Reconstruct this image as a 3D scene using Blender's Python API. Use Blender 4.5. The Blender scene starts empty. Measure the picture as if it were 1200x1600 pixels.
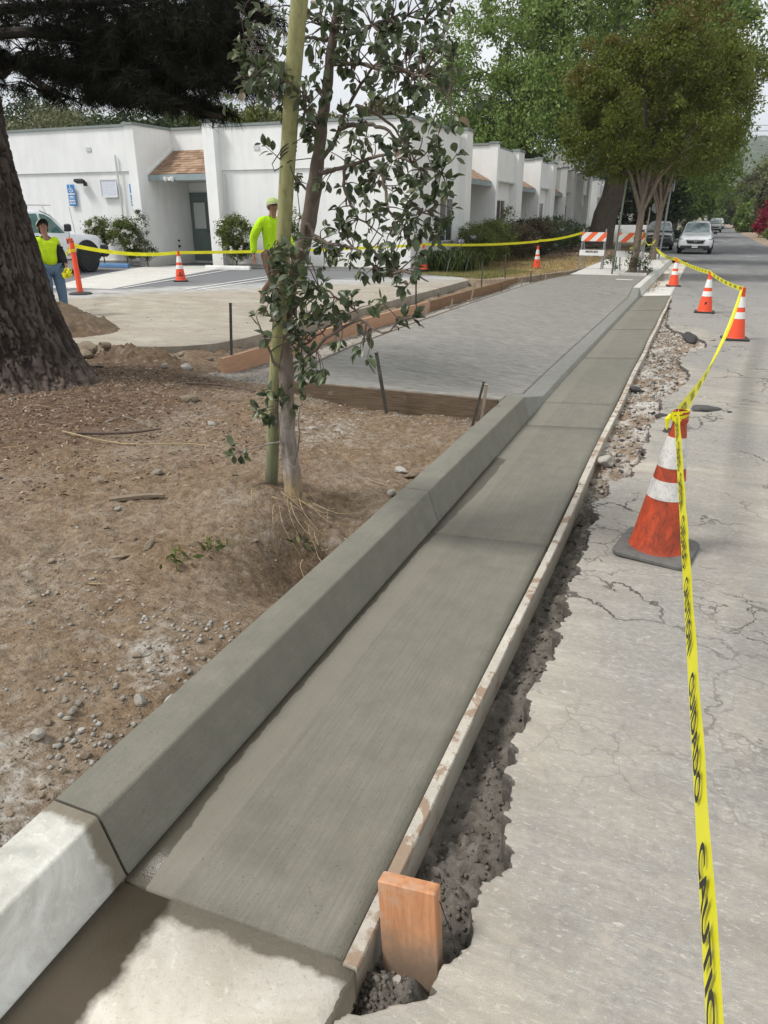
import bpy, math, random
import numpy as np
from mathutils import Vector, Matrix
R = math.radians
random.seed(7); np.random.seed(7)
scn = bpy.context.scene
C = scn.collection

# ---------------------------------------------------------------- camera
cam_d = bpy.data.cameras.new("camera")
cam = bpy.data.objects.new("camera", cam_d)
C.objects.link(cam)
cam.location = (0.0, 0.0, 1.6)
cam.rotation_euler = (R(90 - 22.28), 0.0, R(22.547))
cam_d.sensor_fit = 'VERTICAL'
cam_d.sensor_height = 32.0
cam_d.lens = 1130.0 / 1600.0 * 32.0
cam_d.clip_start = 0.05
cam_d.clip_end = 9000.0
scn.camera = cam

# ---------------------------------------------------------------- sky and sun
SUN_EL, SUN_AZ = 55.0, 232.0       # behind the camera, a little to the left; thin overcast
world = bpy.data.worlds.new("World")
scn.world = world
world.use_nodes = True
wt = world.node_tree
wt.nodes.clear()
wo = wt.nodes.new('ShaderNodeOutputWorld')
bg = wt.nodes.new('ShaderNodeBackground')
sky = wt.nodes.new('ShaderNodeTexSky')
sky.sky_type = 'NISHITA'
sky.sun_disc = False
sky.sun_elevation = R(SUN_EL)
sky.sun_rotation = R(SUN_AZ)
sky.air_density = 1.2
sky.dust_density = 3.0
tc = wt.nodes.new('ShaderNodeTexCoord')
mp = wt.nodes.new('ShaderNodeMapping')
mp.inputs['Scale'].default_value = (1.0, 1.0, 3.2)
nz = wt.nodes.new('ShaderNodeTexNoise')
nz.inputs['Scale'].default_value = 2.1
nz.inputs['Detail'].default_value = 6
nz.inputs['Roughness'].default_value = 0.52
rp = wt.nodes.new('ShaderNodeValToRGB')
rp.color_ramp.elements[0].position = 0.30
rp.color_ramp.elements[0].color = (0.80, 0.80, 0.80, 1)
rp.color_ramp.elements[1].position = 0.62
rp.color_ramp.elements[1].color = (1.0, 1.0, 1.0, 1)
cl = wt.nodes.new('ShaderNodeValToRGB')
cl.color_ramp.elements[0].position = 0.35
cl.color_ramp.elements[0].color = (8.7, 9.1, 9.4, 1)
cl.color_ramp.elements[1].position = 0.68
cl.color_ramp.elements[1].color = (11.2, 11.2, 11.2, 1)
mx = wt.nodes.new('ShaderNodeMix')
mx.data_type = 'RGBA'
L = wt.links.new
L(tc.outputs['Generated'], mp.inputs['Vector'])
L(mp.outputs['Vector'], nz.inputs['Vector'])
L(nz.outputs['Fac'], rp.inputs['Fac'])
L(nz.outputs['Fac'], cl.inputs['Fac'])
L(rp.outputs['Color'], mx.inputs['Factor'])
L(sky.outputs['Color'], mx.inputs['A'])
L(cl.outputs['Color'], mx.inputs['B'])
L(mx.outputs['Result'], bg.inputs['Color'])
bg.inputs['Strength'].default_value = 0.080
L(bg.outputs['Background'], wo.inputs['Surface'])

sun_d = bpy.data.lights.new("sun", 'SUN')
sun_d.energy = 2.6
sun_d.angle = R(14)
sun_d.color = (1.0, 0.965, 0.92)
sun = bpy.data.objects.new("sun", sun_d)
C.objects.link(sun)
# direction towards the sun: azimuth measured like the sky node (clockwise from +Y)
az, el = R(SUN_AZ), R(SUN_EL)
sd = Vector((math.sin(az) * math.cos(el), math.cos(az) * math.cos(el), math.sin(el)))
sun.rotation_euler = sd.to_track_quat('Z', 'Y').to_euler()
sun.location = (0, 0, 40)

vs = scn.view_settings
vs.view_transform = 'Standard'
vs.look = 'None'
vs.exposure = 0.32
vs.gamma = 1.0
vs.use_curve_mapping = False
scn.cycles.max_bounces = 6
scn.cycles.diffuse_bounces = 3
scn.cycles.glossy_bounces = 3
scn.cycles.transparent_max_bounces = 8
scn.cycles.use_denoising = True

# ---------------------------------------------------------------- material helpers
def mat(name):
    m = bpy.data.materials.new(name)
    m.use_nodes = True
    nt = m.node_tree
    b = nt.nodes['Principled BSDF']
    return m, nt, b

def nd(nt, typ, ins=None, **props):
    n = nt.nodes.new(typ)
    for k, v in props.items():
        setattr(n, k, v)
    for k, v in (ins or {}).items():
        if isinstance(v, bpy.types.NodeSocket):
            nt.links.new(v, n.inputs[k])
        else:
            n.inputs[k].default_value = v
    return n

def c4(c):
    return (c[0], c[1], c[2], 1.0) if len(c) == 3 else c

def coord(nt, kind='Object', scale=(1, 1, 1), rot=(0, 0, 0), loc=(0, 0, 0)):
    if kind == 'World':
        s = nd(nt, 'ShaderNodeNewGeometry').outputs['Position']
    else:
        s = nd(nt, 'ShaderNodeTexCoord').outputs[kind]
    return nd(nt, 'ShaderNodeMapping', {'Vector': s, 'Scale': scale, 'Rotation': rot, 'Location': loc}).outputs[0]

def noise(nt, vec, scale, detail=5, rough=0.55, dist=0.0):
    return nd(nt, 'ShaderNodeTexNoise', {'Vector': vec, 'Scale': scale, 'Detail': detail, 'Roughness': rough, 'Distortion': dist}).outputs['Fac']

def voro(nt, vec, scale, feature='F1', rnd=1.0, out='Distance'):
    n = nd(nt, 'ShaderNodeTexVoronoi', {'Vector': vec, 'Scale': scale, 'Randomness': rnd}, feature=feature)
    return n.outputs[out]

def ramp(nt, fac, stops, interp='LINEAR'):
    n = nd(nt, 'ShaderNodeValToRGB', {'Fac': fac})
    cr = n.color_ramp
    cr.interpolation = interp
    while len(cr.elements) < len(stops):
        cr.elements.new(0.5)
    for e, (p, c) in zip(cr.elements, stops):
        e.position = p
        e.color = c4(c) if not isinstance(c, (int, float)) else (c, c, c, 1)
    return n.outputs['Color']

def mix(nt, fac, a, b, mode='MIX'):
    n = nt.nodes.new('ShaderNodeMix')
    n.data_type = 'RGBA'
    n.blend_type = mode
    for key, v in (('Factor', fac), ('A', a), ('B', b)):
        s = n.inputs[key]
        if isinstance(v, bpy.types.NodeSocket):
            nt.links.new(v, s)
        elif key == 'Factor':
            s.default_value = v
        else:
            s.default_value = c4(v)
    return n.outputs['Result']

def mth(nt, op, a, b=0.0, clamp=False):
    n = nt.nodes.new('ShaderNodeMath')
    n.operation = op
    n.use_clamp = clamp
    for i, v in enumerate((a, b)):
        if isinstance(v, bpy.types.NodeSocket):
            nt.links.new(v, n.inputs[i])
        else:
            n.inputs[i].default_value = v
    return n.outputs[0]

def bump(nt, h, strength=0.3, dist=0.01, normal=None):
    ins = {'Height': h, 'Strength': strength, 'Distance': dist}
    if normal is not None:
        ins['Normal'] = normal
    return nd(nt, 'ShaderNodeBump', ins).outputs['Normal']

def setb(nt, b, **kw):
    names = {'color': 'Base Color', 'rough': 'Roughness', 'metal': 'Metallic', 'spec': 'Specular IOR Level', 'normal': 'Normal',
             'coat': 'Coat Weight', 'sheen': 'Sheen Weight', 'trans': 'Transmission Weight', 'ior': 'IOR', 'alpha': 'Alpha'}
    for k, v in kw.items():
        s = b.inputs[names[k]]
        if isinstance(v, bpy.types.NodeSocket):
            nt.links.new(v, s)
        else:
            s.default_value = c4(v) if k == 'color' else v

def attr(nt, name, out='Fac'):
    return nd(nt, 'ShaderNodeAttribute', attribute_name=name).outputs[out]

def island(nt):
    return nd(nt, 'ShaderNodeNewGeometry').outputs['Random Per Island']

def sepxyz(nt, vec):
    n = nd(nt, 'ShaderNodeSeparateXYZ', {'Vector': vec})
    return n.outputs[0], n.outputs[1], n.outputs[2]

def simple(name, col, rough=0.7, var=0.12, scale=6.0, bscale=60.0, bstr=0.2, bdist=0.004, metal=0.0, spec=0.4, kind='Object', stretch=(1, 1, 1), coat=0.0):
    """A base colour with mottling, a little roughness variation and fine relief."""
    m, nt, b = mat(name)
    v = coord(nt, kind, stretch)
    n1 = noise(nt, v, scale, 6, 0.6)
    lo = tuple(max(0, x * (1 - var)) for x in col)
    hi = tuple(min(1, x * (1 + var)) for x in col)
    cc = ramp(nt, n1, [(0.3, lo), (0.7, hi)])
    n2 = noise(nt, v, bscale, 4, 0.6)
    cc = mix(nt, ramp(nt, n2, [(0.35, 0.0), (0.75, 0.35)]), cc, tuple(x * 0.75 for x in col))
    setb(nt, b, color=cc, rough=rough, metal=metal, spec=spec, coat=coat)
    if bstr > 0:
        setb(nt, b, normal=bump(nt, n2, bstr, bdist))
    return m

def leafmat(name, cols, trans=0.35, rough=0.5, dirt=0.0):
    """Leaf colours vary by leaf (random per island); leaves let some light through."""
    m, nt, b = mat(name)
    r = island(nt)
    n = len(cols)
    cc = ramp(nt, r, [(i / max(1, n - 1), c) for i, c in enumerate(cols)])
    big = noise(nt, coord(nt, 'World'), 0.9, 3)
    cc = mix(nt, ramp(nt, big, [(0.35, 0.0), (0.7, 0.5)]), cc, mix(nt, 0.5, cc, cols[-1]))
    setb(nt, b, color=cc, rough=rough, spec=0.3)
    tr = nd(nt, 'ShaderNodeBsdfTranslucent', {'Color': cc})
    ms = nd(nt, 'ShaderNodeMixShader', {0: trans, 1: b.outputs[0], 2: tr.outputs[0]})
    nt.links.new(ms.outputs[0], nt.nodes['Material Output'].inputs['Surface'])
    return m

# ---------------------------------------------------------------- numeric noise
def vnoise(x, y, seed=0):
    xi = np.floor(x).astype(np.int64); yi = np.floor(y).astype(np.int64)
    xf = x - xi; yf = y - yi
    u = xf * xf * xf * (xf * (xf * 6 - 15) + 10); v = yf * yf * yf * (yf * (yf * 6 - 15) + 10)
    def h(a, b):
        n = (a * 374761393 + b * 668265263 + seed * 974634721) & 0xFFFFFFFF
        n = ((n ^ (n >> 13)) * 1274126177) & 0xFFFFFFFF
        return ((n ^ (n >> 16)) & 0xFFFF) / 65535.0
    a = h(xi, yi); b = h(xi + 1, yi); c = h(xi, yi + 1); d = h(xi + 1, yi + 1)
    return (a * (1 - u) + b * u) * (1 - v) + (c * (1 - u) + d * u) * v

def fbm(x, y, freq, octv=4, seed=0, gain=0.5):
    x = np.asarray(x, float); y = np.asarray(y, float)
    s = 0; a = 1.0; t = 0
    for i in range(octv):
        s = s + a * (vnoise(x * freq + i * 17.3, y * freq - i * 9.1, seed + i) * 2 - 1)
        t += a; a *= gain; freq *= 2.03
    return s / t

def sstep(a, b, x):
    t = np.clip((np.asarray(x, float) - a) / (b - a), 0, 1)
    return t * t * (3 - 2 * t)

# ---------------------------------------------------------------- mesh helpers
def tag(o, label=None, cat=None, group=None, kind=None):
    if label: o['label'] = label
    if cat: o['category'] = cat
    if group: o['group'] = group
    if kind: o['kind'] = kind
    return o

def thing(name, label, cat, loc=(0, 0, 0), rz=0.0, group=None):
    o = bpy.data.objects.new(name, None)
    o.empty_display_size = 0.2
    C.objects.link(o)
    o.location = loc
    o.rotation_euler = (0, 0, rz)
    return tag(o, label, cat, group)

def link_mesh(name, me, parent=None, loc=None, rot=None, scl=None):
    o = bpy.data.objects.new(name, me)
    C.objects.link(o)
    if parent is not None: o.parent = parent
    if loc is not None: o.location = loc
    if rot is not None: o.rotation_euler = rot
    if scl is not None: o.scale = scl
    return o

def fast_mesh(name, V, F, m=None, smooth=False):
    """V (n,3) array, F (k,3) or (k,4) array of indices."""
    me = bpy.data.meshes.new(name)
    V = np.asarray(V, np.float32); F = np.asarray(F, np.int32)
    k = F.shape[1]
    me.vertices.add(len(V)); me.vertices.foreach_set('co', V.ravel())
    me.loops.add(F.size); me.loops.foreach_set('vertex_index', F.ravel())
    me.polygons.add(len(F))
    me.polygons.foreach_set('loop_start', np.arange(0, F.size, k, dtype=np.int32))
    me.update(calc_edges=True)
    if smooth: me.polygons.foreach_set('use_smooth', np.ones(len(F), bool))
    if m: me.materials.append(m)
    return me

def set_attr(me, name, vals):
    a = me.attributes.new(name, 'FLOAT', 'POINT')
    a.data.foreach_set('value', np.asarray(vals, np.float32).ravel())

def grid_mesh(name, X, Y, Z, m, smooth=True):
    ny, nx = X.shape
    V = np.stack([X.ravel(), Y.ravel(), Z.ravel()], 1)
    i = np.arange(ny * nx).reshape(ny, nx)
    F = np.stack([i[:-1, :-1].ravel(), i[:-1, 1:].ravel(), i[1:, 1:].ravel(), i[1:, :-1].ravel()], 1)
    return fast_mesh(name, V, F, m, smooth)

class MB:
    def __init__(s):
        s.v = []; s.f = []
    def add(s, V, F):
        n = len(s.v)
        s.v.extend([tuple(p) for p in V])
        s.f.extend([tuple(i + n for i in f) for f in F])
        return s
    def box(s, c, size, rz=0.0, rx=0.0, ry=0.0, bev=0.0):
        hx, hy, hz = [q / 2 for q in size]
        M = Matrix.Rotation(rz, 3, 'Z') @ Matrix.Rotation(ry, 3, 'Y') @ Matrix.Rotation(rx, 3, 'X')
        c = Vector(c)
        if bev <= 0:
            P = [(x, y, z) for z in (-hz, hz) for x, y in ((-hx, -hy), (hx, -hy), (hx, hy), (-hx, hy))]
            F = [(3, 2, 1, 0), (4, 5, 6, 7), (0, 1, 5, 4), (1, 2, 6, 5), (2, 3, 7, 6), (3, 0, 4, 7)]
        else:
            b = min(bev, hx * .95, hy * .95, hz * .95)
            P = []
            for z, i in ((-hz, b), (-hz + b, 0), (hz - b, 0), (hz, b)):
                k = b if i == 0 else b * 1.9
                k2 = i
                ax, ay = hx - k2, hy - k2
                q = b * 0.6
                P += [(-ax + q, -ay, z), (ax - q, -ay, z), (ax, -ay + q, z), (ax, ay - q, z), (ax - q, ay, z), (-ax + q, ay, z), (-ax, ay - q, z), (-ax, -ay + q, z)]
            F = [tuple(range(7, -1, -1)), tuple(range(24, 32))]
            for l in range(3):
                for j in range(8):
                    F.append((l * 8 + j, l * 8 + (j + 1) % 8, l * 8 + 8 + (j + 1) % 8, l * 8 + 8 + j))
        return s.add([tuple(M @ Vector(p) + c) for p in P], F)
    def span(s, a, b, bev=0.0):
        a = Vector(a); b = Vector(b)
        return s.box((a + b) / 2, [abs(b[i] - a[i]) for i in range(3)], bev=bev)
    def tube(s, path, rad, n=8, cap=True, closed_shape=None):
        path = [Vector(p) for p in path]
        if not hasattr(rad, '__len__'): rad = [rad] * len(path)
        up = Vector((0, 0, 1)); prev = None; rings = []
        for i, p in enumerate(path):
            t = (path[min(i + 1, len(path) - 1)] - path[max(i - 1, 0)])
            t = t.normalized() if t.length > 1e-9 else Vector((0, 0, 1))
            if prev is None:
                a = t.cross(Vector((1, 0, 0)) if abs(t.x) < .8 else Vector((0, 1, 0))).normalized()
            else:
                a = (prev - t * prev.dot(t)).normalized()
            prev = a; b = t.cross(a)
            rings.append([p + (a * math.cos(2 * math.pi * j / n) + b * math.sin(2 * math.pi * j / n)) * rad[i] for j in range(n)])
        V = [q for r in rings for q in r]; F = []
        for i in range(len(rings) - 1):
            for j in range(n):
                F.append((i * n + j, i * n + (j + 1) % n, (i + 1) * n + (j + 1) % n, (i + 1) * n + j))
        if cap:
            F.append(tuple(range(n - 1, -1, -1))); F.append(tuple((len(rings) - 1) * n + j for j in range(n)))
        return s.add(V, F)
    def lathe(s, prof, n=24, c=(0, 0, 0), cap=True):
        V = []; F = []
        for r, z in prof:
            for j in range(n):
                a = 2 * math.pi * j / n
                V.append((c[0] + r * math.cos(a), c[1] + r * math.sin(a), c[2] + z))
        for i in range(len(prof) - 1):
            for j in range(n):
                F.append((i * n + j, i * n + (j + 1) % n, (i + 1) * n + (j + 1) % n, (i + 1) * n + j))
        if cap:
            F.append(tuple(range(n - 1, -1, -1))); F.append(tuple((len(prof) - 1) * n + j for j in range(n)))
        return s.add(V, F)
    def prism(s, poly, axis, a, b):
        """extrude a 2-D polygon along an axis ('x': poly=(y,z), 'y': (x,z), 'z': (x,y))"""
        def p3(p, t):
            return {'x': (t, p[0], p[1]), 'y': (p[0], t, p[1]), 'z': (p[0], p[1], t)}[axis]
        n = len(poly)
        V = [p3(p, a) for p in poly] + [p3(p, b) for p in poly]
        F = [(j, (j + 1) % n, n + (j + 1) % n, n + j) for j in range(n)]
        F += [tuple(range(n - 1, -1, -1)), tuple(range(n, 2 * n))]
        return s.add(V, F)
    def mesh(s, name, m, smooth=False):
        me = bpy.data.meshes.new(name)
        me.from_pydata(s.v, [], s.f)
        me.materials.append(m)
        if smooth:
            me.polygons.foreach_set('use_smooth', np.ones(len(me.polygons), bool))
            try: me.set_sharp_from_angle(angle=R(40))
            except Exception: pass
        import bmesh
        bm = bmesh.new(); bm.from_mesh(me)
        bmesh.ops.recalc_face_normals(bm, faces=bm.faces)
        bm.to_mesh(me); bm.free()
        return me
    def build(s, name, m, parent=None, smooth=False, **kw):
        return link_mesh(name, s.mesh(name, m, smooth), parent, **kw)

def copy_tree(o, parent=None):
    c = o.copy(); C.objects.link(c)
    if parent is not None:
        c.parent = parent
        c.matrix_parent_inverse = o.matrix_parent_inverse.copy()
    for ch in list(o.children):
        copy_tree(ch, c)
    return c

def zr(y):
    """the street falls gently away from the camera"""
    return -0.0105 * (np.clip(y, 8, 52) - 8)
def zrf(y): return float(zr(y))
# ================================================================ MATERIALS OF THE GROUND
def concrete(name, col, dark, fleck=0.12, bstr=0.35, brush=None, stain=None, rough=0.72, spec=0.35):
    m, nt, b = mat(name)
    v = coord(nt, 'World')
    n0 = noise(nt, v, 1.3, 5, 0.6)
    n1 = noise(nt, v, 9.0, 6, 0.62)
    n2 = noise(nt, v, 170.0, 3, 0.6)
    n3 = noise(nt, v, 45.0, 5, 0.7)
    cc = ramp(nt, n1, [(0.25, tuple(x * 0.80 for x in col)), (0.75, tuple(x * 1.17 for x in col))])
    cc = mix(nt, ramp(nt, n0, [(0.38, 0.0), (0.66, 0.5)]), cc, dark)
    cc = mix(nt, ramp(nt, n2, [(0.60, 0.0), (0.74, fleck * 3)]), cc, tuple(x * 0.5 for x in col))
    cc = mix(nt, ramp(nt, n3, [(0.58, 0.0), (0.72, fleck)]), cc, tuple(min(1, x * 1.5) for x in col))
    pin = voro(nt, v, 62.0, 'F1'); pn = noise(nt, v, 19.0, 3)
    pm_ = mth(nt, 'MULTIPLY', ramp(nt, pin, [(0.10, 1.0), (0.16, 0.0)]), ramp(nt, pn, [(0.50, 0.0), (0.58, 0.75)]))
    cc = mix(nt, pm_, cc, tuple(x * 0.42 for x in col))
    sc = noise(nt, coord(nt, 'World', (3.0, 34.0, 3.0), (0, 0, R(38))), 2.0, 5, 0.8, 1.0)
    cc = mix(nt, ramp(nt, sc, [(0.64, 0.0), (0.70, 0.30)]), cc, tuple(min(1, x * 1.35) for x in col))
    h = mth(nt, 'SUBTRACT', mth(nt, 'ADD', mth(nt, 'MULTIPLY', n2, 0.5), n3), pm_)
    nm = bump(nt, h, bstr, 0.003)
    if brush:
        vb = coord(nt, 'World', brush[0])
        nb = noise(nt, vb, brush[1], 4, 0.65, brush[4] if len(brush) > 4 else 0.0)
        nm = bump(nt, nb, brush[2], brush[3], nm)
        cc = mix(nt, ramp(nt, nb, [(0.40, min(0.95, 1.3 * brush[2])), (0.56, 0.0)]), cc, tuple(x * (0.70 - 0.15 * (brush[2] > 0.8)) for x in col))
    if stain:
        vs_ = coord(nt, 'World', (1, 1, 1), (0, 0, 0), (3, 7, 0))
        s1 = noise(nt, vs_, stain[1], 5, 0.6, 0.4)
        cc = mix(nt, ramp(nt, s1, [(stain[2], 0.0), (stain[2] + 0.06, stain[3])]), cc, stain[0])
    setb(nt, b, color=cc, rough=rough, spec=spec, normal=nm)
    return m

M_kerb = concrete('fresh_kerb_concrete', (0.188, 0.179, 0.145), (0.156, 0.149, 0.121), 0.30, 0.5, ((60, 1.3, 60), 3.0, 0.24, 0.0015), rough=0.66)
M_gut = concrete('fresh_gutter_concrete', (0.163, 0.153, 0.123), (0.196, 0.184, 0.149), 0.28, 0.5, ((56, 1.1, 10), 2.8, 0.30, 0.0016), ((0.22, 0.165, 0.115), 2.2, 0.64, 0.25), rough=0.7)
def add_band(m):
    """the trowelled flow line beside the kerb is smoother and a little paler than the brushed gutter"""
    nt = m.node_tree; b = nt.nodes['Principled BSDF']; src = b.inputs['Base Color'].links[0].from_socket
    v = coord(nt, 'World'); x, y, z = sepxyz(nt, v)
    e = mth(nt, 'ADD', x, mth(nt, 'MULTIPLY', noise(nt, coord(nt, 'World', (1, 0.4, 1)), 12, 4, 0.6), 0.012))
    k = nd(nt, 'ShaderNodeMapRange', {'Value': e, 'From Min': -1.020, 'From Max': -1.008, 'To Min': 1.0, 'To Max': 0.0}).outputs[0]
    c1 = mix(nt, mth(nt, 'MULTIPLY', k, 0.55), src, (0.195, 0.183, 0.147))
    nw = mth(nt, 'MULTIPLY', mth(nt, 'SUBTRACT', noise(nt, coord(nt, 'World', (1, 0.5, 1)), 16, 5, 0.65), 0.5), 0.05)
    wide = nd(nt, 'ShaderNodeMapRange', {'Value': y, 'From Min': 3.3, 'From Max': 4.3, 'To Min': 0.0, 'To Max': 0.055}).outputs[0]
    near = nd(nt, 'ShaderNodeMapRange', {'Value': y, 'From Min': 1.0, 'From Max': 1.5, 'To Min': 0.045, 'To Max': 0.0}).outputs[0]
    thr = mth(nt, 'ADD', mth(nt, 'ADD', mth(nt, 'ADD', -1.146, wide), near), nw)
    wet = nd(nt, 'ShaderNodeMapRange', {'Value': mth(nt, 'SUBTRACT', thr, x), 'From Min': 0.0, 'From Max': 0.004, 'To Min': 0.0, 'To Max': 1.0}).outputs[0]
    wet = mth(nt, 'MULTIPLY', wet, nd(nt, 'ShaderNodeMapRange', {'Value': mth(nt, 'ADD', y, mth(nt, 'MULTIPLY', nw, 3.0)), 'From Min': 4.92, 'From Max': 4.95, 'To Min': 1.0, 'To Max': 0.0}).outputs[0])
    nt.links.new(mix(nt, mth(nt, 'MULTIPLY', wet, 0.9), c1, (0.070, 0.062, 0.045)), b.inputs['Base Color'])
    nt.links.new(nd(nt, 'ShaderNodeMapRange', {'Value': wet, 'To Min': 0.68, 'To Max': 0.30}).outputs[0], b.inputs['Roughness'])
    ln = nd(nt, 'ShaderNodeMapRange', {'Value': mth(nt, 'ABSOLUTE', mth(nt, 'ADD', e, 1.012)), 'From Min': 0.0, 'From Max': 0.004, 'To Min': 0.0, 'To Max': 1.0}).outputs[0]
    nsrc = b.inputs['Normal'].links[0].from_socket
    nt.links.new(bump(nt, mth(nt, 'MULTIPLY', ln, mth(nt, 'LESS_THAN', e, -0.9)), 0.25, 0.002, nsrc), b.inputs['Normal'])
add_band(M_gut)
M_flow = concrete('gutter_flow_concrete', (0.200, 0.189, 0.153), (0.18, 0.17, 0.137), 0.08, 0.15, rough=0.6)
M_slab = concrete('broomed_concrete', (0.262, 0.252, 0.224), (0.225, 0.217, 0.194), 0.16, 0.3, ((1.5, 9.5, 1), 2.8, 0.9, 0.010, 1.3), rough=0.7)
M_strip = concrete('ramp_concrete', (0.215, 0.215, 0.190), (0.19, 0.19, 0.165), 0.16, 0.45, ((20, 1.5, 1), 3.0, 0.3, 0.003), rough=0.68)
M_oldkerb = concrete('old_kerb_concrete', (0.56, 0.55, 0.50), (0.44, 0.42, 0.37), 0.25, 0.5, rough=0.85)
M_oldgut = concrete('old_gutter_concrete', (0.60, 0.56, 0.49), (0.46, 0.41, 0.34), 0.3, 0.6, ((1, 1, 1), 26.0, 0.5, 0.004), rough=0.9)
def old_concrete_wet(name, gutter):
    """pale old concrete, damp next to the new pour and where the water runs"""
    m, nt, b = mat(name)
    v = coord(nt, 'World')
    x, y, z = sepxyz(nt, v)
    n0 = noise(nt, v, 3.2, 6, 0.62, 0.6); n1 = noise(nt, v, 26.0, 6, 0.72, 0.8); n2 = noise(nt, v, 190.0, 3, 0.6); n3 = noise(nt, v, 75.0, 5, 0.7)
    if gutter:
        cc = ramp(nt, n0, [(0.30, (0.40, 0.35, 0.28)), (0.50, (0.56, 0.52, 0.45)), (0.70, (0.70, 0.67, 0.60))])
    else:
        sm = noise(nt, coord(nt, 'World', (1.0, 0.9, 1.6), (R(35), 0, 0)), 3.0, 5, 0.6, 1.2)
        cc = ramp(nt, sm, [(0.34, (0.40, 0.395, 0.355)), (0.52, (0.56, 0.55, 0.50)), (0.66, (0.74, 0.74, 0.70))])
        face = ramp(nt, mth(nt, 'ADD', x, mth(nt, 'MULTIPLY', n0, 0.03)), [(-0.0, 0.0), (0.0, 1.0)])
    cc = mix(nt, ramp(nt, n1, [(0.56, 0.0), (0.66, 0.45)]), cc, (0.76, 0.73, 0.66))
    cc = mix(nt, ramp(nt, n3, [(0.34, 0.35 if gutter else 0.12), (0.44, 0.0)]), cc, (0.30, 0.26, 0.20))
    cc = mix(nt, ramp(nt, n2, [(0.62, 0.0), (0.74, 0.5)]), cc, (0.25, 0.22, 0.18))
    wob = mth(nt, 'MULTIPLY', mth(nt, 'SUBTRACT', noise(nt, v, 9.0, 5, 0.6), 0.5), 0.10)
    edge = mth(nt, 'SUBTRACT', 1.026 if gutter else 1.046, mth(nt, 'ADD', y, wob))
    darkened = ramp(nt, mth(nt, 'MULTIPLY', edge, 10.0), [(0.36, 1.0), (0.56, 0.0)])
    if gutter:
        rgt = mth(nt, 'MULTIPLY', mth(nt, 'ADD', mth(nt, 'ADD', x, 0.50), mth(nt, 'MULTIPLY', wob, 0.8)), 10.0)
        darkened = mth(nt, 'MAXIMUM', darkened, ramp(nt, rgt, [(-0.0, 0.0), (0.0, 1.0)]))
    cc = mix(nt, darkened, cc, mix(nt, n1, (0.155, 0.135, 0.10), (0.23, 0.205, 0.16)))
    rough = 0.9
    if gutter:
        w2 = mth(nt, 'ADD', x, mth(nt, 'MULTIPLY', mth(nt, 'SUBTRACT', noise(nt, v, 7.0, 4, 0.6), 0.5), 0.13))
        wet = ramp(nt, mth(nt, 'MULTIPLY', mth(nt, 'ADD', w2, 1.02), 10.0), [(0.0, 1.0), (0.32, 0.0)])
        cc = mix(nt, wet, cc, mix(nt, n0, (0.042, 0.033, 0.022), (0.10, 0.080, 0.055)))
        rough = mix(nt, wet, (0.9, 0.9, 0.9), (0.32, 0.32, 0.32))
    h = mth(nt, 'ADD', mth(nt, 'ADD', n1, mth(nt, 'MULTIPLY', n3, 0.6)), mth(nt, 'MULTIPLY', n2, 0.3))
    setb(nt, b, color=cc, rough=rough, spec=0.3, normal=bump(nt, h, 0.45, 0.003))
    return m
M_oldkerb_near = old_concrete_wet('old_kerb_damp_end', False)
M_oldgut_near = old_concrete_wet('old_gutter_damp_end', True)
M_walk = concrete('old_sidewalk_concrete', (0.55, 0.54, 0.50), (0.46, 0.45, 0.41), 0.2, 0.4, rough=0.9)
M_lotside = concrete('cut_concrete_edge', (0.26, 0.24, 0.20), (0.20, 0.18, 0.15), 0.3, 0.8, rough=0.9)

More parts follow.
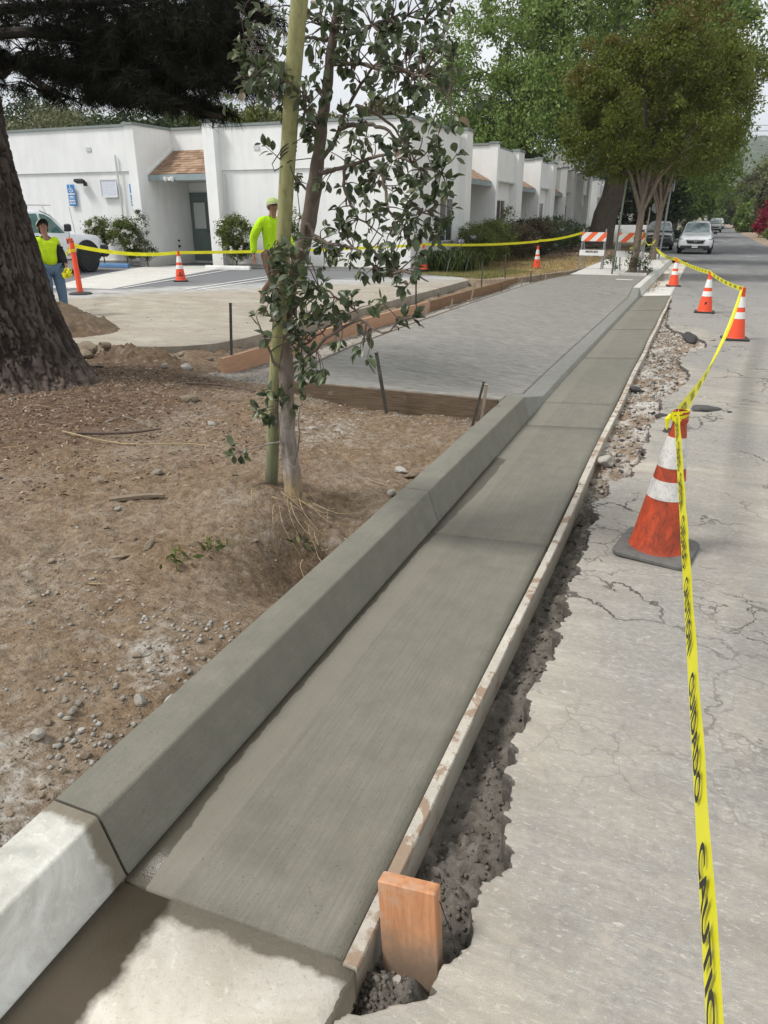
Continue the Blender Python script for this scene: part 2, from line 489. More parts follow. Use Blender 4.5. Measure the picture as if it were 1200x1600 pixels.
def road_material():
    m, nt, b = mat('worn_asphalt')
    v = coord(nt, 'World')
    x, y, z = sepxyz(nt, v)
    big = noise(nt, coord(nt, 'World', (1.0, 0.55, 1)), 0.85, 5, 0.55, 0.6)
    mid = noise(nt, coord(nt, 'World', (0.6, 2.4, 1)), 2.6, 6, 0.62, 0.8)
    fin = noise(nt, v, 38.0, 5, 0.7)
    grain = noise(nt, v, 420.0, 2, 0.5)
    streak = noise(nt, coord(nt, 'World', (3.0, 13.0, 1), (0, 0, R(12))), 4.2, 5, 0.72, 0.5)
    beige = ramp(nt, mid, [(0.30, (0.27, 0.24, 0.195)), (0.52, (0.375, 0.34, 0.285)), (0.75, (0.475, 0.44, 0.375))])
    grey = ramp(nt, fin, [(0.30, (0.185, 0.178, 0.166)), (0.70, (0.31, 0.302, 0.282))])
    # less dust further up the street and to the right
    dx = mth(nt, 'MULTIPLY', x, 0.085)
    dy = mth(nt, 'MULTIPLY', mth(nt, 'MAXIMUM', mth(nt, 'SUBTRACT', y, 8.0), 0.0), 0.030)
    f = mth(nt, 'ADD', mth(nt, 'ADD', big, dx), mth(nt, 'MINIMUM', dy, 0.36))
    f = mth(nt, 'ADD', f, mth(nt, 'MULTIPLY', mth(nt, 'SUBTRACT', streak, 0.5), 0.55))
    gm = ramp(nt, f, [(0.38, 0.0), (0.60, 0.92)])
    cc = mix(nt, gm, beige, grey)
    # pale scraped marks
    cc = mix(nt, ramp(nt, streak, [(0.56, 0.0), (0.66, 0.45)]), cc, (0.52, 0.495, 0.43))
    fr = noise(nt, coord(nt, 'World', (1.0, 0.22, 1), (0, 0, R(8))), 1.0, 5, 0.6, 0.4)
    far = ramp(nt, mth(nt, 'MULTIPLY', y, 0.01), [(0.16, 0.0), (0.34, 1.0)])
    darka = ramp(nt, fr, [(0.30, (0.105, 0.108, 0.112)), (0.62, (0.175, 0.178, 0.18)), (0.80, (0.33, 0.33, 0.32))])
    cc = mix(nt, far, cc, darka)
    grn = ramp(nt, grain, [(0.34, 0.45), (0.5, 0.0)])
    cc = mix(nt, grn, cc, (0.15, 0.145, 0.135))
    cc = mix(nt, ramp(nt, fin, [(0.62, 0.0), (0.75, 0.35)]), cc, (0.60, 0.57, 0.51))
    # cracks: two voronoi nets, bent by noise, shown only in patches
    warp = nd(nt, 'ShaderNodeTexNoise', {'Vector': v, 'Scale': 2.2, 'Detail': 5.0, 'Roughness': 0.6}).outputs['Color']
    vw = nd(nt, 'ShaderNodeVectorMath', {0: v, 1: nd(nt, 'ShaderNodeVectorMath', {0: warp, 'Scale': 0.55}, operation='SCALE').outputs[0]}, operation='ADD').outputs[0]
    d1 = voro(nt, vw, 1.35, 'DISTANCE_TO_EDGE')
    d2 = voro(nt, vw, 4.3, 'DISTANCE_TO_EDGE')
    p1 = noise(nt, coord(nt, 'World', (1, 1, 1), (0, 0, 0), (0, 2.0, 0)), 0.75, 3)
    p2 = noise(nt, coord(nt, 'World', (1, 1, 1), (0, 0, 0), (11, 4, 0)), 0.9, 3)
    vo_ = noise(nt, coord(nt, 'World', (1, 1, 1), (0, 0, R(20))), 9.0, 5, 0.7, 1.5)
    cc = mix(nt, ramp(nt, vo_, [(0.30, 0.5), (0.42, 0.0)]), cc, (0.22, 0.20, 0.175))
    cc = mix(nt, ramp(nt, vo_, [(0.62, 0.0), (0.72, 0.35)]), cc, (0.62, 0.58, 0.50))
    jit = mth(nt, 'MULTIPLY', noise(nt, v, 14.0, 3), 0.010)
    c1 = mth(nt, 'MULTIPLY', ramp(nt, mth(nt, 'SUBTRACT', d1, jit), [(0.0, 1.0), (0.0055, 0.0)]), ramp(nt, p1, [(0.45, 0.0), (0.58, 1.0)]))
    c2 = mth(nt, 'MULTIPLY', ramp(nt, mth(nt, 'SUBTRACT', d2, mth(nt, 'MULTIPLY', jit, 2.0)), [(0.0, 1.0), (0.013, 0.0)]), ramp(nt, p2, [(0.53, 0.0), (0.62, 0.85)]))
    crack = mth(nt, 'MAXIMUM', c1, c2)
    cm = mth(nt, 'MULTIPLY', crack, ramp(nt, mth(nt, 'MULTIPLY', y, 0.01), [(0.018, 0.0), (0.024, 1.0)]))
    cc = mix(nt, mth(nt, 'MULTIPLY', cm, 0.85), cc, (0.05, 0.046, 0.04))
    cc = mix(nt, ramp(nt, noise(nt, coord(nt, 'World', (1.0, 3.0, 1), (0, 0, R(14))), 30.0, 5, 0.75, 0.6), [(0.58, 0.0), (0.66, 0.40)]), cc, (0.66, 0.63, 0.56))
    h = mth(nt, 'ADD', mth(nt, 'MULTIPLY', grain, 0.35), mth(nt, 'MULTIPLY', fin, 0.8))
    h = mth(nt, 'SUBTRACT', h, mth(nt, 'MULTIPLY', cm, 2.5))
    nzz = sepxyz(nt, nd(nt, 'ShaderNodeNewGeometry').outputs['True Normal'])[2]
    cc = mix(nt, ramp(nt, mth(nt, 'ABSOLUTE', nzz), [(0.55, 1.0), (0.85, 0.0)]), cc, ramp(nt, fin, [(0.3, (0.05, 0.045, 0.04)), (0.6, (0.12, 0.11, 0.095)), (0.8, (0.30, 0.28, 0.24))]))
    setb(nt, b, color=cc, rough=0.88, spec=0.25, normal=bump(nt, h, 0.55, 0.004))
    return m
M_road = road_material()

def soil_material():
    m, nt, b = mat('dry_soil')
    v = coord(nt, 'World')
    n1 = noise(nt, v, 1.7, 6, 0.6)
    n2 = noise(nt, v, 21.0, 6, 0.68)
    n3 = noise(nt, v, 120.0, 3, 0.6)
    cc = ramp(nt, n2, [(0.25, (0.105, 0.069, 0.041)), (0.50, (0.205, 0.143, 0.090)), (0.75, (0.320, 0.238, 0.156))])
    cc = mix(nt, ramp(nt, n1, [(0.42, 0.0), (0.62, 0.6)]), cc, ramp(nt, n2, [(0.3, (0.175, 0.137, 0.098)), (0.7, (0.34, 0.285, 0.215))]))
    g = attr(nt, 'grey')
    gc = ramp(nt, n2, [(0.28, (0.19, 0.17, 0.14)), (0.5, (0.33, 0.305, 0.265)), (0.72, (0.52, 0.50, 0.46))])
    gf = ramp(nt, mth(nt, 'ADD', g, mth(nt, 'MULTIPLY', mth(nt, 'SUBTRACT', n2, 0.5), 0.9)), [(0.35, 0.0), (0.62, 1.0)])
    cc = mix(nt, gf, cc, gc)
    li = attr(nt, 'litter')
    lc = ramp(nt, n2, [(0.3, (0.055, 0.036, 0.024)), (0.55, (0.15, 0.095, 0.06)), (0.75, (0.27, 0.19, 0.125))])
    lf = ramp(nt, mth(nt, 'ADD', li, mth(nt, 'MULTIPLY', mth(nt, 'SUBTRACT', n2, 0.5), 0.8)), [(0.35, 0.0), (0.7, 0.9)])
    cc = mix(nt, lf, cc, lc)
    da = attr(nt, 'darkened')
    cc = mix(nt, mth(nt, 'MULTIPLY', da, 0.8), cc, (0.065, 0.048, 0.034))
    st = attr(nt, 'pebble')
    cc = mix(nt, st, cc, ramp(nt, n1, [(0.3, (0.45, 0.42, 0.37)), (0.7, (0.58, 0.55, 0.50))]))
    sp = ramp(nt, n3, [(0.68, 0.0), (0.74, 0.8)])
    cc = mix(nt, sp, cc, (0.52, 0.47, 0.39))
    cc = mix(nt, ramp(nt, n3, [(0.27, 0.7), (0.36, 0.0)]), cc, (0.07, 0.05, 0.035))
    h = mth(nt, 'ADD', n2, mth(nt, 'MULTIPLY', n3, 0.35))
    n5 = noise(nt, v, 62.0, 4, 0.72)
    cc = mix(nt, ramp(nt, n5, [(0.33, 0.75), (0.47, 0.0)]), cc, (0.075, 0.052, 0.034))
    cc = mix(nt, ramp(nt, n5, [(0.58, 0.0), (0.70, 0.45)]), cc, (0.46, 0.39, 0.30))
    h = mth(nt, 'ADD', h, n5)
    setb(nt, b, color=cc, rough=0.95, spec=0.15, normal=bump(nt, h, 0.9, 0.014))
    return m
M_soil = soil_material()

def trench_material():
    m, nt, b = mat('trench_soil')
    v = coord(nt, 'World')
    n2 = noise(nt, v, 24.0, 6, 0.7)
    n1 = noise(nt, coord(nt, 'World', (1.5, 0.8, 1), (0, 0, R(25))), 3.6, 5, 0.65, 0.6)
    n3 = noise(nt, v, 110.0, 3, 0.6)
    wet = ramp(nt, n2, [(0.3, (0.085, 0.074, 0.062)), (0.6, (0.155, 0.14, 0.12)), (0.8, (0.22, 0.20, 0.175))])
    dry = ramp(nt, n1, [(0.34, (0.185, 0.125, 0.080)), (0.46, (0.26, 0.20, 0.145)), (0.55, (0.44, 0.41, 0.37)), (0.72, (0.56, 0.55, 0.52))])
    dry = mix(nt, ramp(nt, n2, [(0.30, 0.8), (0.50, 0.0)]), dry, (0.12, 0.10, 0.08))
    cc = mix(nt, attr(nt, 'dry'), wet, dry)
    cc = mix(nt, ramp(nt, n3, [(0.64, 0.0), (0.72, 0.4)]), cc, (0.42, 0.39, 0.34))
    h = mth(nt, 'ADD', n2, mth(nt, 'MULTIPLY', n3, 0.3))
    setb(nt, b, color=cc, rough=0.9, spec=0.2, normal=bump(nt, h, 0.8, 0.012))
    return m
M_trench = trench_material()

def lot_material():
    m, nt, b = mat('dusty_parking_lot')
    v = coord(nt, 'World')
    x, y, z = sepxyz(nt, v)
    n1 = noise(nt, coord(nt, 'World', (0.5, 1.6, 1), (0, 0, R(14))), 1.1, 5, 0.6, 0.5)
    n2 = noise(nt, coord(nt, 'World', (0.9, 1.5, 1), (0, 0, R(10))), 1.9, 6, 0.7, 0.8)
    n3 = noise(nt, v, 60, 4, 0.6)
    dust = ramp(nt, n2, [(0.3, (0.25, 0.22, 0.175)), (0.55, (0.34, 0.305, 0.25)), (0.75, (0.42, 0.385, 0.33))])
    asph = ramp(nt, n3, [(0.3, (0.125, 0.128, 0.135)), (0.7, (0.19, 0.193, 0.198))])
    mid = mix(nt, ramp(nt, n2, [(0.35, 0.0), (0.62, 1.0)]), (0.26, 0.262, 0.262), (0.44, 0.435, 0.42))
    k = mth(nt, 'ADD', mth(nt, 'MULTIPLY', mth(nt, 'SUBTRACT', y, 12.6), 0.16), mth(nt, 'MULTIPLY', mth(nt, 'ADD', x, 9.9), -0.22))
    k = mth(nt, 'ADD', k, mth(nt, 'MULTIPLY', mth(nt, 'SUBTRACT', n1, 0.5), 0.8))
    cc = mix(nt, ramp(nt, k, [(0.0, 0.0), (0.30, 1.0)]), dust, mid)
    cc = mix(nt, ramp(nt, k, [(0.38, 0.0), (0.62, 1.0)]), cc, asph)
    cc = mix(nt, ramp(nt, n3, [(0.30, 0.5), (0.42, 0.0)]), cc, (0.17, 0.155, 0.13))
    setb(nt, b, color=cc, rough=0.9, spec=0.25, normal=bump(nt, n3, 0.3, 0.004))
    return m
M_lot = lot_material()

def lawn_material():
    m, nt, b = mat('dry_lawn')
    v = coord(nt, 'World')
    n1 = noise(nt, v, 0.8, 5, 0.6)
    n2 = noise(nt, v, 14.0, 5, 0.7)
    straw = ramp(nt, n2, [(0.3, (0.30, 0.22, 0.12)), (0.7, (0.58, 0.46, 0.28))])
    green = ramp(nt, n2, [(0.3, (0.06, 0.075, 0.02)), (0.7, (0.19, 0.20, 0.065))])
    litter = ramp(nt, n2, [(0.3, (0.085, 0.060, 0.038)), (0.7, (0.26, 0.19, 0.12))])
    x, y, z = sepxyz(nt, v)
    g = mth(nt, 'ADD', n1, mth(nt, 'MULTIPLY', mth(nt, 'ADD', x, 5.0), -0.16))
    g = mth(nt, 'SUBTRACT', g, mth(nt, 'MULTIPLY', mth(nt, 'MAXIMUM', mth(nt, 'SUBTRACT', y, 23.0), 0.0), 0.05))
    cc = mix(nt, ramp(nt, g, [(0.50, 0.0), (0.66, 0.85)]), straw, green)
    f = mth(nt, 'ADD', mth(nt, 'MULTIPLY', mth(nt, 'SUBTRACT', y, 29.0), 0.10), mth(nt, 'SUBTRACT', n1, 0.5))
    cc = mix(nt, ramp(nt, f, [(-0.0, 0.0), (0.35, 0.9)]), cc, litter)
    e = mth(nt, 'ADD', mth(nt, 'MULTIPLY', mth(nt, 'ADD', x, 4.6), 0.9), mth(nt, 'MULTIPLY', mth(nt, 'SUBTRACT', 24.6, y), 0.28))
    cc = mix(nt, ramp(nt, mth(nt, 'ADD', e, mth(nt, 'SUBTRACT', n2, 0.5)), [(0.1, 0.0), (0.4, 0.9)]), cc, ramp(nt, n2, [(0.3, (0.14, 0.105, 0.075)), (0.7, (0.33, 0.27, 0.20))]))
    setb(nt, b, color=cc, rough=0.95, spec=0.1, normal=bump(nt, n2, 0.9, 0.03))
    return m
M_lawn = lawn_material()

def wood(name, col, dark, grainscale=(1, 14, 14), rough=0.75, bstr=0.4, coatc=None, coatamt=0.5):
    m, nt, b = mat(name)
    v = coord(nt, 'Object', grainscale)
    n1 = noise(nt, v, 3.0, 6, 0.65, 0.8)
    n2 = noise(nt, v, 16.0, 4, 0.6)
    cc = ramp(nt, n1, [(0.28, dark), (0.60, col), (0.85, tuple(min(1, x * 1.2) for x in col))])
    cc = mix(nt, ramp(nt, n2, [(0.55, 0.0), (0.75, 0.5)]), cc, dark)
    if coatc:
        g = noise(nt, coord(nt, 'Object'), 7.0, 6, 0.7)
        cc = mix(nt, ramp(nt, g, [(1 - coatamt - 0.08, 0.0), (1 - coatamt + 0.08, 1.0)]), cc, coatc)
    setb(nt, b, color=cc, rough=rough, spec=0.3, normal=bump(nt, n1, bstr, 0.003))
    return m
M_form_l = wood('form_wood_light', (0.50, 0.30, 0.19), (0.36, 0.20, 0.12), (1.4, 1.0, 26))
M_form_d = wood('form_wood_brown', (0.27, 0.16, 0.085), (0.13, 0.075, 0.04), (1.4, 1.0, 26))
M_form_wet = wood('form_wood_weathered', (0.155, 0.115, 0.078), (0.07, 0.048, 0.03), (1.6, 1.0, 26), coatc=(0.25, 0.23, 0.19), coatamt=0.32)
M_form_c = wood('form_wood_cement_coated', (0.34, 0.235, 0.165), (0.24, 0.16, 0.11), (26, 1.0, 26), coatc=(0.40, 0.37, 0.31), coatamt=0.58)
M_form_top = concrete('cement_splashed_edge', (0.48, 0.45, 0.39), (0.30, 0.25, 0.19), 0.5, 1.0, None, ((0.25, 0.17, 0.11), 11.0, 0.52, 0.85), rough=0.85)
M_stub = wood('wood_stub_orange', (0.53, 0.26, 0.13), (0.36, 0.16, 0.075), (12, 12, 1.3), coatc=(0.42, 0.33, 0.26), coatamt=0.40)
def dirty_foot(m, z0, z1, col):
    nt = m.node_tree; b = nt.nodes['Principled BSDF']; src = b.inputs['Base Color'].links[0].from_socket
    x, y, z = sepxyz(nt, coord(nt, 'Object')); n = noise(nt, coord(nt, 'Object'), 26, 5, 0.7)
    f = mth(nt, 'ADD', z, mth(nt, 'MULTIPLY', mth(nt, 'SUBTRACT', n, 0.5), (z1 - z0) * 1.6))
    k = nd(nt, 'ShaderNodeMapRange', {'Value': f, 'From Min': z0, 'From Max': z1, 'To Min': 0.9, 'To Max': 0.0}).outputs[0]
    nt.links.new(mix(nt, k, src, mix(nt, n, col, tuple(q * 1.5 for q in col))), b.inputs['Base Color'])
dirty_foot(M_stub, 0.13, 0.26, (0.17, 0.13, 0.095))
M_stake_w = wood('stake_wood_grey', (0.30, 0.26, 0.21), (0.16, 0.13, 0.10), (12, 12, 1.3))
M_stake_s = simple('stake_steel', (0.085, 0.078, 0.072), 0.6, 0.4, 18, 90, 0.4, metal=0.3)
M_pole = wood('treated_pole', (0.35, 0.375, 0.16), (0.245, 0.262, 0.11), (22, 22, 1.2), bstr=0.5)

# ================================================================ GROUND
bx = MB()
bx.v = []; bx.f = []
def ground_z(y): return zrf(y) - 0.30
ys = [-60, -8, 8, 20, 30, 40, 52, 90, 200, 500, 1200, 4000]
xs = [-3000, -400, -120, -40, -5, 12, 60, 200, 800, 3000]
GX, GY = np.meshgrid(np.array(xs, float), np.array(ys, float))
GZ = zr(GY) - 0.34 + 0 * GX
M_far = simple('far_ground', (0.16, 0.15, 0.09), 0.95, 0.4, 0.05, 2.0, 0.3, 0.05, kind='World')
g = link_mesh('ground', grid_mesh('ground', GX, GY, GZ, M_far, False)); tag(g, kind='structure')

# ---- road: left edge broken away beside the new gutter
edge_pts = [(-3.0, -0.5), (0.92, -0.49), (0.98, -0.40), (1.04, -0.33), (1.11, -0.32), (1.19, -0.29), (1.31, -0.30), (1.43, -0.28), (1.6, -0.30), (1.66, -0.33),
            (1.91, -0.35), (2.3, -0.345), (2.84, -0.34), (3.04, -0.36), (3.41, -0.36), (4.01, -0.37), (4.21, -0.39), (4.43, -0.35), (4.6, -0.38), (4.8, -0.25), (5.16, -0.21),
            (5.9, -0.22), (6.65, -0.15), (7.2, -0.18), (7.48, -0.08), (8.18, 0.04), (8.76, 0.04), (9.5, -0.10), (10.17, 0.01), (10.73, 0.20), (11.2, 0.22), (11.63, 0.09), (12.37, -0.27), (13.17, -0.40), (15, -0.44), (18.06, -0.50), (18.6, -0.535)]
EY = np.array([p[0] for p in edge_pts]); EX = np.array([p[1] for p in edge_pts])
yv = np.concatenate([np.arange(-3, 0.9, 0.15), np.arange(0.9, 3.2, 0.006), np.arange(3.2, 8, 0.012), np.arange(8, 18.6, 0.03), [18.6], np.arange(19, 36.01, 1.0)])
xe = np.interp(yv, EY, EX)
rag = fbm(yv, yv * 0, 6, 5, 3, 0.62) * 0.032 + np.abs(fbm(yv, yv * 0 + 5, 2.0, 3, 9)) * 0.03
rag = rag + (vnoise(yv * 19, yv * 0, 5) > .55) * .010 + (vnoise(yv * 47, yv * 0, 6) > .6) * .008 + (vnoise(yv * 7, yv * 0, 7) > .66) * .018
xe = xe + rag * ((yv > 0.9) & (yv < 17.5))
lips = np.linspace(0, 1, 5)
vq = fbm(yv, yv * 0 + 9, 30, 3, 25)
cols = [xe + 0.006, xe - 0.003 + 0.006 * vq, xe, xe + 0.010]
zc = [-0.16 + 0 * xe, -0.045 + 0 * xe, -0.002 + 0 * xe, -0.0 + 0 * xe]
fb = fbm(yv, yv * 0 + 2, 14, 3, 21)
cols[1] = cols[1] + fb * 0.008
for q in (0.05, 0.2, 0.6, 1.5, 3, 6, 9):
    cols.append(xe + q); zc.append(0 * xe)
XX = np.stack(cols, 1); YY = np.repeat(yv[:, None], XX.shape[1], 1); ZZ = np.stack(zc, 1) + zr(YY)
XX[:, -1] = 5.0; XX[:, -2] = 4.0; XX[:, -3] = 3.0
rd = link_mesh('road', grid_mesh('road', XX, YY, ZZ, M_road, False)); tag(rd, kind='structure')
# far road, wider where the kerb turns away
fy = np.array([36, 38, 40, 42, 45, 48, 52, 60, 80, 120, 200, 380, 700], float)
fl = np.array([-0.53, -0.7, -1.2, -1.9, -2.7, -3.3, -3.5, -3.5, -3.2, -2.0, -1.8, -1.8, -1.8])
fr_ = np.interp(fy, [36, 52, 60, 150, 300, 700], [5.0, 4.4, 4.2, 4.0, 3.4, 3.0])
XX = np.stack([fl, fl * 0 + 1, fl * 0 + 2.4, fr_], 1); YY = np.repeat(fy[:, None], 4, 1)
rf = link_mesh('road', grid_mesh('road_far', XX, YY, zr(YY) - 0.004, M_road, False), rd)
# far side verge
YV = np.concatenate([np.arange(-3, 60, 3), np.arange(60, 700, 20)]).astype(float)
fr_ = np.interp(YV, [36, 52, 60, 150, 300, 700], [5.0, 4.4, 4.2, 4.0, 3.4, 3.0])
XX = np.stack([fr_, fr_ + .3, fr_ + 4, 0 * YV + 40], 1); YY = np.repeat(YV[:, None], 4, 1)
ZZ = zr(YY) + np.array([-.02, .05, .2, .4])[None, :]
tag(link_mesh('verge', grid_mesh('verge', XX, YY, ZZ, simple('verge_soil', (0.26, 0.20, 0.14), 0.95, 0.35, 1.2, 9, 0.5, 0.03, kind='World'))), kind='structure')

# ---- trench between form and asphalt
ty = np.concatenate([np.arange(0.80, 6.5, 0.011), np.arange(6.5, 18.3, 0.03)])
tx = np.linspace(-0.52, 0.40, 72)
TX, TY = np.meshgrid(tx, ty)
dry = sstep(4.0, 5.4, TY)
n_a = fbm(TX, TY, 5.5, 4, 31); n_b = fbm(TX, TY, 20, 4, 41, 0.6); n_c = fbm(TX, TY, 55, 2, 47)
TZ = -0.120 - 0.02 * sstep(-0.38, -0.48, TX) + 0.035 * n_a + 0.036 * n_b + 0.015 * n_c
TZ = TZ * (1 - dry) + dry * (-0.052 + 0.028 * n_a + 0.020 * n_b + 0.006 * n_c + 0.02 * sstep(-0.45, -0.05, TX))
hump = np.exp(-(((TX + 0.36) / 0.08) ** 2 + ((TY - 1.42) / 0.16) ** 2)) * 0.055 + np.exp(-(((TX + 0.41) / 0.10) ** 2 + ((TY - 1.05) / 0.07) ** 2)) * 0.15
TZ = TZ + hump * (0.8 + 0.5 * n_b)
endf = sstep(0.93, 0.86, TY)
TZ = TZ * (1 - endf) + endf * (-0.012 + 0.006 * n_b)
XE = np.interp(TY, EY, EX)
TZ = np.minimum(TZ, 0.02 - 0.030 * sstep(-0.07, -0.02, TX - XE) - 0.06 * sstep(-0.02, 0.03, TX - XE))
me = grid_mesh('soil_trench', TX, TY, TZ + zr(TY), M_trench)
set_attr(me, 'dry', np.clip(dry + 0.25 * n_a * (dry > 0.05), 0, 1))
trench = link_mesh('soil_trench', me); tag(trench, kind='structure')

# ---- soil of the parkway
def hs(x, y):
    x = np.asarray(x, float); y = np.asarray(y, float)
    z = 0.10 + 0 * x
    z = z + 0.06 * sstep(-1.5, -2.2, x) * sstep(4.2, 3.7, y)                   # the unexcavated bank
    z = z - 0.10 * sstep(-3.6, -2.5, x) * sstep(3.85, 4.35, y + (x + 2) * 0.35)   # lower, towards the form
    z = z - 0.035 * sstep(-3.2, -3.8, x) * sstep(5.0, 6.1, y) - 0.035 * sstep(5.2, 5.85, y) * sstep(-5.2, -4.6, x)
    z = z + 0.07 * np.exp(-(((x + 2.0) / 0.55) ** 2 + ((y - 3.15) / 0.45) ** 2))   # young tree mound
    z = z - 0.24 * np.exp(-(((x + 1.58) / 0.21) ** 2 + ((y - 2.82) / 0.40) ** 2))  # hollow beside the kerb
    z = z + 0.13 * sstep(2.4, 0.6, np.hypot((x + 5.75), (y - 4.7)))               # pine root mound
    z = z + 0.09 * np.exp(-(((x + 5.75) / 0.42) ** 2 + ((y - 6.55) / 0.22) ** 2))
    z = z + 0.05 * np.exp(-(((x + 5.1) / 0.22) ** 2 + ((y - 6.75) / 0.18) ** 2))
    z = z - 0.06 * sstep(6.1, 7.2, y) * sstep(-5.6, -5.3, x)                       # beyond: bed and trench
    z = z - 0.015 * sstep(6.3, 7.2, y) * sstep(-5.4, -5.0, x)
    z = z - 0.02 * sstep(-1.50, -1.42, x)
    return z + zr(y)
def soil_fields(X, Y, near):
    n1 = fbm(X, Y, 1.3, 4, 51); n2 = fbm(X, Y, 7, 5, 61, 0.58); n3 = fbm(X, Y, 28, 3, 71)
    # crumbs and small stones: thresholded noise makes separate lumps
    l1 = np.clip(vnoise(X * 34, Y * 34, 81) - 0.72, 0, 1) * 3.0
    l2 = np.clip(vnoise(X * 17 + 3, Y * 17, 82) - 0.80, 0, 1) * 4.0
    amp = 0.55 + 0.9 * sstep(-0.15, 0.4, fbm(X, Y, 0.9, 2, 83))
    grey = sstep(1.5, 0.9, Y + (X + 1.6) * 0.45) * 0.6 * sstep(-3.4, -2.6, X)
    grey = np.maximum(grey, 0.5 * np.exp(-(((X + 1.62) / 0.30) ** 2 + ((Y - 1.75) / 0.20) ** 2)))
    grey = np.maximum(grey, 0.3 * np.exp(-(((X + 2.35) / 0.25) ** 2 + ((Y - 1.95) / 0.28) ** 2)))
    grey = np.maximum(grey, 0.42 * np.exp(-(((X + 2.7) / 0.9) ** 2 + ((Y - 5.0) / 0.5) ** 2)))
    grey = np.maximum(grey, 0.42 * np.exp(-(((X + 3.8) / 0.7) ** 2 + ((Y - 4.6) / 0.6) ** 2)))
    bed = sstep(6.0, 6.6, Y) * sstep(-4.72, -4.62, X)
    grey = np.maximum(grey, 0.95 * bed)
    grey = np.clip(grey + 0.25 * n2, 0, 1)
    litter = sstep(3.6, 1.6, np.hypot((X + 6.3), (Y - 4.4) * 1.0)) + 0.25 * n2
    litter = np.clip(litter * (1 - bed), 0, 1)
    darkened = 0.9 * np.exp(-(((X + 1.62) / 0.22) ** 2 + ((Y - 2.85) / 0.45) ** 2)) + 0.35 * sstep(5.55, 5.95, Y) * sstep(6.1, 5.9, Y)  # darker soil in the hollow by the kerb and along the form board
    darkened = np.clip(darkened * (0.7 + 0.8 * n2), 0, 1)
    rough = 1 - 0.65 * bed
    n4 = fbm(X, Y, 60, 2, 73)
    Z = hs(X, Y) + rough * (0.045 * n1 + amp * 0.030 * n2 + 0.009 * n3 + 0.003 * n4) + (l1 * 0.006 + l2 * 0.010) * (0.4 + grey)
    rake = np.sin((X * 0.8 - Y * 1.1) * 38 + 3 * n2) * 0.006 * np.exp(-(((X + 2.1) / 0.55) ** 2 + ((Y - 3.9) / 0.4) ** 2))
    return Z + rake, grey, litter, darkened, np.clip((l1 + l2) * 0.9, 0, 1) * (0.25 + 0.75 * grey)
sx = np.concatenate([np.arange(-9.5, -4.5, 0.035), np.arange(-4.5, -1.385, 0.0145), [-1.385]])
sy = np.concatenate([np.arange(0.2, 4.2, 0.0135), np.arange(4.2, 6.12, 0.018)])
SX, SY = np.meshgrid(sx, sy)
Z, gr, li, da, pe = soil_fields(SX, SY, True)
kb = sstep(-1.44, -1.395, SX)
Z = np.minimum(Z, 0.142 + 0 * Z + 0.2 * (1 - kb)); 
Z = np.where((SY > 5.9) & (SX > -3.75), np.minimum(Z, 0.0), Z)
me = grid_mesh('soil_ground', SX, SY, Z, M_soil)
for nme, q in (('grey', gr), ('litter', li), ('darkened', da), ('pebble', pe)): set_attr(me, nme, q)
soil = link_mesh('soil_ground', me); tag(soil, kind='structure')
sx2 = np.concatenate([np.arange(-9.5, -5.2, 0.06), np.arange(-5.2, -3.0, 0.04)]); sy2 = np.arange(6.12, 24.6, 0.045); sy2[0] = sy[-1]
SX, SY = np.meshgrid(sx2, sy2)
Z, gr, li, da, pe = soil_fields(SX, SY, False)
LX = np.interp(SY, [6.9, 7.05, 7.25, 7.65, 8.2, 9.5, 11, 13, 15, 17, 19, 19.7, 20.1, 20.5, 24.5], [-9.5, -6.4, -5.8, -5.46, -5.36, -5.37, -5.35, -5.38, -5.40, -5.44, -5.50, -5.9, -6.6, -7.4, -7.4])
inlot = (SX < LX + 0.02) & (SY > 6.95)
Z = Z + 0.10 * sstep(19.0, 20.2, SY) * sstep(-4.25, -4.75, SX)
Z = np.where(inlot, -0.2 + zr(SY), Z)
me = grid_mesh('gravel_bed', SX, SY, Z, M_soil)
for nme, q in (('grey', gr), ('litter', li), ('darkened', da), ('pebble', pe)): set_attr(me, nme, q)
bed_o = link_mesh('gravel_bed', me); tag(bed_o, kind='structure')

# ---- parking lot (a slab with a cut edge)
lotp = [(-5.36, 8.2), (-5.37, 9.5), (-5.35, 11), (-5.38, 13), (-5.40, 15), (-5.44, 17), (-5.50, 19.0), (-5.9, 19.7), (-6.6, 20.1), (-7.4, 20.5), (-7.4, 24.5), (-40, 24.5), (-40, 6.2), (-9.5, 6.4), (-7.6, 6.75), (-6.3, 6.95), (-5.7, 7.25), (-5.42, 7.65)]
mb = MB()
lz = lambda y: 0.12 + zrf(y) * 0.55
# top in strips so that it can fall with the street
def strip_poly(x0, x1f, y0, y1, n, off=0.0):
    for i in range(n):
        a = y0 + (y1 - y0) * i / n; b_ = y0 + (y1 - y0) * (i + 1) / n
        mb.add([(x0, a, lz(a) + off), (x1f(a), a, lz(a) + off), (x1f(b_), b_, lz(b_) + off), (x0, b_, lz(b_) + off)], [(0, 1, 2, 3)])
        mb.add([(x1f(a), a, lz(a) + off), (x1f(a) + 0.01, a, -0.25), (x1f(b_) + 0.01, b_, -0.25), (x1f(b_), b_, lz(b_) + off)], [(0, 1, 2, 3)])
ly = [6.9, 7.05, 7.25, 7.65, 8.2, 9.5, 11, 13, 15, 17, 19, 19.7, 20.1, 20.5, 24.5]
lx = [-9.5, -6.4, -5.8, -5.46, -5.36, -5.37, -5.35, -5.38, -5.40, -5.44, -5.50, -5.9, -6.6, -7.4, -7.4]
f = lambda y: float(np.interp(y, ly, lx)) + 0.012 * float(fbm(np.array([y]), np.array([0.]), 3, 3, 4)[0])
strip_poly(-40, f, 6.9, 24.5, 120)
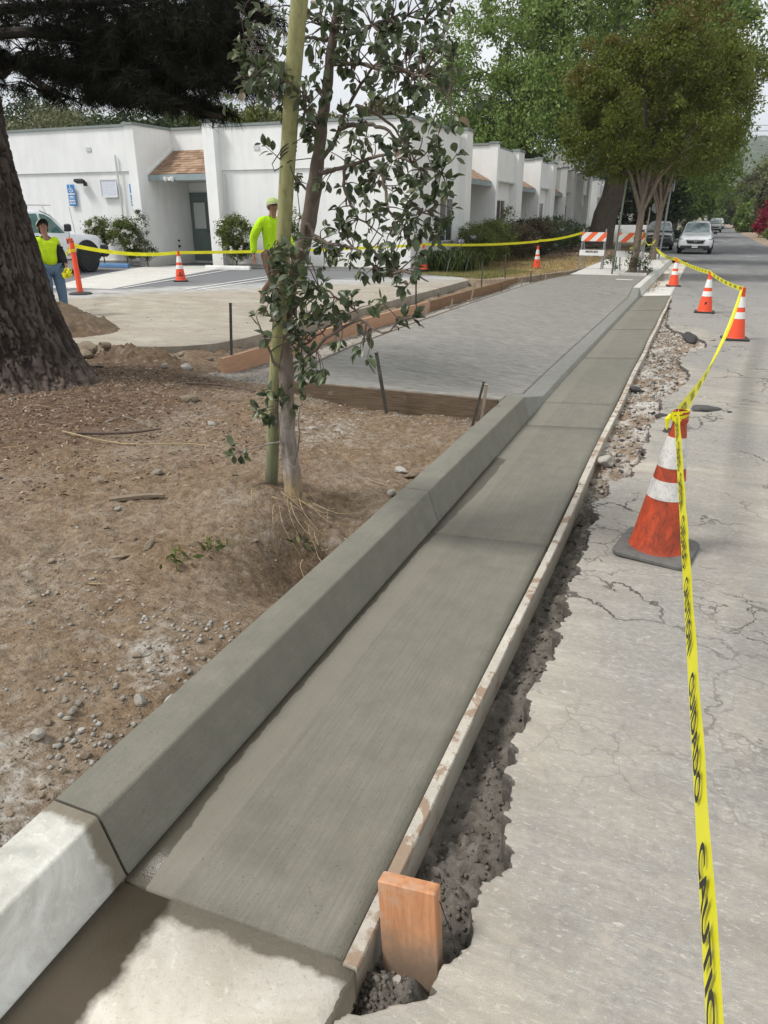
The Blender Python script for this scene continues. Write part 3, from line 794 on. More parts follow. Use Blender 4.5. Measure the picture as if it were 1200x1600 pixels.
lot = mb.build('parking_lot', M_lot); tag(lot, kind='structure')
# paler path from the door across the lot, painted lines
def quad_sheet(name, pts, off, m, parent=None, kind='structure', zf=lz):
    me = bpy.data.meshes.new(name)
    me.from_pydata([(x, y, zf(y) + off) for x, y in pts], [], [tuple(range(len(pts)))])
    me.materials.append(m)
    o = link_mesh(name, me, parent)
    if parent is None: tag(o, kind=kind)
    return o
M_paint = simple('road_paint', (0.66, 0.66, 0.64), 0.8, 0.2, 9, 70, 0.3, 0.002, kind='World')
quad_sheet('path', [(-13.6, 12.9), (-12.0, 13.1), (-13.0, 16.6), (-13.9, 20.0), (-14.4, 21.5), (-17.0, 20.8), (-16.4, 18.8), (-15.0, 15.5)], 0.006, M_walk)
def line_on_lot(a, b, w=0.09, off=0.009):
    a = Vector((a[0], a[1])); b = Vector((b[0], b[1])); t = (b - a).normalized(); n = Vector((-t.y, t.x)) * w / 2
    quad_sheet('painted_line', [tuple(a - n), tuple(b - n), tuple(b + n), tuple(a + n)], off, M_paint, lot)
line_on_lot((-10.45, 13.6), (-10.85, 18.6)); line_on_lot((-10.13, 13.7), (-10.45, 18.6))
line_on_lot((-13.9, 12.7), (-12.9, 12.85)); line_on_lot((-11.9, 13.4), (-13.3, 19.6), 0.08, 0.012)

# ---- kerb, gutter, sidewalk
def kerb_piece(name, y0, y1, h0, h1, m, n=6, wob=0.0):
    ysn = np.linspace(y0, y1, n)
    V = []; F = []
    for y in ysn:
        t = (y - y0) / (y1 - y0); h = h0 + (h1 - h0) * t; zz = zrf(y)
        w = wob * math.sin(y * 9.0)
        fx = -1.242 + (0.15 - h) * 0.28
        prof = [(-1.398, -0.2), (-1.398 + w, h - 0.006), (-1.392, h), (fx - 0.010, h), (fx - 0.003, h - 0.003), (fx + 0.001, h - 0.010), (-1.185, min(h - 0.02, -0.020)), (-1.179, min(-0.029, h - 0.03)), (-1.176, -0.2)]
        V += [(p[0], y, p[1] + zz) for p in prof]
    k = 9
    for i in range(n - 1):
        for j in range(k - 1):
            F.append((i * k + j, i * k + j + 1, (i + 1) * k + j + 1, (i + 1) * k + j))
    F.append(tuple(range(k))); F.append(tuple(range((n - 1) * k + k - 1, (n - 1) * k - 1, -1)))
    mb = MB(); mb.add(V, F)
    return mb.build(name, m, kerb_root, smooth=True)
kerb_root = bpy.data.objects.new('kerb', None); C.objects.link(kerb_root); tag(kerb_root, kind='structure')
kerb_piece('kerb_section', -1.2, 1.046, 0.150, 0.150, M_oldkerb_near, 3)
kerb_piece('kerb_section', 1.054, 3.655, 0.150, 0.150, M_kerb, 12, 0.0015)
kerb_piece('kerb_section', 3.661, 6.150, 0.150, 0.150, M_kerb, 12, 0.0015)
kerb_piece('kerb_section', 6.154, 6.86, 0.150, 0.012, M_strip, 6)
kerb_piece('kerb_section', 6.862, 12.3, 0.012, 0.012, M_strip, 16)
kerb_piece('kerb_section', 12.304, 17.75, 0.012, 0.012, M_strip, 16)
kerb_piece('kerb_section', 17.752, 18.60, 0.012, 0.150, M_strip, 6)
for a, b_ in ((18.605, 21.6), (21.61, 24.6), (24.61, 27.6), (27.61, 30.6), (30.61, 33.6), (33.61, 36.2)):
    kerb_piece('kerb_section', a, b_, 0.15, 0.15, M_oldkerb, 5)
mb = MB()
cy = [(-1.32, 36.2), (-1.45, 38), (-1.9, 40), (-2.6, 42), (-3.4, 45), (-4.0, 48), (-4.25, 53), (-4.25, 80), (-2.8, 118), (-2.6, 300)]
for (x0, y0), (x1, y1) in zip(cy[:-1], cy[1:]):
    d = Vector((x1 - x0, y1 - y0)).normalized(); nn = Vector((d.y, -d.x)) * 0.075
    za, zb = zrf(y0), zrf(y1)
    P = [(x0 - nn.x, y0 - nn.y), (x0 + nn.x, y0 + nn.y), (x1 + nn.x, y1 + nn.y), (x1 - nn.x, y1 - nn.y)]
    zz = [za, za, zb, zb]
    mb.add([(p[0], p[1], z_ - .2) for p, z_ in zip(P, zz)] + [(p[0], p[1], z_ + .15) for p, z_ in zip(P, zz)], [(4, 5, 6, 7), (0, 1, 5, 4), (1, 2, 6, 5), (2, 3, 7, 6), (3, 0, 4, 7)])
mb.build('kerb_section', M_oldkerb, kerb_root)

gut_root = bpy.data.objects.new('gutter', None); C.objects.link(gut_root); tag(gut_root, kind='structure')
def gutter_piece(y0, y1, m, n=10, xr=-0.532, lip=0.004, xl=-1.177):
    yy = np.linspace(y0, y1, n); xx = np.concatenate([np.linspace(xl, -1.03, 6), np.linspace(-1.02, xr, 10)])
    X, Y = np.meshgrid(xx, yy)
    t = (X - xl) / (xr - xl)
    t = (X + 1.177) / 0.645
    Z = -0.030 + 0.006 * sstep(0.0, 0.25, t) + (lip + 0.024) * np.clip((t - 0.2) / 0.8, 0, 1) + zr(Y) + 0.0012 * fbm(X, Y, 3, 2, 5)
    # skirt
    X = np.concatenate([X[:, :1], X, X[:, -1:]], 1); Y = np.concatenate([Y[:, :1], Y, Y[:, -1:]], 1); Z = np.concatenate([Z[:, :1] - .12, Z, Z[:, -1:] - .12], 1)
    X = np.concatenate([X[:1], X, X[-1:]], 0); Y2 = np.concatenate([Y[:1], Y, Y[-1:]], 0); Z = np.concatenate([Z[:1] - .12, Z, Z[-1:] - .12], 0)
    return link_mesh('gutter_slab', grid_mesh('gutter_slab', X, Y2, Z, m), gut_root)
gutter_piece(-1.2, 1.027, M_oldgut_near, 8, xr=-0.495)
joints = [1.033, 3.50, 5.93, 6.80, 9.4, 12.3, 15.3, 18.60]
for a, b_ in zip(joints[:-1], joints[1:]):
    gutter_piece(a + 0.003, b_ - 0.003, M_gut, 14)
gutter_piece(18.604, 21.6, M_walk, 6)
for a in np.arange(21.61, 36, 3.0):
    gutter_piece(a, min(a + 2.99, 36.2), M_oldgut, 4)
# smoother flow band along the kerb face of the fresh pieces
yy = np.linspace(1.035, 17.9, 240)
X = np.stack([0 * yy - 1.186, 0 * yy - 1.12, -1.022 + 0.004 * fbm(yy, yy * 0, 3, 3, 8)], 1); Y = np.repeat(yy[:, None], 3, 1)
Z = np.stack([-0.0235 + 0 * yy, -0.0235 + 0 * yy, -0.0215 + 0 * yy], 1) + zr(Y)
Z[:, 2] = -0.0210 + zr(yy)

# pale laitance line at the foot of the kerb face
yy = np.linspace(1.06, 5.9, 200)
w = 0.0015 + 0.002 * fbm(yy, yy * 0, 8, 3, 12)
X = np.stack([-1.1865 + 0 * yy, -1.1835 + 0 * yy, -1.178 + w], 1); Y = np.repeat(yy[:, None], 3, 1)
Z = np.stack([-0.013 + w * .6, -0.0165 + 0 * yy, -0.0185 + 0 * yy], 1)

# water standing in the flow line, running over the old gutter
def water_material():
    m, nt, b = mat('wet_film')
    v = coord(nt, 'World')
    n = noise(nt, v, 5, 5, 0.6)
    cc = ramp(nt, n, [(0.3, (0.088, 0.074, 0.050)), (0.7, (0.128, 0.110, 0.078))])
    setb(nt, b, color=cc, rough=0.34, spec=0.35, normal=bump(nt, noise(nt, v, 60, 3), 0.12, 0.002))
    return m
M_water = water_material()
wy = np.linspace(1.035, 5.05, 420)
rw = np.interp(wy, [-1.2, 0.6, 0.8, 0.93, 1.0, 1.04, 1.2, 1.6, 2.6, 3.3, 3.9, 4.4, 4.75, 4.95, 5.05], [-1.0, -1.0, -0.995, -0.985, -0.975, -1.118, -1.140, -1.148, -1.152, -1.142, -1.105, -1.09, -1.08, -1.10, -1.172])
rw = rw + 0.012 * fbm(wy, wy * 0, 4.0, 4, 77) * np.interp(wy, [4.9, 5.05], [1, 0]) + 0.006 * fbm(wy, wy * 0, 14.0, 2, 78)
cols = [-1.178 + 0 * wy] + [(-1.178) * (1 - t) + rw * t for t in (0.35, 0.7, 1.0)]
X = np.stack(cols, 1); X = np.maximum(X, -1.178); Y = np.repeat(wy[:, None], 4, 1)
Zg = lambda X: -0.030 + 0.006 * sstep(0.0, 0.25, (X + 1.177) / 0.645) + 0.028 * np.clip(((X + 1.177) / 0.645 - 0.2) / 0.8, 0, 1)
Z = np.maximum(Zg(X) + 0.0022, np.where(Y > 1.03, -0.0185, -1))

# damp stain on old gutter beside the new pour
M_damp = simple('damp_old_concrete', (0.185, 0.165, 0.125), 0.6, 0.15, 12, 90, 0.4, 0.003, kind='World')
dx_ = np.linspace(-1.06, -0.50, 60)
wd = 0.045 + 0.016 * fbm(dx_, dx_ * 0, 8, 4, 15) + 0.05 * sstep(-0.60, -0.50, dx_)
X = np.stack([dx_, dx_, dx_], 0); Y = np.stack([1.026 + 0 * dx_, 1.026 - wd * .5, 1.026 - wd], 0)

wd2 = 0.05 + 0.008 * fbm(np.linspace(-1.397, -1.25, 20), np.zeros(20), 20, 3, 18)
dx2 = np.linspace(-1.395, -1.262, 20)
X = np.stack([dx2, dx2], 0); Y = np.stack([1.044 + 0 * dx2, 1.044 - wd2], 0)


# new driveway slab
sw = bpy.data.objects.new('sidewalk', None); C.objects.link(sw); tag(sw, kind='structure')
yy = np.concatenate([np.linspace(5.99, 8, 40), np.linspace(8.05, 23.0, 150)])
left = np.interp(yy, [5.9, 6.3, 6.94, 8, 10.1, 13, 16.5, 18.5, 20.5, 21.8, 23.0], [-3.40, -3.50, -3.63, -3.71, -3.79, -3.83, -3.85, -3.83, -3.72, -3.58, -3.40])
t = np.concatenate([np.linspace(0, 0.8, 20), np.linspace(0.82, 1, 14)])
X = left[:, None] * (1 - t)[None, :] + (-1.402) * t[None, :]
Y = np.repeat(yy[:, None], len(t), 1)
lip = np.interp(yy, [5.99, 6.154, 6.86, 17.75, 18.6, 23], [0.15, 0.15, 0.012, 0.012, 0.15, 0.15])
wgt = sstep(-3.1, -1.402, X) * 0.6 + 0.4 * np.clip((X + 3.1) / 1.7, 0, 1)
Z = 0.15 + (lip[:, None] - 0.15) * wgt + zr(Y) + 0.0025 * fbm(X, Y, 2.2, 3, 91)
nx_ = X.shape[1]
X = np.concatenate([X[:, :1], X, X[:, -1:]], 1); Y = np.concatenate([Y[:, :1], Y, Y[:, -1:]], 1); Z = np.concatenate([Z[:, :1] - .15, Z, Z[:, -1:] - .15], 1)
X = np.concatenate([X[:1], X, X[-1:]], 0); Y = np.concatenate([Y[:1], Y, Y[-1:]], 0); Z = np.concatenate([Z[:1] - .15, Z, Z[-1:] - .15], 0)
link_mesh('fresh_slab', grid_mesh('fresh_slab', X, Y, Z, M_slab), sw)
# utility lid near the far end
def wz(y): return 0.15 + zrf(y)
quad_sheet('utility_lid', [(-2.05, 21.0), (-1.62, 21.0), (-1.62, 21.35), (-2.05, 21.35)], 0.006, M_walk, sw, zf=wz)
# old walk beyond
for i, a in enumerate(np.arange(23.01, 60, 1.5)):
    b_ = a + 1.485
    xl = -3.55 - 0.02 * (a - 23)
    if i < 2:
        P = [(xl, a), (-2.15, a), (-2.15, b_), (xl, b_)]
    else:
        P = [(xl, a), (-1.402 if a < 36 else -4.3 if a > 47 else float(np.interp(a, [36, 40, 42, 45, 48], [-1.402, -2.1, -2.8, -3.6, -4.2])), a)]
        P += [(P[1][0], b_), (xl, b_)]
        if P[1][0] <= xl + 0.3: continue
    me = bpy.data.meshes.new('paving_slab')
    me.from_pydata([(x, y, wz(y)) for x, y in P] + [(x, y, wz(y) - .15) for x, y in P], [], [(0, 1, 2, 3), (4, 5, 1, 0), (5, 6, 2, 1), (6, 7, 3, 2), (7, 4, 0, 3)])
    me.materials.append(M_walk); link_mesh('paving_slab', me, sw)
# tree wells in the walk
M_bark_mulch = simple('tree_well_soil', (0.15, 0.115, 0.08), 0.95, 0.4, 8, 40, 0.8, 0.02, kind='World')
quad_sheet('tree_well_soil', [(-2.15, 23.1), (-1.402, 23.1), (-1.402, 26.0), (-2.15, 26.0)], 0.002, M_bark_mulch, sw, zf=wz)
mb = MB(); mb.box((-1.78, 23.05, 0.15 - .158 + 0.0), (0.76, 0.09, 0.16)); mb.build('edging', M_walk, sw)

# ---- lawn
yy = np.concatenate([np.arange(19.4, 62, 0.5)])
lefts = np.interp(yy, [19.4, 20.5, 21, 60], [-6.2, -7.5, -8.2, -12])
rights = np.interp(yy, [19.4, 20, 22, 24.5, 27, 60], [-5.55, -4.75, -4.35, -3.75, -3.63, -4.4])
t = np.linspace(0, 1, 40)
X = lefts[:, None] * (1 - t) + rights[:, None] * t; Y = np.repeat(yy[:, None], 40, 1)
Z = 0.145 + zr(Y) + 0.10 * sstep(26, 40, Y) * (1 - t)[None, :] + 0.02 * fbm(X, Y, 1.2, 4, 101)
X = np.concatenate([X, X[:, -1:]], 1); Y = np.concatenate([Y, Y[:, -1:]], 1); Z = np.concatenate([Z, Z[:, -1:] - .2], 1)
X = np.concatenate([X[:1], X], 0); Y = np.concatenate([Y[:1], Y], 0); Z = np.concatenate([Z[:1] - .2, Z], 0)
lawn = link_mesh('lawn', grid_mesh('lawn', X, Y, Z, M_lawn)); tag(lawn, kind='structure')
def lawn_z(x, y):
    l_ = np.interp(y, [19.4, 20.5, 21, 60], [-6.2, -7.5, -8.2, -12]); r_ = np.interp(y, [19.4, 20, 22, 24.5, 27, 60], [-5.55, -4.75, -4.35, -3.75, -3.63, -4.4])
    tt = np.clip((x - l_) / (r_ - l_), 0, 1)
    return 0.145 + zr(y) + 0.10 * sstep(26, 40, y) * (1 - tt) + 0.02 * fbm(x, y, 1.2, 4, 101)
# grass blades
def blades(name, n, fx, zf, h, w, m, seed, lean=0.5):
    rs = np.random.RandomState(seed)
    x, y = fx(rs, n)
    n = len(x)
    z = zf(x, y)
    a = rs.rand(n) * 2 * np.pi; hh = h * (0.5 + rs.rand(n)); lx = np.cos(a) * hh * lean * rs.rand(n); lyy = np.sin(a) * hh * lean * rs.rand(n)
    b = rs.rand(n) * np.pi; wx = np.cos(b) * w; wyy = np.sin(b) * w
    V = np.stack([np.stack([x - wx, y - wyy, z], 1), np.stack([x + wx, y + wyy, z], 1), np.stack([x + lx, y + lyy, z + hh], 1)], 1).reshape(-1, 3)
    F = np.arange(3 * len(x)).reshape(-1, 3)
    me = fast_mesh(name, V, F, m)
    return me
M_gr_dry = leafmat('grass_straw', [(0.40, 0.28, 0.13), (0.55, 0.42, 0.22), (0.30, 0.21, 0.10), (0.24, 0.24, 0.08)], 0.2)
M_gr_grn = leafmat('grass_green', [(0.10, 0.14, 0.03), (0.20, 0.22, 0.06), (0.36, 0.31, 0.12), (0.09, 0.12, 0.03)], 0.2)
def fdry(rs, n):
    x = -8 + rs.rand(n) * 4.6; y = 21 + rs.rand(n) ** 1.5 * 14
    k = (x < np.interp(y, [20, 22, 24.5, 27, 60], [-4.9, -4.5, -3.95, -3.7, -4.4]))
    return x[k], y[k]
def fgrn(rs, n):
    x = -8 + rs.rand(n) * 3.2; y = 19.9 + rs.rand(n) * 3.6
    k = (x < np.interp(y, [19.4, 20, 22, 24.5], [-5.7, -5.2, -4.9, -4.6])) & (x > np.interp(y, [19.4, 20.5, 21], [-6.0, -7.3, -8])) 
    return x[k], y[k]
o = link_mesh('dry_grass', blades('dry_grass', 26000, fdry, lawn_z, 0.05, 0.010, M_gr_dry, 3)); tag(o, 'straw coloured dry grass on the lawn below the hedge', 'grass', kind='stuff')
o = link_mesh('green_grass', blades('green_grass', 16000, fgrn, lawn_z, 0.06, 0.009, M_gr_grn, 4)); tag(o, 'yellowing green grass at the corner of the driveway', 'grass', kind='stuff')
# ================================================================ BUILDING
def stucco(name, col, streak=0.25):
    m, nt, b = mat(name)
    v = coord(nt, 'World')
    n1 = noise(nt, v, 0.9, 5, 0.6)
    n2 = noise(nt, coord(nt, 'World', (3.0, 3.0, 0.5)), 1.2, 5, 0.65)
    n3 = noise(nt, v, 26.0, 4, 0.6)
    cc = ramp(nt, n1, [(0.3, tuple(x * 0.90 for x in col)), (0.7, col)])
    cc = mix(nt, ramp(nt, n2, [(0.46, 0.0), (0.70, streak * 1.3)]), cc, tuple(x * 0.72 for x in col))
    x, y, z = sepxyz(nt, v)
    low = ramp(nt, mth(nt, 'ADD', mth(nt, 'MULTIPLY', z, 1.2), mth(nt, 'MULTIPLY', n3, 0.6)), [(0.35, 0.5), (0.85, 0.0)])
    cc = mix(nt, low, cc, (0.45, 0.41, 0.35))
    setb(nt, b, color=cc, rough=0.9, spec=0.2, normal=bump(nt, n3, 0.35, 0.01))
    return m
M_stucco = stucco('white_stucco', (0.84, 0.85, 0.84))
M_stucco2 = stucco('greyed_stucco', (0.60, 0.61, 0.59), 0.35)
M_coping = simple('coping_grey', (0.22, 0.25, 0.24), 0.6, 0.15, 3, 20, 0.1, kind='World')
M_fascia = simple('fascia_bluegrey', (0.27, 0.33, 0.34), 0.6, 0.12, 3, 20, 0.1, kind='World')
M_white = simple('white_trim', (0.72, 0.72, 0.70), 0.6, 0.08, 5, 30, 0.1)
M_door = simple('door_paint', (0.125, 0.165, 0.155), 0.45, 0.12, 3, 40, 0.1)
M_dark = simple('dark_metal', (0.035, 0.033, 0.032), 0.5, 0.2, 12, 60, 0.1, metal=0.5)
M_curtain = simple('curtain', (0.52, 0.55, 0.54), 0.9, 0.15, 8, 40, 0.2, stretch=(9, 9, 0.4))
def glass_dark(name, col=(0.045, 0.055, 0.06), r=0.08):
    m, nt, b = mat(name)
    n = noise(nt, coord(nt, 'World', (1, 1, 0.6)), 1.6, 4, 0.6)
    setb(nt, b, color=ramp(nt, n, [(0.35, tuple(x * .5 for x in col)), (0.65, tuple(x * 2.0 for x in col))]), rough=r, spec=0.7)
    return m
M_glass = glass_dark('window_glass')
M_eave = simple('soffit', (0.50, 0.50, 0.47), 0.8, 0.1, 3, 20, 0.1)
def shingle_mat():
    m, nt, b = mat('brown_shingles')
    r = nd(nt, 'ShaderNodeObjectInfo').outputs['Random']
    r2 = island(nt)
    rr = mth(nt, 'FRACT', mth(nt, 'ADD', r, r2))
    cc = ramp(nt, rr, [(0.0, (0.22, 0.145, 0.10)), (0.4, (0.31, 0.21, 0.145)), (0.7, (0.40, 0.285, 0.20)), (1.0, (0.17, 0.115, 0.08))])
    n = noise(nt, coord(nt, 'World'), 40, 4, 0.6)
    cc = mix(nt, ramp(nt, n, [(0.4, 0.0), (0.7, 0.4)]), cc, (0.20, 0.12, 0.08))
    setb(nt, b, color=cc, rough=0.95, spec=0.1, normal=bump(nt, n, 0.4, 0.01))
    return m
M_shingle = shingle_mat()

BT = 4.2
bld = thing('office_building', 'long low white stucco office building with stepped piers and shingled entry roofs', 'building', (-16, 21, 0))
inv = Vector((16, -21, 0))
def bpart(mb, name, m, **kw):
    o = mb.build(name, m, bld, **kw); o.location = inv; return o
def wall(a, b_, z0=-0.6, z1=BT, m=None, name='wall'):
    mb = MB(); mb.span((a[0], a[1], z0), (b_[0], b_[1], z1)); return bpart(mb, name, m or M_stucco)
def coping(a, b_, z=BT):
    mb = MB(); mb.span((a[0], a[1], z + 0.002), (b_[0], b_[1], z + 0.075)); return bpart(mb, 'coping', M_coping)
# left wing: lower wall slightly proud below the joint line
wall((-38, 20.68), (-17.20, 27), z1=2.93)
wall((-38, 20.63), (-17.20, 27), z0=2.93)
coping((-38, 20.58), (-17.24, 27.1))
wall((-17.20, 20.30), (-16.86, 22.9))                  # corner pier and the side of the entry
coping((-17.24, 20.24), (-16.82, 22.86))
wall((-16.86, 22.16), (-14.62, 22.5), z0=3.30, name='wall')  # above the canopy
coping((-16.81, 22.10), (-14.67, 22.6))
wall((-17.19, 22.9), (-14.3, 23.2), z1=3.6)                 # door wall
wall((-14.62, 20.75), (-14.22, 23.1))                       # pier right of the door
coping((-14.66, 20.69), (-14.18, 23.2), BT + 0.02)
wall((-14.22, 21.10), (-8.1, 25.7), z1=2.90)
wall((-14.22, 21.05), (-7.94, 25.7), z0=2.905, z1=BT - 0.11)
wall((-8.1, 21.05), (-7.9, 25.75), z0=-0.6, z1=2.90)
coping((-14.17, 21.01), (-7.86, 25.68), BT - 0.105)
wall((-8.0, 25.75), (-7.72, 26.45)); coping((-8.04, 25.70), (-7.68, 26.5), BT)
# long side facing the street: repeating blocks with piers, panels and recessed entries
def window(y0, y1, z0, z1, x, name='window', n=1):
    mb = MB()
    t = 0.05
    mb.span((x, y0 - t, z0 - t), (x + 0.035, y0, z1 + t)); mb.span((x, y1, z0 - t), (x + 0.035, y1 + t, z1 + t))
    mb.span((x, y0, z1), (x + 0.034, y1, z1 + t)); mb.span((x, y0, z0 - t), (x + 0.034, y1, z0))
    for i in range(1, n + 1):
        yy_ = y0 + (y1 - y0) * i / (n + 1); mb.span((x, yy_ - .02, z0), (x + 0.03, yy_ + .02, z1))
    fr = bpart(mb, name, M_white)
    g = MB(); g.span((x + 0.004, y0, z0), (x + 0.012, y1, z1)); p = g.build('pane', M_glass, fr)
    return fr
window(23.55, 24.85, 0.85, 2.10, -7.895, n=1)
def lampbox(x, y, z):
    mb = MB(); mb.box((x + 0.07, y, z), (0.14, 0.12, 0.20), bev=0.02); mb.box((x + 0.10, y, z - .13), (0.07, 0.07, 0.10)); return bpart(mb, 'wall_lamp', M_dark)
def entry_roof(y0, y1, xw=-9.3, xe_=-8.0, zt=3.42, ze=2.80, off=0.0, nrow=6, ncol=5):
    # shed roof falling along the street between two blocks
    mb = MB(); mb.prism([(y0, zt), (y1, ze), (y1, ze - 0.05), (y0, zt - 0.05)], 'x', -11.5, xe_); bpart(mb, 'canopy', M_eave)
    mb = MB(); mb.prism([(y0, zt - .01), (y1 + .03, ze - .02), (y1 + .03, ze - 0.16), (y0, ze - 0.16)], 'x', xe_ + 0.004, xe_ + 0.03); bpart(mb, 'gable', M_fascia if False else M_eave)
    mb = MB(); mb.span((-11.4, y1 + .04, ze - 0.15), (xe_ + .05, y1 + .09, ze + 0.0)); bpart(mb, 'fascia', M_fascia)
for k, (y0, d, last) in enumerate([(30.1, 4.9, 0), (38.5, 4.5, 0), (46.0, 4.0, 0), (52.5, 4.4, 0), (59.6, 4.4, 0), (67.0, 10.0, 1)]):
    zt = BT + zrf(y0) * 0.25
    wall((-13, y0), (-8.16, y0 + d), z1=zt - .05, m=M_stucco if k != 2 else M_stucco2)
    wall((-8.16, y0), (-7.78, y0 + 0.28), z1=zt, m=M_stucco)
    wall((-8.16, y0 + d - 1.05), (-7.84, y0 + d), z1=zt, m=M_stucco)
    coping((-13, y0 - 0.05), (-8.13, y0 + d + 0.05), zt - .045)
    coping((-8.13, y0 - 0.05), (-7.74, y0 + 0.32), zt); coping((-8.13, y0 + d - 1.1), (-7.80, y0 + d + 0.05), zt)
    wall((-8.16, y0 + .28), (-8.02, y0 + d - 1.05), z0=2.92, z1=zt - .08)
    mb = MB(); mb.span((-8.16, y0 + .28, 2.86), (-7.96, y0 + d - 1.05, 2.92)); bpart(mb, 'ledge', M_stucco2)
    window(y0 + 1.6, y0 + 2.9, 0.9, 2.18, -8.155)
    lampbox(-8.16, y0 + 0.9, 2.62)
wall((-13, 26.5), (-9.6, 78), z1=3.6, m=M_stucco)                    # inner wall of the recesses
for k, (y0, y1) in enumerate(((26.46, 30.1), (35.0, 38.5), (43.0, 46.0))):
    z0 = zrf(y0) * .25
    # roof of the recess: slopes down towards the street
    xo, xi = -8.0, -9.6; zo, zi = 2.86 + z0, 3.72 + z0
    mb = MB(); mb.prism([(xi, zi), (xo, zo), (xo, zo - 0.06), (xi, zi - 0.06)], 'y', y0 + .01, y1 - .01); bpart(mb, 'canopy', M_eave)
    mb = MB(); mb.span((xo - .02, y0 + .01, zo - 0.16), (xo + .035, y1 - .01, zo + 0.012)); bpart(mb, 'fascia', M_fascia)
    rows = 9; L_ = math.hypot(xo - xi, zo - zi); ang = math.atan2(zi - zo, xi - xo)
    for r in range(rows):
        a0 = r / rows; xx = xo + (xi - xo) * (a0 + 0.5 / rows); zz = zo + (zi - zo) * (a0 + 0.5 / rows)
        if k == 0:
            y = y0 + .02 - random.random() * .2
            while y < y1 - .02:
                w = random.uniform(0.24, 0.36); ya, yb = max(y, y0 + .02), min(y + w - .008, y1 - .02)
                if yb > ya + .02:
                    mb = MB(); mb.box((xx, (ya + yb) / 2, zz + 0.03 + random.random() * .008), (L_ / rows + .04, yb - ya, 0.022), ry=math.atan2(zi - zo, xo - xi) + 0.06)
                    bpart(mb, 'shingle', M_shingle)
                y += w
        else:
            mb = MB(); y = y0 + .02
            while y < y1 - .02:
                w = random.uniform(0.24, 0.36); yb = min(y + w - .008, y1 - .02)
                mb.box((xx, (y + yb) / 2, zz + 0.03 + random.random() * .008), (L_ / rows + .04, yb - y, 0.022), ry=math.atan2(zi - zo, xo - xi) + 0.06); y += w
            o = bpart(mb, 'shingles', M_shingle); o['kind'] = 'stuff'
    window(y0 + (y1 - y0) * .3, y0 + (y1 - y0) * .3 + .9, 0.9, 2.1, -9.59)
    mb = MB(); mb.span((-9.64, y0 + .01, 3.6 + z0), (-9.55, y1 - .01, BT)); bpart(mb, 'wall', M_stucco)
# door-side entry canopy: shingles fall towards the camera
cx0, cx1 = -16.84, -14.63; yE, zE, yT, zT = 20.82, 2.80, 22.15, 3.56
mb = MB(); mb.prism([(yE, zE), (yT, zT), (yT, zT - .06), (yE, zE - .06)], 'x', cx0, cx1); bpart(mb, 'canopy', M_eave)
mb = MB(); mb.span((cx0 - .06, yE - .05, zE - .16), (cx1, yE - .004, zE + .015)); bpart(mb, 'fascia', M_fascia)
mb = MB(); mb.span((cx0, yE, zE - .14), (cx1, 22.88, zE - .10)); bpart(mb, 'soffit', M_eave)
mb = MB(); mb.prism([(yE - .05, zE + .02), (yT, zT + .05), (yT, zT + .12), (yE - .05, zE + .09)], 'x', cx0 - .03, cx0 + .04); bpart(mb, 'flashing', M_white)
rows = 10; L_ = math.hypot(yT - yE, zT - zE); sl = math.atan2(zT - zE, yT - yE)
shp = {}
for r in range(rows):
    t = (r + .5) / rows; yy_ = yE + (yT - yE) * t; zz = zE + (zT - zE) * t
    x = cx0 + .05 - random.random() * .15
    while x < cx1 - .01:
        w = random.choice((0.16, 0.20, 0.25, 0.30)); xa, xb = max(x, cx0 + .05), min(x + w - .007, cx1 - .005)
        if xb > xa + .02:
            mb = MB(); mb.box(((xa + xb) / 2, yy_, zz + .03 + random.random() * .007), (xb - xa, L_ / rows + .035, .022), rx=sl - .07)
            bpart(mb, 'shingle', M_shingle)
        x += w
# door
mb = MB(); mb.span((-17.02, 22.84, 0.10), (-16.98, 22.90, 2.34)); mb.span((-15.98, 22.84, 0.10), (-15.94, 22.90, 2.34)); mb.span((-16.98, 22.84, 2.28), (-15.98, 22.90, 2.34))
bpart(mb, 'door_frame', M_door)
mb = MB(); mb.span((-16.975, 22.86, 0.12), (-15.985, 22.895, 2.275)); door = bpart(mb, 'door', M_door)
mb = MB()
x0, x1, z0, z1 = -16.72, -16.24, 1.18, 2.02
mb.span((x0 - .04, 22.84, z0 - .04), (x1 + .04, 22.857, z0)); mb.span((x0 - .04, 22.84, z1), (x1 + .04, 22.857, z1 + .04)); mb.span((x0 - .04, 22.84, z0), (x0, 22.857, z1)); mb.span((x1, 22.84, z0), (x1 + .04, 22.857, z1))
mb.build('window_frame', M_door, door)
mb = MB(); nn = 26
P = [(x0 + (x1 - x0) * i / nn, 22.852 + .006 * math.sin(i * 1.9), 0) for i in range(nn + 1)]
mb.add([(p[0], p[1], z0) for p in P] + [(p[0], p[1], z1) for p in P], [(i, i + 1, nn + 2 + i, nn + 1 + i) for i in range(nn)]); mb.build('curtain', M_curtain, door)
mb = MB(); mb.tube([(-16.07, 22.80, 1.08), (-16.07, 22.86, 1.08)], .018); mb.tube([(-16.07, 22.80, 1.08), (-16.18, 22.80, 1.08)], .012); mb.box((-16.07, 22.855, 1.2), (.05, .012, .12)); mb.build('handle', M_dark, door)
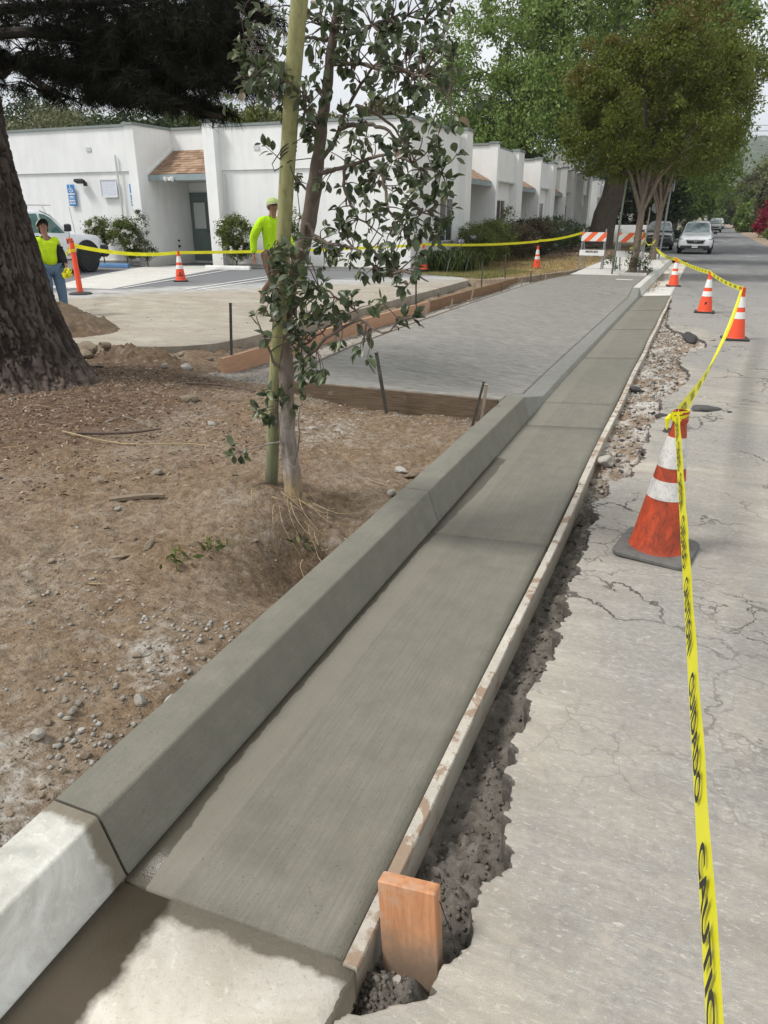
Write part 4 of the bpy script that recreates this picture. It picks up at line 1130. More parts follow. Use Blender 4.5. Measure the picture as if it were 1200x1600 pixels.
# floodlight on the canopy edge and wall fittings
mb = MB(); mb.box((-16.0, yE - .08, zE - .12), (.10, .06, .10)); mb.lathe([(.03, 0), (.055, .05), (.06, .12), (.05, .14)], 10, (-15.86, yE - .12, zE - .20)); mb.lathe([(.03, 0), (.055, .05), (.06, .12), (.05, .14)], 10, (-16.12, yE - .12, zE - .20))
bpart(mb, 'floodlight', M_white)
mb = MB(); mb.box((-19.46, 20.50, 2.66), (.34, .20, .10), rz=.1, rx=-.35, bev=.02); mb.box((-19.30, 20.57, 2.57), (.08, .10, .12))
bpart(mb, 'wall_lamp', M_dark)
mb = MB(); mb.box((-16.83, 22.0, .62), (.06, .05, .08)); mb.box((-16.83, 22.0, .80), (.05, .05, .06)); bpart(mb, 'pipe_outlet', M_dark)
mb = MB(); mb.box((-14.1, 21.01, 1.0), (.05, .06, .10)); mb.tube([(-14.1, 21.02, -.3), (-14.1, 21.02, 2.8)], .018); bpart(mb, 'conduit', M_stucco2)
for vx_, vz_ in ((-12.9, 3.5), (-10.6, 3.5), (-19.0, 3.6), (-22.5, 3.6)):
    mb = MB(); yv_ = 21.04 if vx_ > -15 else 20.62
    mb.span((vx_ - .10, yv_ - .012, vz_ - .06), (vx_ + .10, yv_, vz_ + .06)); bpart(mb, 'vent', M_stucco2)
mb = MB(); mb.tube([(-17.9, 20.56, 3.4), (-17.9, 20.60, -.2)], .03, 8); bpart(mb, 'downpipe', M_stucco2)
mb = MB(); mb.span((-38, 20.60, 0.16), (-17.21, 20.68, 0.19)); mb.span((-14.2, 21.04, 0.14), (-8.1, 21.10, 0.17)); bpart(mb, 'weep_screed', M_stucco2)
# roof deck
mb = MB(); mb.span((-38, 23.3, 3.7), (-9.5, 40, 3.75)); bpart(mb, 'roof', M_coping)
mb = MB(); mb.span((-36, 24, 3.75), (-20, 34, 4.1)); bpart(mb, 'roof', M_stucco2)

# signs on the wall
M_blue = simple('sign_blue', (0.03, 0.22, 0.55), 0.4, 0.1, 8, 40, 0.0)
M_lett = simple('sign_white', (0.85, 0.86, 0.88), 0.5, 0.03, 8, 40, 0.0)
M_black = simple('print_black', (0.015, 0.015, 0.017), 0.5, 0.1, 8, 40, 0.0)
def text_mesh(txt, size, m, name='lettering', bold=0.0):
    cu = bpy.data.curves.new('t', 'FONT'); cu.body = txt; cu.size = size; cu.align_x = 'CENTER'; cu.align_y = 'CENTER'; cu.offset = bold; cu.resolution_u = 3
    ob = bpy.data.objects.new('t', cu); C.objects.link(ob)
    dg = bpy.context.evaluated_depsgraph_get(); dg.update()
    me = bpy.data.meshes.new_from_object(ob.evaluated_get(dg))
    bpy.data.objects.remove(ob); me.name = name
    me.materials.clear(); me.materials.append(m)
    return me
def wall_text(txt, size, x, z, parent, y=-0.012, bold=0.004, m=None):
    o = link_mesh('lettering', text_mesh(txt, size, m or M_lett, bold=bold), parent, (x, y, z), (R(90), 0, 0)); return o
def access_sign(loc, label):
    t = thing('parking_sign', label, 'sign', loc, 0, 'blue accessible parking signs')
    mb = MB(); mb.box((0, 0, 0), (.31, .012, .66), bev=.004); mb.build('panel', M_blue, t)
    mb = MB()
    ringp = [(0.075 * math.cos(a), -.012, .17 + 0.075 * math.sin(a)) for a in np.linspace(R(150), R(380), 16)]
    mb.tube(ringp, .011, 6); mb.lathe([(.0, -.022), (.022, -.01), (.022, .01), (.0, .022)], 8, (-.02, -.012, .285))
    mb.tube([(-.02, -.012, .26), (-.012, -.012, .17), (.05, -.012, .165), (.075, -.012, .10), (.10, -.012, .105)], .013, 6); mb.tube([(-.018, -.012, .225), (.045, -.012, .22)], .009, 6)
    mb.build('wheelchair_symbol', M_lett, t)
    wall_text('PARKING', .07, 0, .035, t); wall_text('ONLY', .075, 0, -.055, t)
    mb = MB(); mb.box((0, -.009, -.115), (.27, .006, .012)); mb.build('rule', M_lett, t)
    wall_text('MINIMUM', .058, 0, -.175, t); wall_text('FINE $250', .058, 0, -.255, t)
access_sign((-19.985, 20.60, 2.24), 'blue accessible parking sign left of the white notice board')
access_sign((-17.35, 20.60, 2.22), 'blue accessible parking sign beside the corner pier, right of the notice board')
t = thing('notice_board', 'pale framed notice board on the white stucco wall', 'notice board', (-18.35, 20.60, 2.43))
mb = MB(); mb.box((0, 0, 0), (.62, .02, .50), bev=.006); mb.build('panel', simple('notice_panel', (0.62, 0.66, 0.74), 0.4, 0.06, 6, 30, 0), t)
mb = MB(); mb.box((0, -.006, .26), (.66, .04, .03)); mb.box((0, -.006, -.26), (.66, .04, .03)); mb.box((-.325, -.006, 0), (.03, .039, .49)); mb.box((.325, -.006, 0), (.03, .039, .49)); mb.build('frame', M_white, t)
mb = MB()
for i in range(9): mb.box((random.uniform(-.02, .02), -.0125, .18 - i * .045), (.34 + random.random() * .12, .002, .009))
mb.build('text_lines', M_lett, t)

# wheel stops
def wheel_stop(loc, rz, col, label, L_=1.5):
    t = thing('wheel_stop', label, 'wheel stop', loc, rz, 'parking wheel stops')
    mb = MB(); mb.prism([(-.08, 0), (.08, 0), (.07, .07), (.045, .115), (-.045, .115), (-.07, .07)], 'x', -L_ / 2, L_ / 2); mb.build('block', simple('stop_' + label[:4], col, .8, .15, 6, 40, .4), t)
    mb = MB(); mb.lathe([(.015, .11), (.02, .118), (.0, .12)], 8, (-L_ / 2 + .2, 0, 0)); mb.lathe([(.015, .11), (.02, .118), (.0, .12)], 8, (L_ / 2 - .2, 0, 0)); mb.build('spike', M_stake_s, t)
wheel_stop((-13.45, 19.85, lz(20) + .01), .12, (0.70, 0.70, 0.68), 'white concrete wheel stop right of the entry door')
wheel_stop((-17.45, 19.35, lz(19) + .01), .12, (0.10, 0.22, 0.42), 'blue painted wheel stop in front of the pickup truck', 1.1)

# low white wall and hedge beyond the lawn
lw = MB(); lw.box((-5.9, 66, .25), (4.5, .3, 1.3)); o = lw.build('low_wall', M_stucco); tag(o, 'low white stucco wall beyond the lawn behind the barricades', 'wall')
# distant house
hh = thing('distant_house', 'small cream house with a red tiled gable roof at the end of the street', 'house', (2.2, 470, -.5))
mb = MB(); mb.box((0, 0, 2.4), (8.5, 8, 4.8)); mb.build('wall', stucco('cream_stucco', (0.62, 0.58, 0.50)), hh)
mb = MB(); mb.prism([(-4.9, 4.7), (4.9, 4.7), (4.0, 7.6), (-4.0, 7.6)], 'y', -4.6, 4.6)
rf_ = mb.build('roof', simple('red_tile', (0.34, 0.17, 0.12), .9, .25, 2, 12, .5, .05), hh)
mb = MB(); mb.box((-2.6, 2, 8), (.8, .8, 1.6)); mb.build('chimney', M_stucco2, rf_)
mb = MB(); mb.box((-.5, -4.02, 1.6), (3.6, .06, 2.4)); mb.build('garage_door', simple('garage', (0.50, 0.50, 0.47), .7), hh)
mb = MB(); mb.box((2.9, -4.02, 2.6), (.9, .06, 1.1)); mb.build('window', M_glass, hh)
# ================================================================ VEGETATION
def rot_frames(n, rs, up=0.0):
    """random leaf frames: direction d, side s"""
    d = rs.normal(size=(n, 3)); d[:, 2] += up; d /= np.linalg.norm(d, axis=1)[:, None]
    s = np.cross(d, rs.normal(size=(n, 3))); s /= np.linalg.norm(s, axis=1)[:, None]
    return d, s
def leaf_cloud(name, P, size, m, seed, up=0.0, aspect=0.45, fold=0.25, jit=0.5):
    """four-point folded leaves at points P"""
    rs = np.random.RandomState(seed); n = len(P)
    d, s = rot_frames(n, rs, up)
    nrm = np.cross(d, s)
    L_ = (size * (1 - jit / 2 + jit * rs.rand(n)))[:, None]
    a = P; b_ = P + d * L_ * .5 + s * L_ * aspect * .5 + nrm * L_ * fold * .3; c = P + d * L_; e = P + d * L_ * .5 - s * L_ * aspect * .5 + nrm * L_ * fold * .3
    V = np.stack([a, b_, c, e], 1).reshape(-1, 3); F = np.arange(4 * n).reshape(-1, 4)
    return fast_mesh(name, V, F, m)
def in_ellipsoid(rs, n, c, r, shell=0.55):
    d = rs.normal(size=(n, 3)); d /= np.linalg.norm(d, axis=1)[:, None]
    k = shell + (1 - shell) * rs.rand(n) ** 0.6
    return np.array(c) + d * np.array(r) * k[:, None]
def clump_points(rs, ell, nclump, per, cr):
    """leaf points gathered into clumps spread over several ellipsoids"""
    P = []
    vol = np.array([e[1][0] * e[1][1] * e[1][2] for e in ell]) ** (2 / 3.); vol = vol / vol.sum()
    for (c, r), w in zip(ell, vol):
        k = max(2, int(nclump * w)); cc = in_ellipsoid(rs, k, c, r)
        for q in cc:
            m_ = int(per * rs.uniform(.5, 1.5)); rr = cr * rs.uniform(.6, 1.4)
            P.append(q + rs.normal(size=(m_, 3)) * rr * np.array([.55, .55, .42]))
    return np.concatenate(P)
def bark_mat(name, col, dark, sc=(9, 9, 1.6), bs=0.8, bd=0.03):
    m, nt, b = mat(name)
    v = coord(nt, 'Object', sc)
    n1 = noise(nt, v, 2.4, 6, 0.65, .6); n2 = noise(nt, coord(nt, 'Object'), 30, 4, .6)
    cc = ramp(nt, n1, [(0.3, dark), (0.65, col), (0.85, tuple(x * 1.35 for x in col))])
    cc = mix(nt, ramp(nt, n2, [(.4, 0.), (.7, .4)]), cc, dark)
    setb(nt, b, color=cc, rough=.95, spec=.15, normal=bump(nt, n1, bs, bd))
    return m
M_bark_g = bark_mat('grey_brown_bark', (0.20, 0.165, 0.13), (0.075, 0.06, 0.048))
M_bark_pale = bark_mat('pale_smooth_bark', (0.25, 0.205, 0.165), (0.13, 0.10, 0.078), (5, 5, 1.5), .4, .01)
M_bark_far = bark_mat('distant_bark', (0.26, 0.22, 0.18), (0.10, 0.08, 0.06))
M_twig = simple('twig_bark', (0.115, 0.085, 0.07), .85, .3, 20, 80, .4)

LF_big = leafmat('leaf_mid_green', [(0.100, 0.150, 0.030), (0.175, 0.255, 0.055), (0.250, 0.345, 0.095), (0.110, 0.175, 0.040)], .4)
LF_olive = leafmat('leaf_dark_olive', [(0.068, 0.088, 0.013), (0.115, 0.142, 0.020), (0.175, 0.195, 0.034), (0.085, 0.112, 0.018)], .45)
LF_red = leafmat('leaf_reddish', [(0.13, 0.085, 0.02), (0.16, 0.12, 0.025), (0.10, 0.11, 0.02)], .35)
LF_dark = leafmat('leaf_dark_green', [(0.022, 0.038, 0.012), (0.040, 0.062, 0.018), (0.060, 0.085, 0.024)], .25)
LF_hedge = leafmat('leaf_hedge', [(0.060, 0.090, 0.020), (0.105, 0.145, 0.030), (0.19, 0.21, 0.055), (0.055, 0.085, 0.020)], .3)
LF_purp = leafmat('leaf_brown_purple', [(0.060, 0.040, 0.028), (0.085, 0.060, 0.032), (0.050, 0.060, 0.022)], .25)
LF_yel = leafmat('leaf_yellow_green', [(0.10, 0.125, 0.025), (0.16, 0.18, 0.04), (0.20, 0.20, 0.05), (0.07, 0.10, 0.02)], .35)
LF_straw = leafmat('leaf_grey_green', [(0.10, 0.115, 0.05), (0.16, 0.16, 0.075), (0.21, 0.20, 0.10), (0.075, 0.09, 0.035)], .35)
LF_boug = leafmat('bougainvillea', [(0.22, 0.010, 0.035), (0.34, 0.020, 0.055), (0.16, 0.01, 0.03)], .3)
LF_flower = leafmat('white_petals', [(0.75, 0.74, 0.66), (0.82, 0.80, 0.74)], .2)

def branchy(mb, base, top, r0, targets, rs, bend=.15, r1=None):
    """trunk then limbs that fork towards targets"""
    base = Vector(base); top = Vector(top)
    n = 7
    pts = [base.lerp(top, i / (n - 1)) + Vector((rs.uniform(-1, 1), rs.uniform(-1, 1), 0)) * bend * r0 * (0 < i < n - 1) for i in range(n)]
    rad = [r0 * (1.25 if i == 0 else 1 - .35 * i / (n - 1)) for i in range(n)]
    mb.tube(pts, rad, 12)
    for q in targets:
        q = Vector(q); top_ = top; top = base.lerp(top_, rs.uniform(.72, 1.0)) if len(targets) < 14 else top_; d = (q - top); m1 = top + d * .35 + Vector((0, 0, d.length * .12)); m2 = top + d * .7 + Vector((rs.uniform(-1, 1), rs.uniform(-1, 1), .3)) * d.length * .06
        mb.tube([top - Vector((0, 0, r0 * .5)), m1, m2, q], [r0 * .42, r0 * .30, r0 * .17, r0 * .05], 7)
        for k in range(3):
            a = m1.lerp(q, rs.uniform(.1, .7)); e = a + Vector((rs.uniform(-1, 1), rs.uniform(-1, 1), rs.uniform(-.2, .8))) * d.length * .35
            mb.tube([a, a.lerp(e, .5) + Vector((0, 0, .04 * d.length)), e], [r0 * .14, r0 * .09, r0 * .03], 5)
        top = top_

def tree(name, label, loc, trunk_top, r0, ell, nclump, per, cr, size, lm, bm, seed, group=None, cat='tree', extra=None, ntarg=9):
    rs = np.random.RandomState(seed)
    t = thing(name, label, cat, loc, 0, group)
    mb = MB()
    tg = []
    for c, r in ell:
        for q in in_ellipsoid(rs, max(2, ntarg // len(ell)), c, np.array(r) * .8, .3): tg.append(q)
    branchy(mb, (0, 0, -.1), trunk_top, r0, tg, rs)
    mb.build('trunk', bm, t, smooth=True)
    P = clump_points(rs, ell, nclump, per, cr)
    link_mesh('crown', leaf_cloud('crown', P, size, lm, seed + 1), t)
    if extra: extra(t, rs)
    return t

# --- big spreading tree behind the building
def droop(t, rs):
    # hanging sprays around the skirt of the crown
    P = []
    for k in range(620):
        a = rs.uniform(0, 2 * np.pi); r = rs.uniform(.6, 1.02)
        x, y = 9.2 * r * math.cos(a) - 1.6, 7.0 * r * math.sin(a); z0 = rs.uniform(4.8, 8.2); L_ = rs.uniform(1.0, 2.9)
        if -4.5 < x < 5: z0 += 1.9; L_ *= .7
        n = int(60 * L_ / 1.5); u = rs.rand(n)
        P.append(np.stack([x + rs.normal(size=n) * .28, y + rs.normal(size=n) * .28, z0 - u * L_], 1))
    link_mesh('foliage', leaf_cloud('hanging', np.concatenate(P), .24, LF_big, 5, up=-1.0), t)
tree('shade_tree', 'huge spreading shade tree with drooping green foliage behind the hedge', (-6.3, 50.5, -.15), (1.1, .3, 5.6), .82,
     [((.2, 0, 10.2), (7.6, 7.0, 5.0)), ((-6.4, -1, 9.3), (5.0, 5, 4.6)), ((4.4, -2, 9.0), (3.6, 4.4, 4.4)), ((0, 1, 14.5), (7.5, 6, 3.5))], 1000, 95, .62, .25, LF_big, M_bark_g, 11, extra=droop, ntarg=22)
# --- street trees
tree('street_tree', 'round dark olive street tree with a pale trunk nearest the new sidewalk', (-1.86, 23.9, -.02), (.05, 0, 2.2), .125,
     [((-.35, 0, 4.45), (2.1, 2.0, 1.7)), ((.7, 0, 5.5), (1.7, 1.6, 1.3)), ((-1.25, .2, 3.7), (1.2, 1.3, 1.1)), ((1.35, 0, 4.2), (1.2, 1.3, 1.5)), ((-.3, 0, 3.3), (1.5, 1.3, .7)), ((-.6, .2, 5.6), (.9, .9, .8))], 400, 105, .24, .105, LF_olive, M_bark_pale, 21,
     'street trees in the sidewalk wells', ntarg=12, extra=lambda t, rs: link_mesh('new_growth', leaf_cloud('newg', clump_points(rs, [((-1.2, -.3, 5.3), (1.2, 1.2, .7)), ((.6, -.3, 6.4), (1.4, 1.2, .6))], 45, 100, .26), .10, LF_red, 25), t))
tree('street_tree', 'second dark olive street tree with a forked trunk beside the sign post', (-1.95, 34.5, -.13), (.1, 0, 2.3), .15,
     [((.4, 0, 5.2), (2.6, 2.4, 2.2)), ((1.2, 0, 6.5), (2.0, 2.0, 1.6)), ((-.9, 0, 4.6), (1.8, 1.8, 1.4))], 330, 110, .32, .13, LF_olive, M_bark_pale, 31, 'street trees in the sidewalk wells', ntarg=11)
# --- row of trees further along the left kerb
far_l = [(-3.4, 84, 7.2, 4.0, 'pale green leafy tree beyond the parked cars'), (-5.5, 70, 7.5, 4.2, 'dark tree on the left behind the two sign posts'), (-4.0, 112, 7.8, 4.8, 'tall dark tree behind the white utility pole'),
         (-3.2, 150, 9.0, 6.0, 'far street tree left of the red roofed house'), (-9.0, 92, 9.5, 6.0, 'dark green tree mass left of the parked cars')]
for i, (x, y, h, w, lab) in enumerate(far_l):
    tree('roadside_tree', lab, (x, y, zrf(y)), (.2, 0, 2.4), .28, [((0, 0, h * .62), (w, w, h * .36)), ((w * .4, 0, h * .5), (w * .6, w * .6, h * .25)), ((-w * .5, 0, h * .52), (w * .6, w * .6, h * .3))], 200, 75, w * .13, .28 + y * .0012, (LF_big, LF_dark, LF_dark, LF_big, LF_dark)[i], M_bark_far, 41 + i, 'trees along the left side of the street', ntarg=9)
# --- right side of the street
right = [(7.6, 150, 9.5, 4.4, LF_straw, 'pale olive tree on the right side of the street'), (5.7, 112, 4.0, 2.2, LF_big, 'rounded green shrub left of the red bougainvillea'), (8.2, 92, 8.4, 3.6, LF_straw, 'large grey green bush above the bougainvillea'),
         (5.6, 215, 8.0, 4.4, LF_big, 'far green tree on the right where the street narrows'), (14, 150, 16, 7.5, LF_yel, 'tall sloping tree mass on the right hillside'), (7.2, 124, 6.6, 3.2, LF_hedge, 'tall green bush behind the pale olive tree'), (4.6, 300, 8, 5, LF_dark, 'dark shrub at the far right bend')]
for i, (x, y, h, w, lm, lab) in enumerate(right):
    tree('roadside_bush', lab, (x, y, zrf(y) - .1), (.1, 0, h * .3), .18, [((0, 0, h * .5), (w, w, h * .48)), ((-w * .4, 0, h * .34), (w * .55, w * .5, h * .34))], 300, 90, w * .15, .30 + y * .0012, lm, M_bark_far, 61 + i, 'trees and bushes along the right side of the street', cat='bush', ntarg=5)
t = thing('bougainvillea_bush', 'dark red bougainvillea bush at the right edge of the street', 'bush', (6.5, 84, zrf(84)))
rs = np.random.RandomState(5); mb = MB(); branchy(mb, (0, 0, 0), (0, 0, .7), .08, in_ellipsoid(rs, 8, (0, 0, 1.9), (1.5, 1.5, 1.2)), rs); mb.build('stems', M_bark_far, t)
link_mesh('blossom', leaf_cloud('blossom', clump_points(rs, [((0, 0, 2.2), (2.0, 1.8, 1.7)), ((-1.2, 0, 1.4), (1.0, 1, 1.2))], 110, 70, .3), .22, LF_boug, 6), t)
link_mesh('leaves', leaf_cloud('leaves', clump_points(rs, [((.2, 0, 1.1), (1.8, 1.6, 1.0))], 50, 50, .3), .22, LF_dark, 7), t)
t = thing('green_bush', 'low bright green bush below the bougainvillea on the right verge', 'bush', (5.5, 77, zrf(77)))
mb = MB(); branchy(mb, (0, 0, 0), (0, 0, .3), .05, in_ellipsoid(rs, 6, (0, 0, .8), (.7, .7, .5)), rs); mb.build('stems', M_bark_far, t)
link_mesh('leaves', leaf_cloud('leaves', clump_points(rs, [((0, 0, .8), (.9, .9, .8))], 40, 60, .2), .16, LF_big, 8), t)
# --- trees behind the building
backs = [(-44, 46, 8.8, 6.0, LF_straw, 'grey green straggly tree behind the roof at the far left'), (-36, 44, 8.2, 5, LF_dark, 'dark bushy tree behind the left roof'), (-33.5, 48, 9.0, 4.6, LF_olive, 'olive tree behind the roof above the notice board'),
         (-28.5, 47, 8.4, 4.2, LF_yel, 'yellow green tree behind the roof above the entry'), (-23.6, 46, 7.6, 3.2, LF_yel, 'small yellow green tree right of the entry roof'), (-19.0, 46, 8.3, 2.6, LF_straw, 'small grey green tree behind the wooden tree pole'), (-52, 50, 11, 7, LF_dark, 'tall dark tree at the left edge behind the building'), (-13.5, 50, 7.0, 2.6, LF_straw, 'low pale tree behind the middle of the roof')]
for i, (x, y, h, w, lm, lab) in enumerate(backs):
    tree('background_tree', lab, (x, y, -.3), (.2, 0, h * .4), .25, [((0, 0, h * .62), (w, w * .8, h * .38)), ((w * .5, 0, h * .52), (w * .6, w * .5, h * .34))], 260, 120, w * .17, .30, lm, M_bark_far, 81 + i, 'trees behind the white building', ntarg=14)

# --- hedges and bushes
def bush(name, label, loc, ell, nclump, per, cr, size, lm, seed, group=None, flowers=0, cat='bush', stems=True, fcol=None):
    rs = np.random.RandomState(seed)
    t = thing(name, label, cat, loc, 0, group)
    if stems:
        mb = MB(); h = max(c[2] for c, r in ell)
        branchy(mb, (0, 0, -.05), (0, 0, h * .3), .022 * max(1, h), [q for c, r in ell for q in in_ellipsoid(rs, 4, c, np.array(r) * .8, .3)], rs); mb.build('stems', M_twig, t)
    link_mesh('leaves', leaf_cloud('leaves', clump_points(rs, ell, nclump, per, cr), size, lm, seed + 1), t)
    if flowers:
        P = np.concatenate([in_ellipsoid(rs, max(1, flowers // len(ell)), c, np.array(r) * 1.02, .9) for c, r in ell])
        P = np.repeat(P, 12, 0) + rs.normal(size=(len(P) * 12, 3)) * .028
        link_mesh('blossom', leaf_cloud('blossom', P, .085, fcol or LF_flower, seed + 2, aspect=.9), t)
    return t
g_ = 'white flowering rose bushes against the wall'
bush('rose_bush', 'low rose bush with white blooms behind the truck hood', (-18.5, 20.1, .1), [((0, 0, 1.05), (.5, .35, .42))], 45, 75, .12, .075, LF_hedge, 201, g_, 24)
bush('rose_bush', 'round rose bush with white blooms right of the pickup truck', (-17.45, 20.0, .1), [((0, 0, .95), (.55, .35, .42)), ((.2, 0, .5), (.35, .3, .3))], 80, 75, .12, .075, LF_hedge, 203, g_, 34)
bush('rose_bush', 'narrow climbing bush on the corner pier left of the entry', (-16.62, 20.0, .1), [((-.15, 0, 1.2), (.28, .2, .42)), ((.05, 0, .5), (.38, .2, .35))], 30, 50, .10, .06, LF_dark, 205, g_, 3)
bush('rose_bush', 'rose bush right of the entry pier behind the white wheel stop', (-13.55, 20.5, .1), [((0, 0, 1.0), (.62, .38, .48)), ((.1, 0, .5), (.4, .3, .3))], 90, 75, .13, .075, LF_hedge, 207, g_, 26)
bush('rose_bush', 'small airy rose bush behind the walking worker', (-11.8, 20.5, .1), [((0, 0, .9), (.55, .35, .5)), ((.3, 0, 1.4), (.25, .2, .35))], 50, 60, .13, .07, LF_hedge, 209, g_, 14)
g_ = 'clipped hedges along the white building'
bush('hedge', 'bright clipped boxwood hedge behind the strap leaved plants', (-6.95, 25.9, -.02), [((0, -1.6, .72), (.75, .9, .66)), ((0, 0, .75), (.8, 1.2, .7)), ((-.1, 1.6, .78), (.75, 1, .72))], 330, 100, .13, .055, LF_hedge, 221, g_, cat='hedge')
bush('hedge', 'dark low shrub against the wall left of the first recess', (-7.5, 29.6, -.02), [((0, 0, .85), (.5, 1.4, .6))], 60, 80, .14, .06, LF_dark, 223, g_, cat='hedge')
bush('hedge', 'brownish purple loose hedge in the middle of the row', (-6.85, 31.6, -.06), [((0, -1.5, .75), (.8, 1.2, .62)), ((0, .3, .85), (.8, 1.2, .7)), ((.1, 1.9, .8), (.85, 1.1, .7))], 300, 90, .15, .075, LF_purp, 225, g_, cat='hedge')
bush('hedge', 'dark green clipped hedge nearest the big tree trunk', (-6.9, 38.2, -.12), [((0, -2.2, .9), (.9, 1.8, .75)), ((0, 1.6, .9), (.9, 2.2, .8)), ((.3, 4.4, .8), (1, 1.5, .7))], 220, 85, .17, .075, LF_dark, 227, g_, cat='hedge')
bush('hedge', 'dark hedge beyond the low white wall', (-3.6, 72, -.4), [((0, 0, 1.1), (2.6, 1.2, 1.2)), ((-2.4, 0, 1.0), (1.6, 1.2, 1.1))], 120, 75, .3, .16, LF_dark, 229, g_, cat='hedge')
bush('shrub', 'thin upright nandina shrub against the pier window', (-7.35, 30.9, 0), [((0, 0, 1.55), (.3, .35, .5))], 16, 40, .12, .08, LF_yel, 231)
# strap-leaved agapanthus clump
t = thing('agapanthus', 'strap leaved agapanthus clump with pale lilac flower heads beside the driveway cone', 'plant', (-7.25, 22.6, -.02))
rs = np.random.RandomState(9)
def straps(n, cx, cy, rx, ry, hh, w, m, seed, name):
    rs = np.random.RandomState(seed); V = []; F = []
    for k in range(n):
        bx_, by_ = cx + rs.normal() * rx * .45, cy + rs.normal() * ry * .45; a = rs.uniform(0, 2 * np.pi); L_ = hh * rs.uniform(.6, 1.2); out = rs.uniform(.35, .95) * L_
        ca, sa = math.cos(a), math.sin(a); i0 = len(V)
        for q, (rr, zz) in enumerate(((0, 0), (.35, .62), (.72, .85), (1.0, .62))):
            ww = w * (1, 1.1, .8, .1)[q]
            V += [(bx_ + ca * out * rr - sa * ww, by_ + sa * out * rr + ca * ww, zz * L_), (bx_ + ca * out * rr + sa * ww, by_ + sa * out * rr - ca * ww, zz * L_)]
        F += [(i0 + 2 * q, i0 + 2 * q + 1, i0 + 2 * q + 3, i0 + 2 * q + 2) for q in range(3)]
    return fast_mesh(name, V, F, m)
link_mesh('leaves', straps(900, 0, 0, .75, 1.1, .62, .013, LF_dark, 3, 'leaves'), t)
link_mesh('leaves', straps(260, .1, 0, .75, 1.0, .66, .012, LF_hedge, 4, 'leaves'), t)
P = np.repeat(np.array([(rs.uniform(-.6, .7), rs.uniform(-.9, .9), rs.uniform(.75, 1.0)) for _ in range(9)]), 30, 0); P = P + rs.normal(size=P.shape) * .035
mb = MB()
for q in P[::30]: mb.tube([(q[0] * .6, q[1] * .7, 0), (q[0], q[1], q[2])], .006, 5)
mb.build('flower_stalks', LF_dark, t)
link_mesh('blossom', leaf_cloud('blossom', P, .045, leafmat('lilac', [(.38, .34, .48), (.5, .46, .6)], .2), 12, aspect=.7), t)
# suckers round the first street tree
bush('suckers', 'leafy green suckers sprouting at the foot of the nearest street tree', (-1.9, 23.55, .12), [((-.25, 0, .25), (.45, .3, .28)), ((.25, 0, .4), (.3, .3, .4)), ((.5, 0, .12), (.4, .3, .12))], 30, 32, .10, .06, LF_dark, 241, cat='plant')

# --- hills
hx = np.linspace(-420, 620, 150); hy = np.linspace(620, 1500, 90)
HX, HY = np.meshgrid(hx, hy)
rid = fbm(HX, HY, .0042, 6, 301, .55)
H_ = sstep(620, 1150, HY) * (88 + 34 * rid + 22 * sstep(60, 330, HX)) + 8 * fbm(HX, HY, .025, 4, 303)
H_ = H_ * (1 - .55 * sstep(40, -60, HX) * sstep(-200, -90, HX)) 
mh, nt, b = mat('hillside')
v = coord(nt, 'World')
n1 = noise(nt, v, .010, 8, .65); n2 = voro(nt, v, .055, 'F1'); n3 = noise(nt, v, .06, 5, .7)
cc = ramp(nt, n3, [(.3, (.045, .065, .035)), (.7, (.11, .125, .065))])
rock = ramp(nt, n2, [(.1, (.40, .33, .27)), (.6, (.19, .165, .14))])
x, y, z = sepxyz(nt, v)
rk = mth(nt, 'ADD', mth(nt, 'MULTIPLY', n1, 1.0), mth(nt, 'MULTIPLY', mth(nt, 'SUBTRACT', n3, .5), .8))
rk = mth(nt, 'SUBTRACT', rk, mth(nt, 'MULTIPLY', z, .0028))
cc = mix(nt, ramp(nt, rk, [(.36, 0.), (.44, .9)]), cc, rock)
setb(nt, b, color=cc, rough=1.0, spec=.05, normal=bump(nt, n3, 1.0, 6.0))
hill = link_mesh('hills', grid_mesh('hills', HX, HY, H_ - 6, mh)); tag(hill, kind='structure')
# ================================================================ MEASURED POSITIONS (metres, in the scene)
YT_TRUNK = [(-1.87, 3.22, 0.118), (-1.879, 3.23, 0.289), (-1.905, 3.25, 0.443), (-1.904, 3.25, 0.654), (-1.896, 3.25, 0.857), (-1.889, 3.25, 1.052), (-1.864, 3.25, 1.225), (-1.814, 3.25, 1.361), (-1.751, 3.25, 1.507), (-1.714, 3.25, 1.647), (-1.685, 3.25, 1.781), (-1.67, 3.26, 1.887), (-1.651, 3.27, 2.014), (-1.634, 3.28, 2.114), (-1.624, 3.3, 2.238), (-1.599, 3.3, 2.343), (-1.572, 3.3, 2.466), (-1.541, 3.3, 2.639)]
YT_POLE = [(-2.08, 3.32, 0.116), (-1.966, 3.25, 0.785), (-1.881, 3.2, 1.183), (-1.811, 3.14, 1.481), (-1.762, 3.1, 1.698), (-1.704, 3.05, 1.921), (-1.647, 3.0, 2.124), (-1.578, 2.95, 2.37), (-1.506, 2.9, 2.625)]
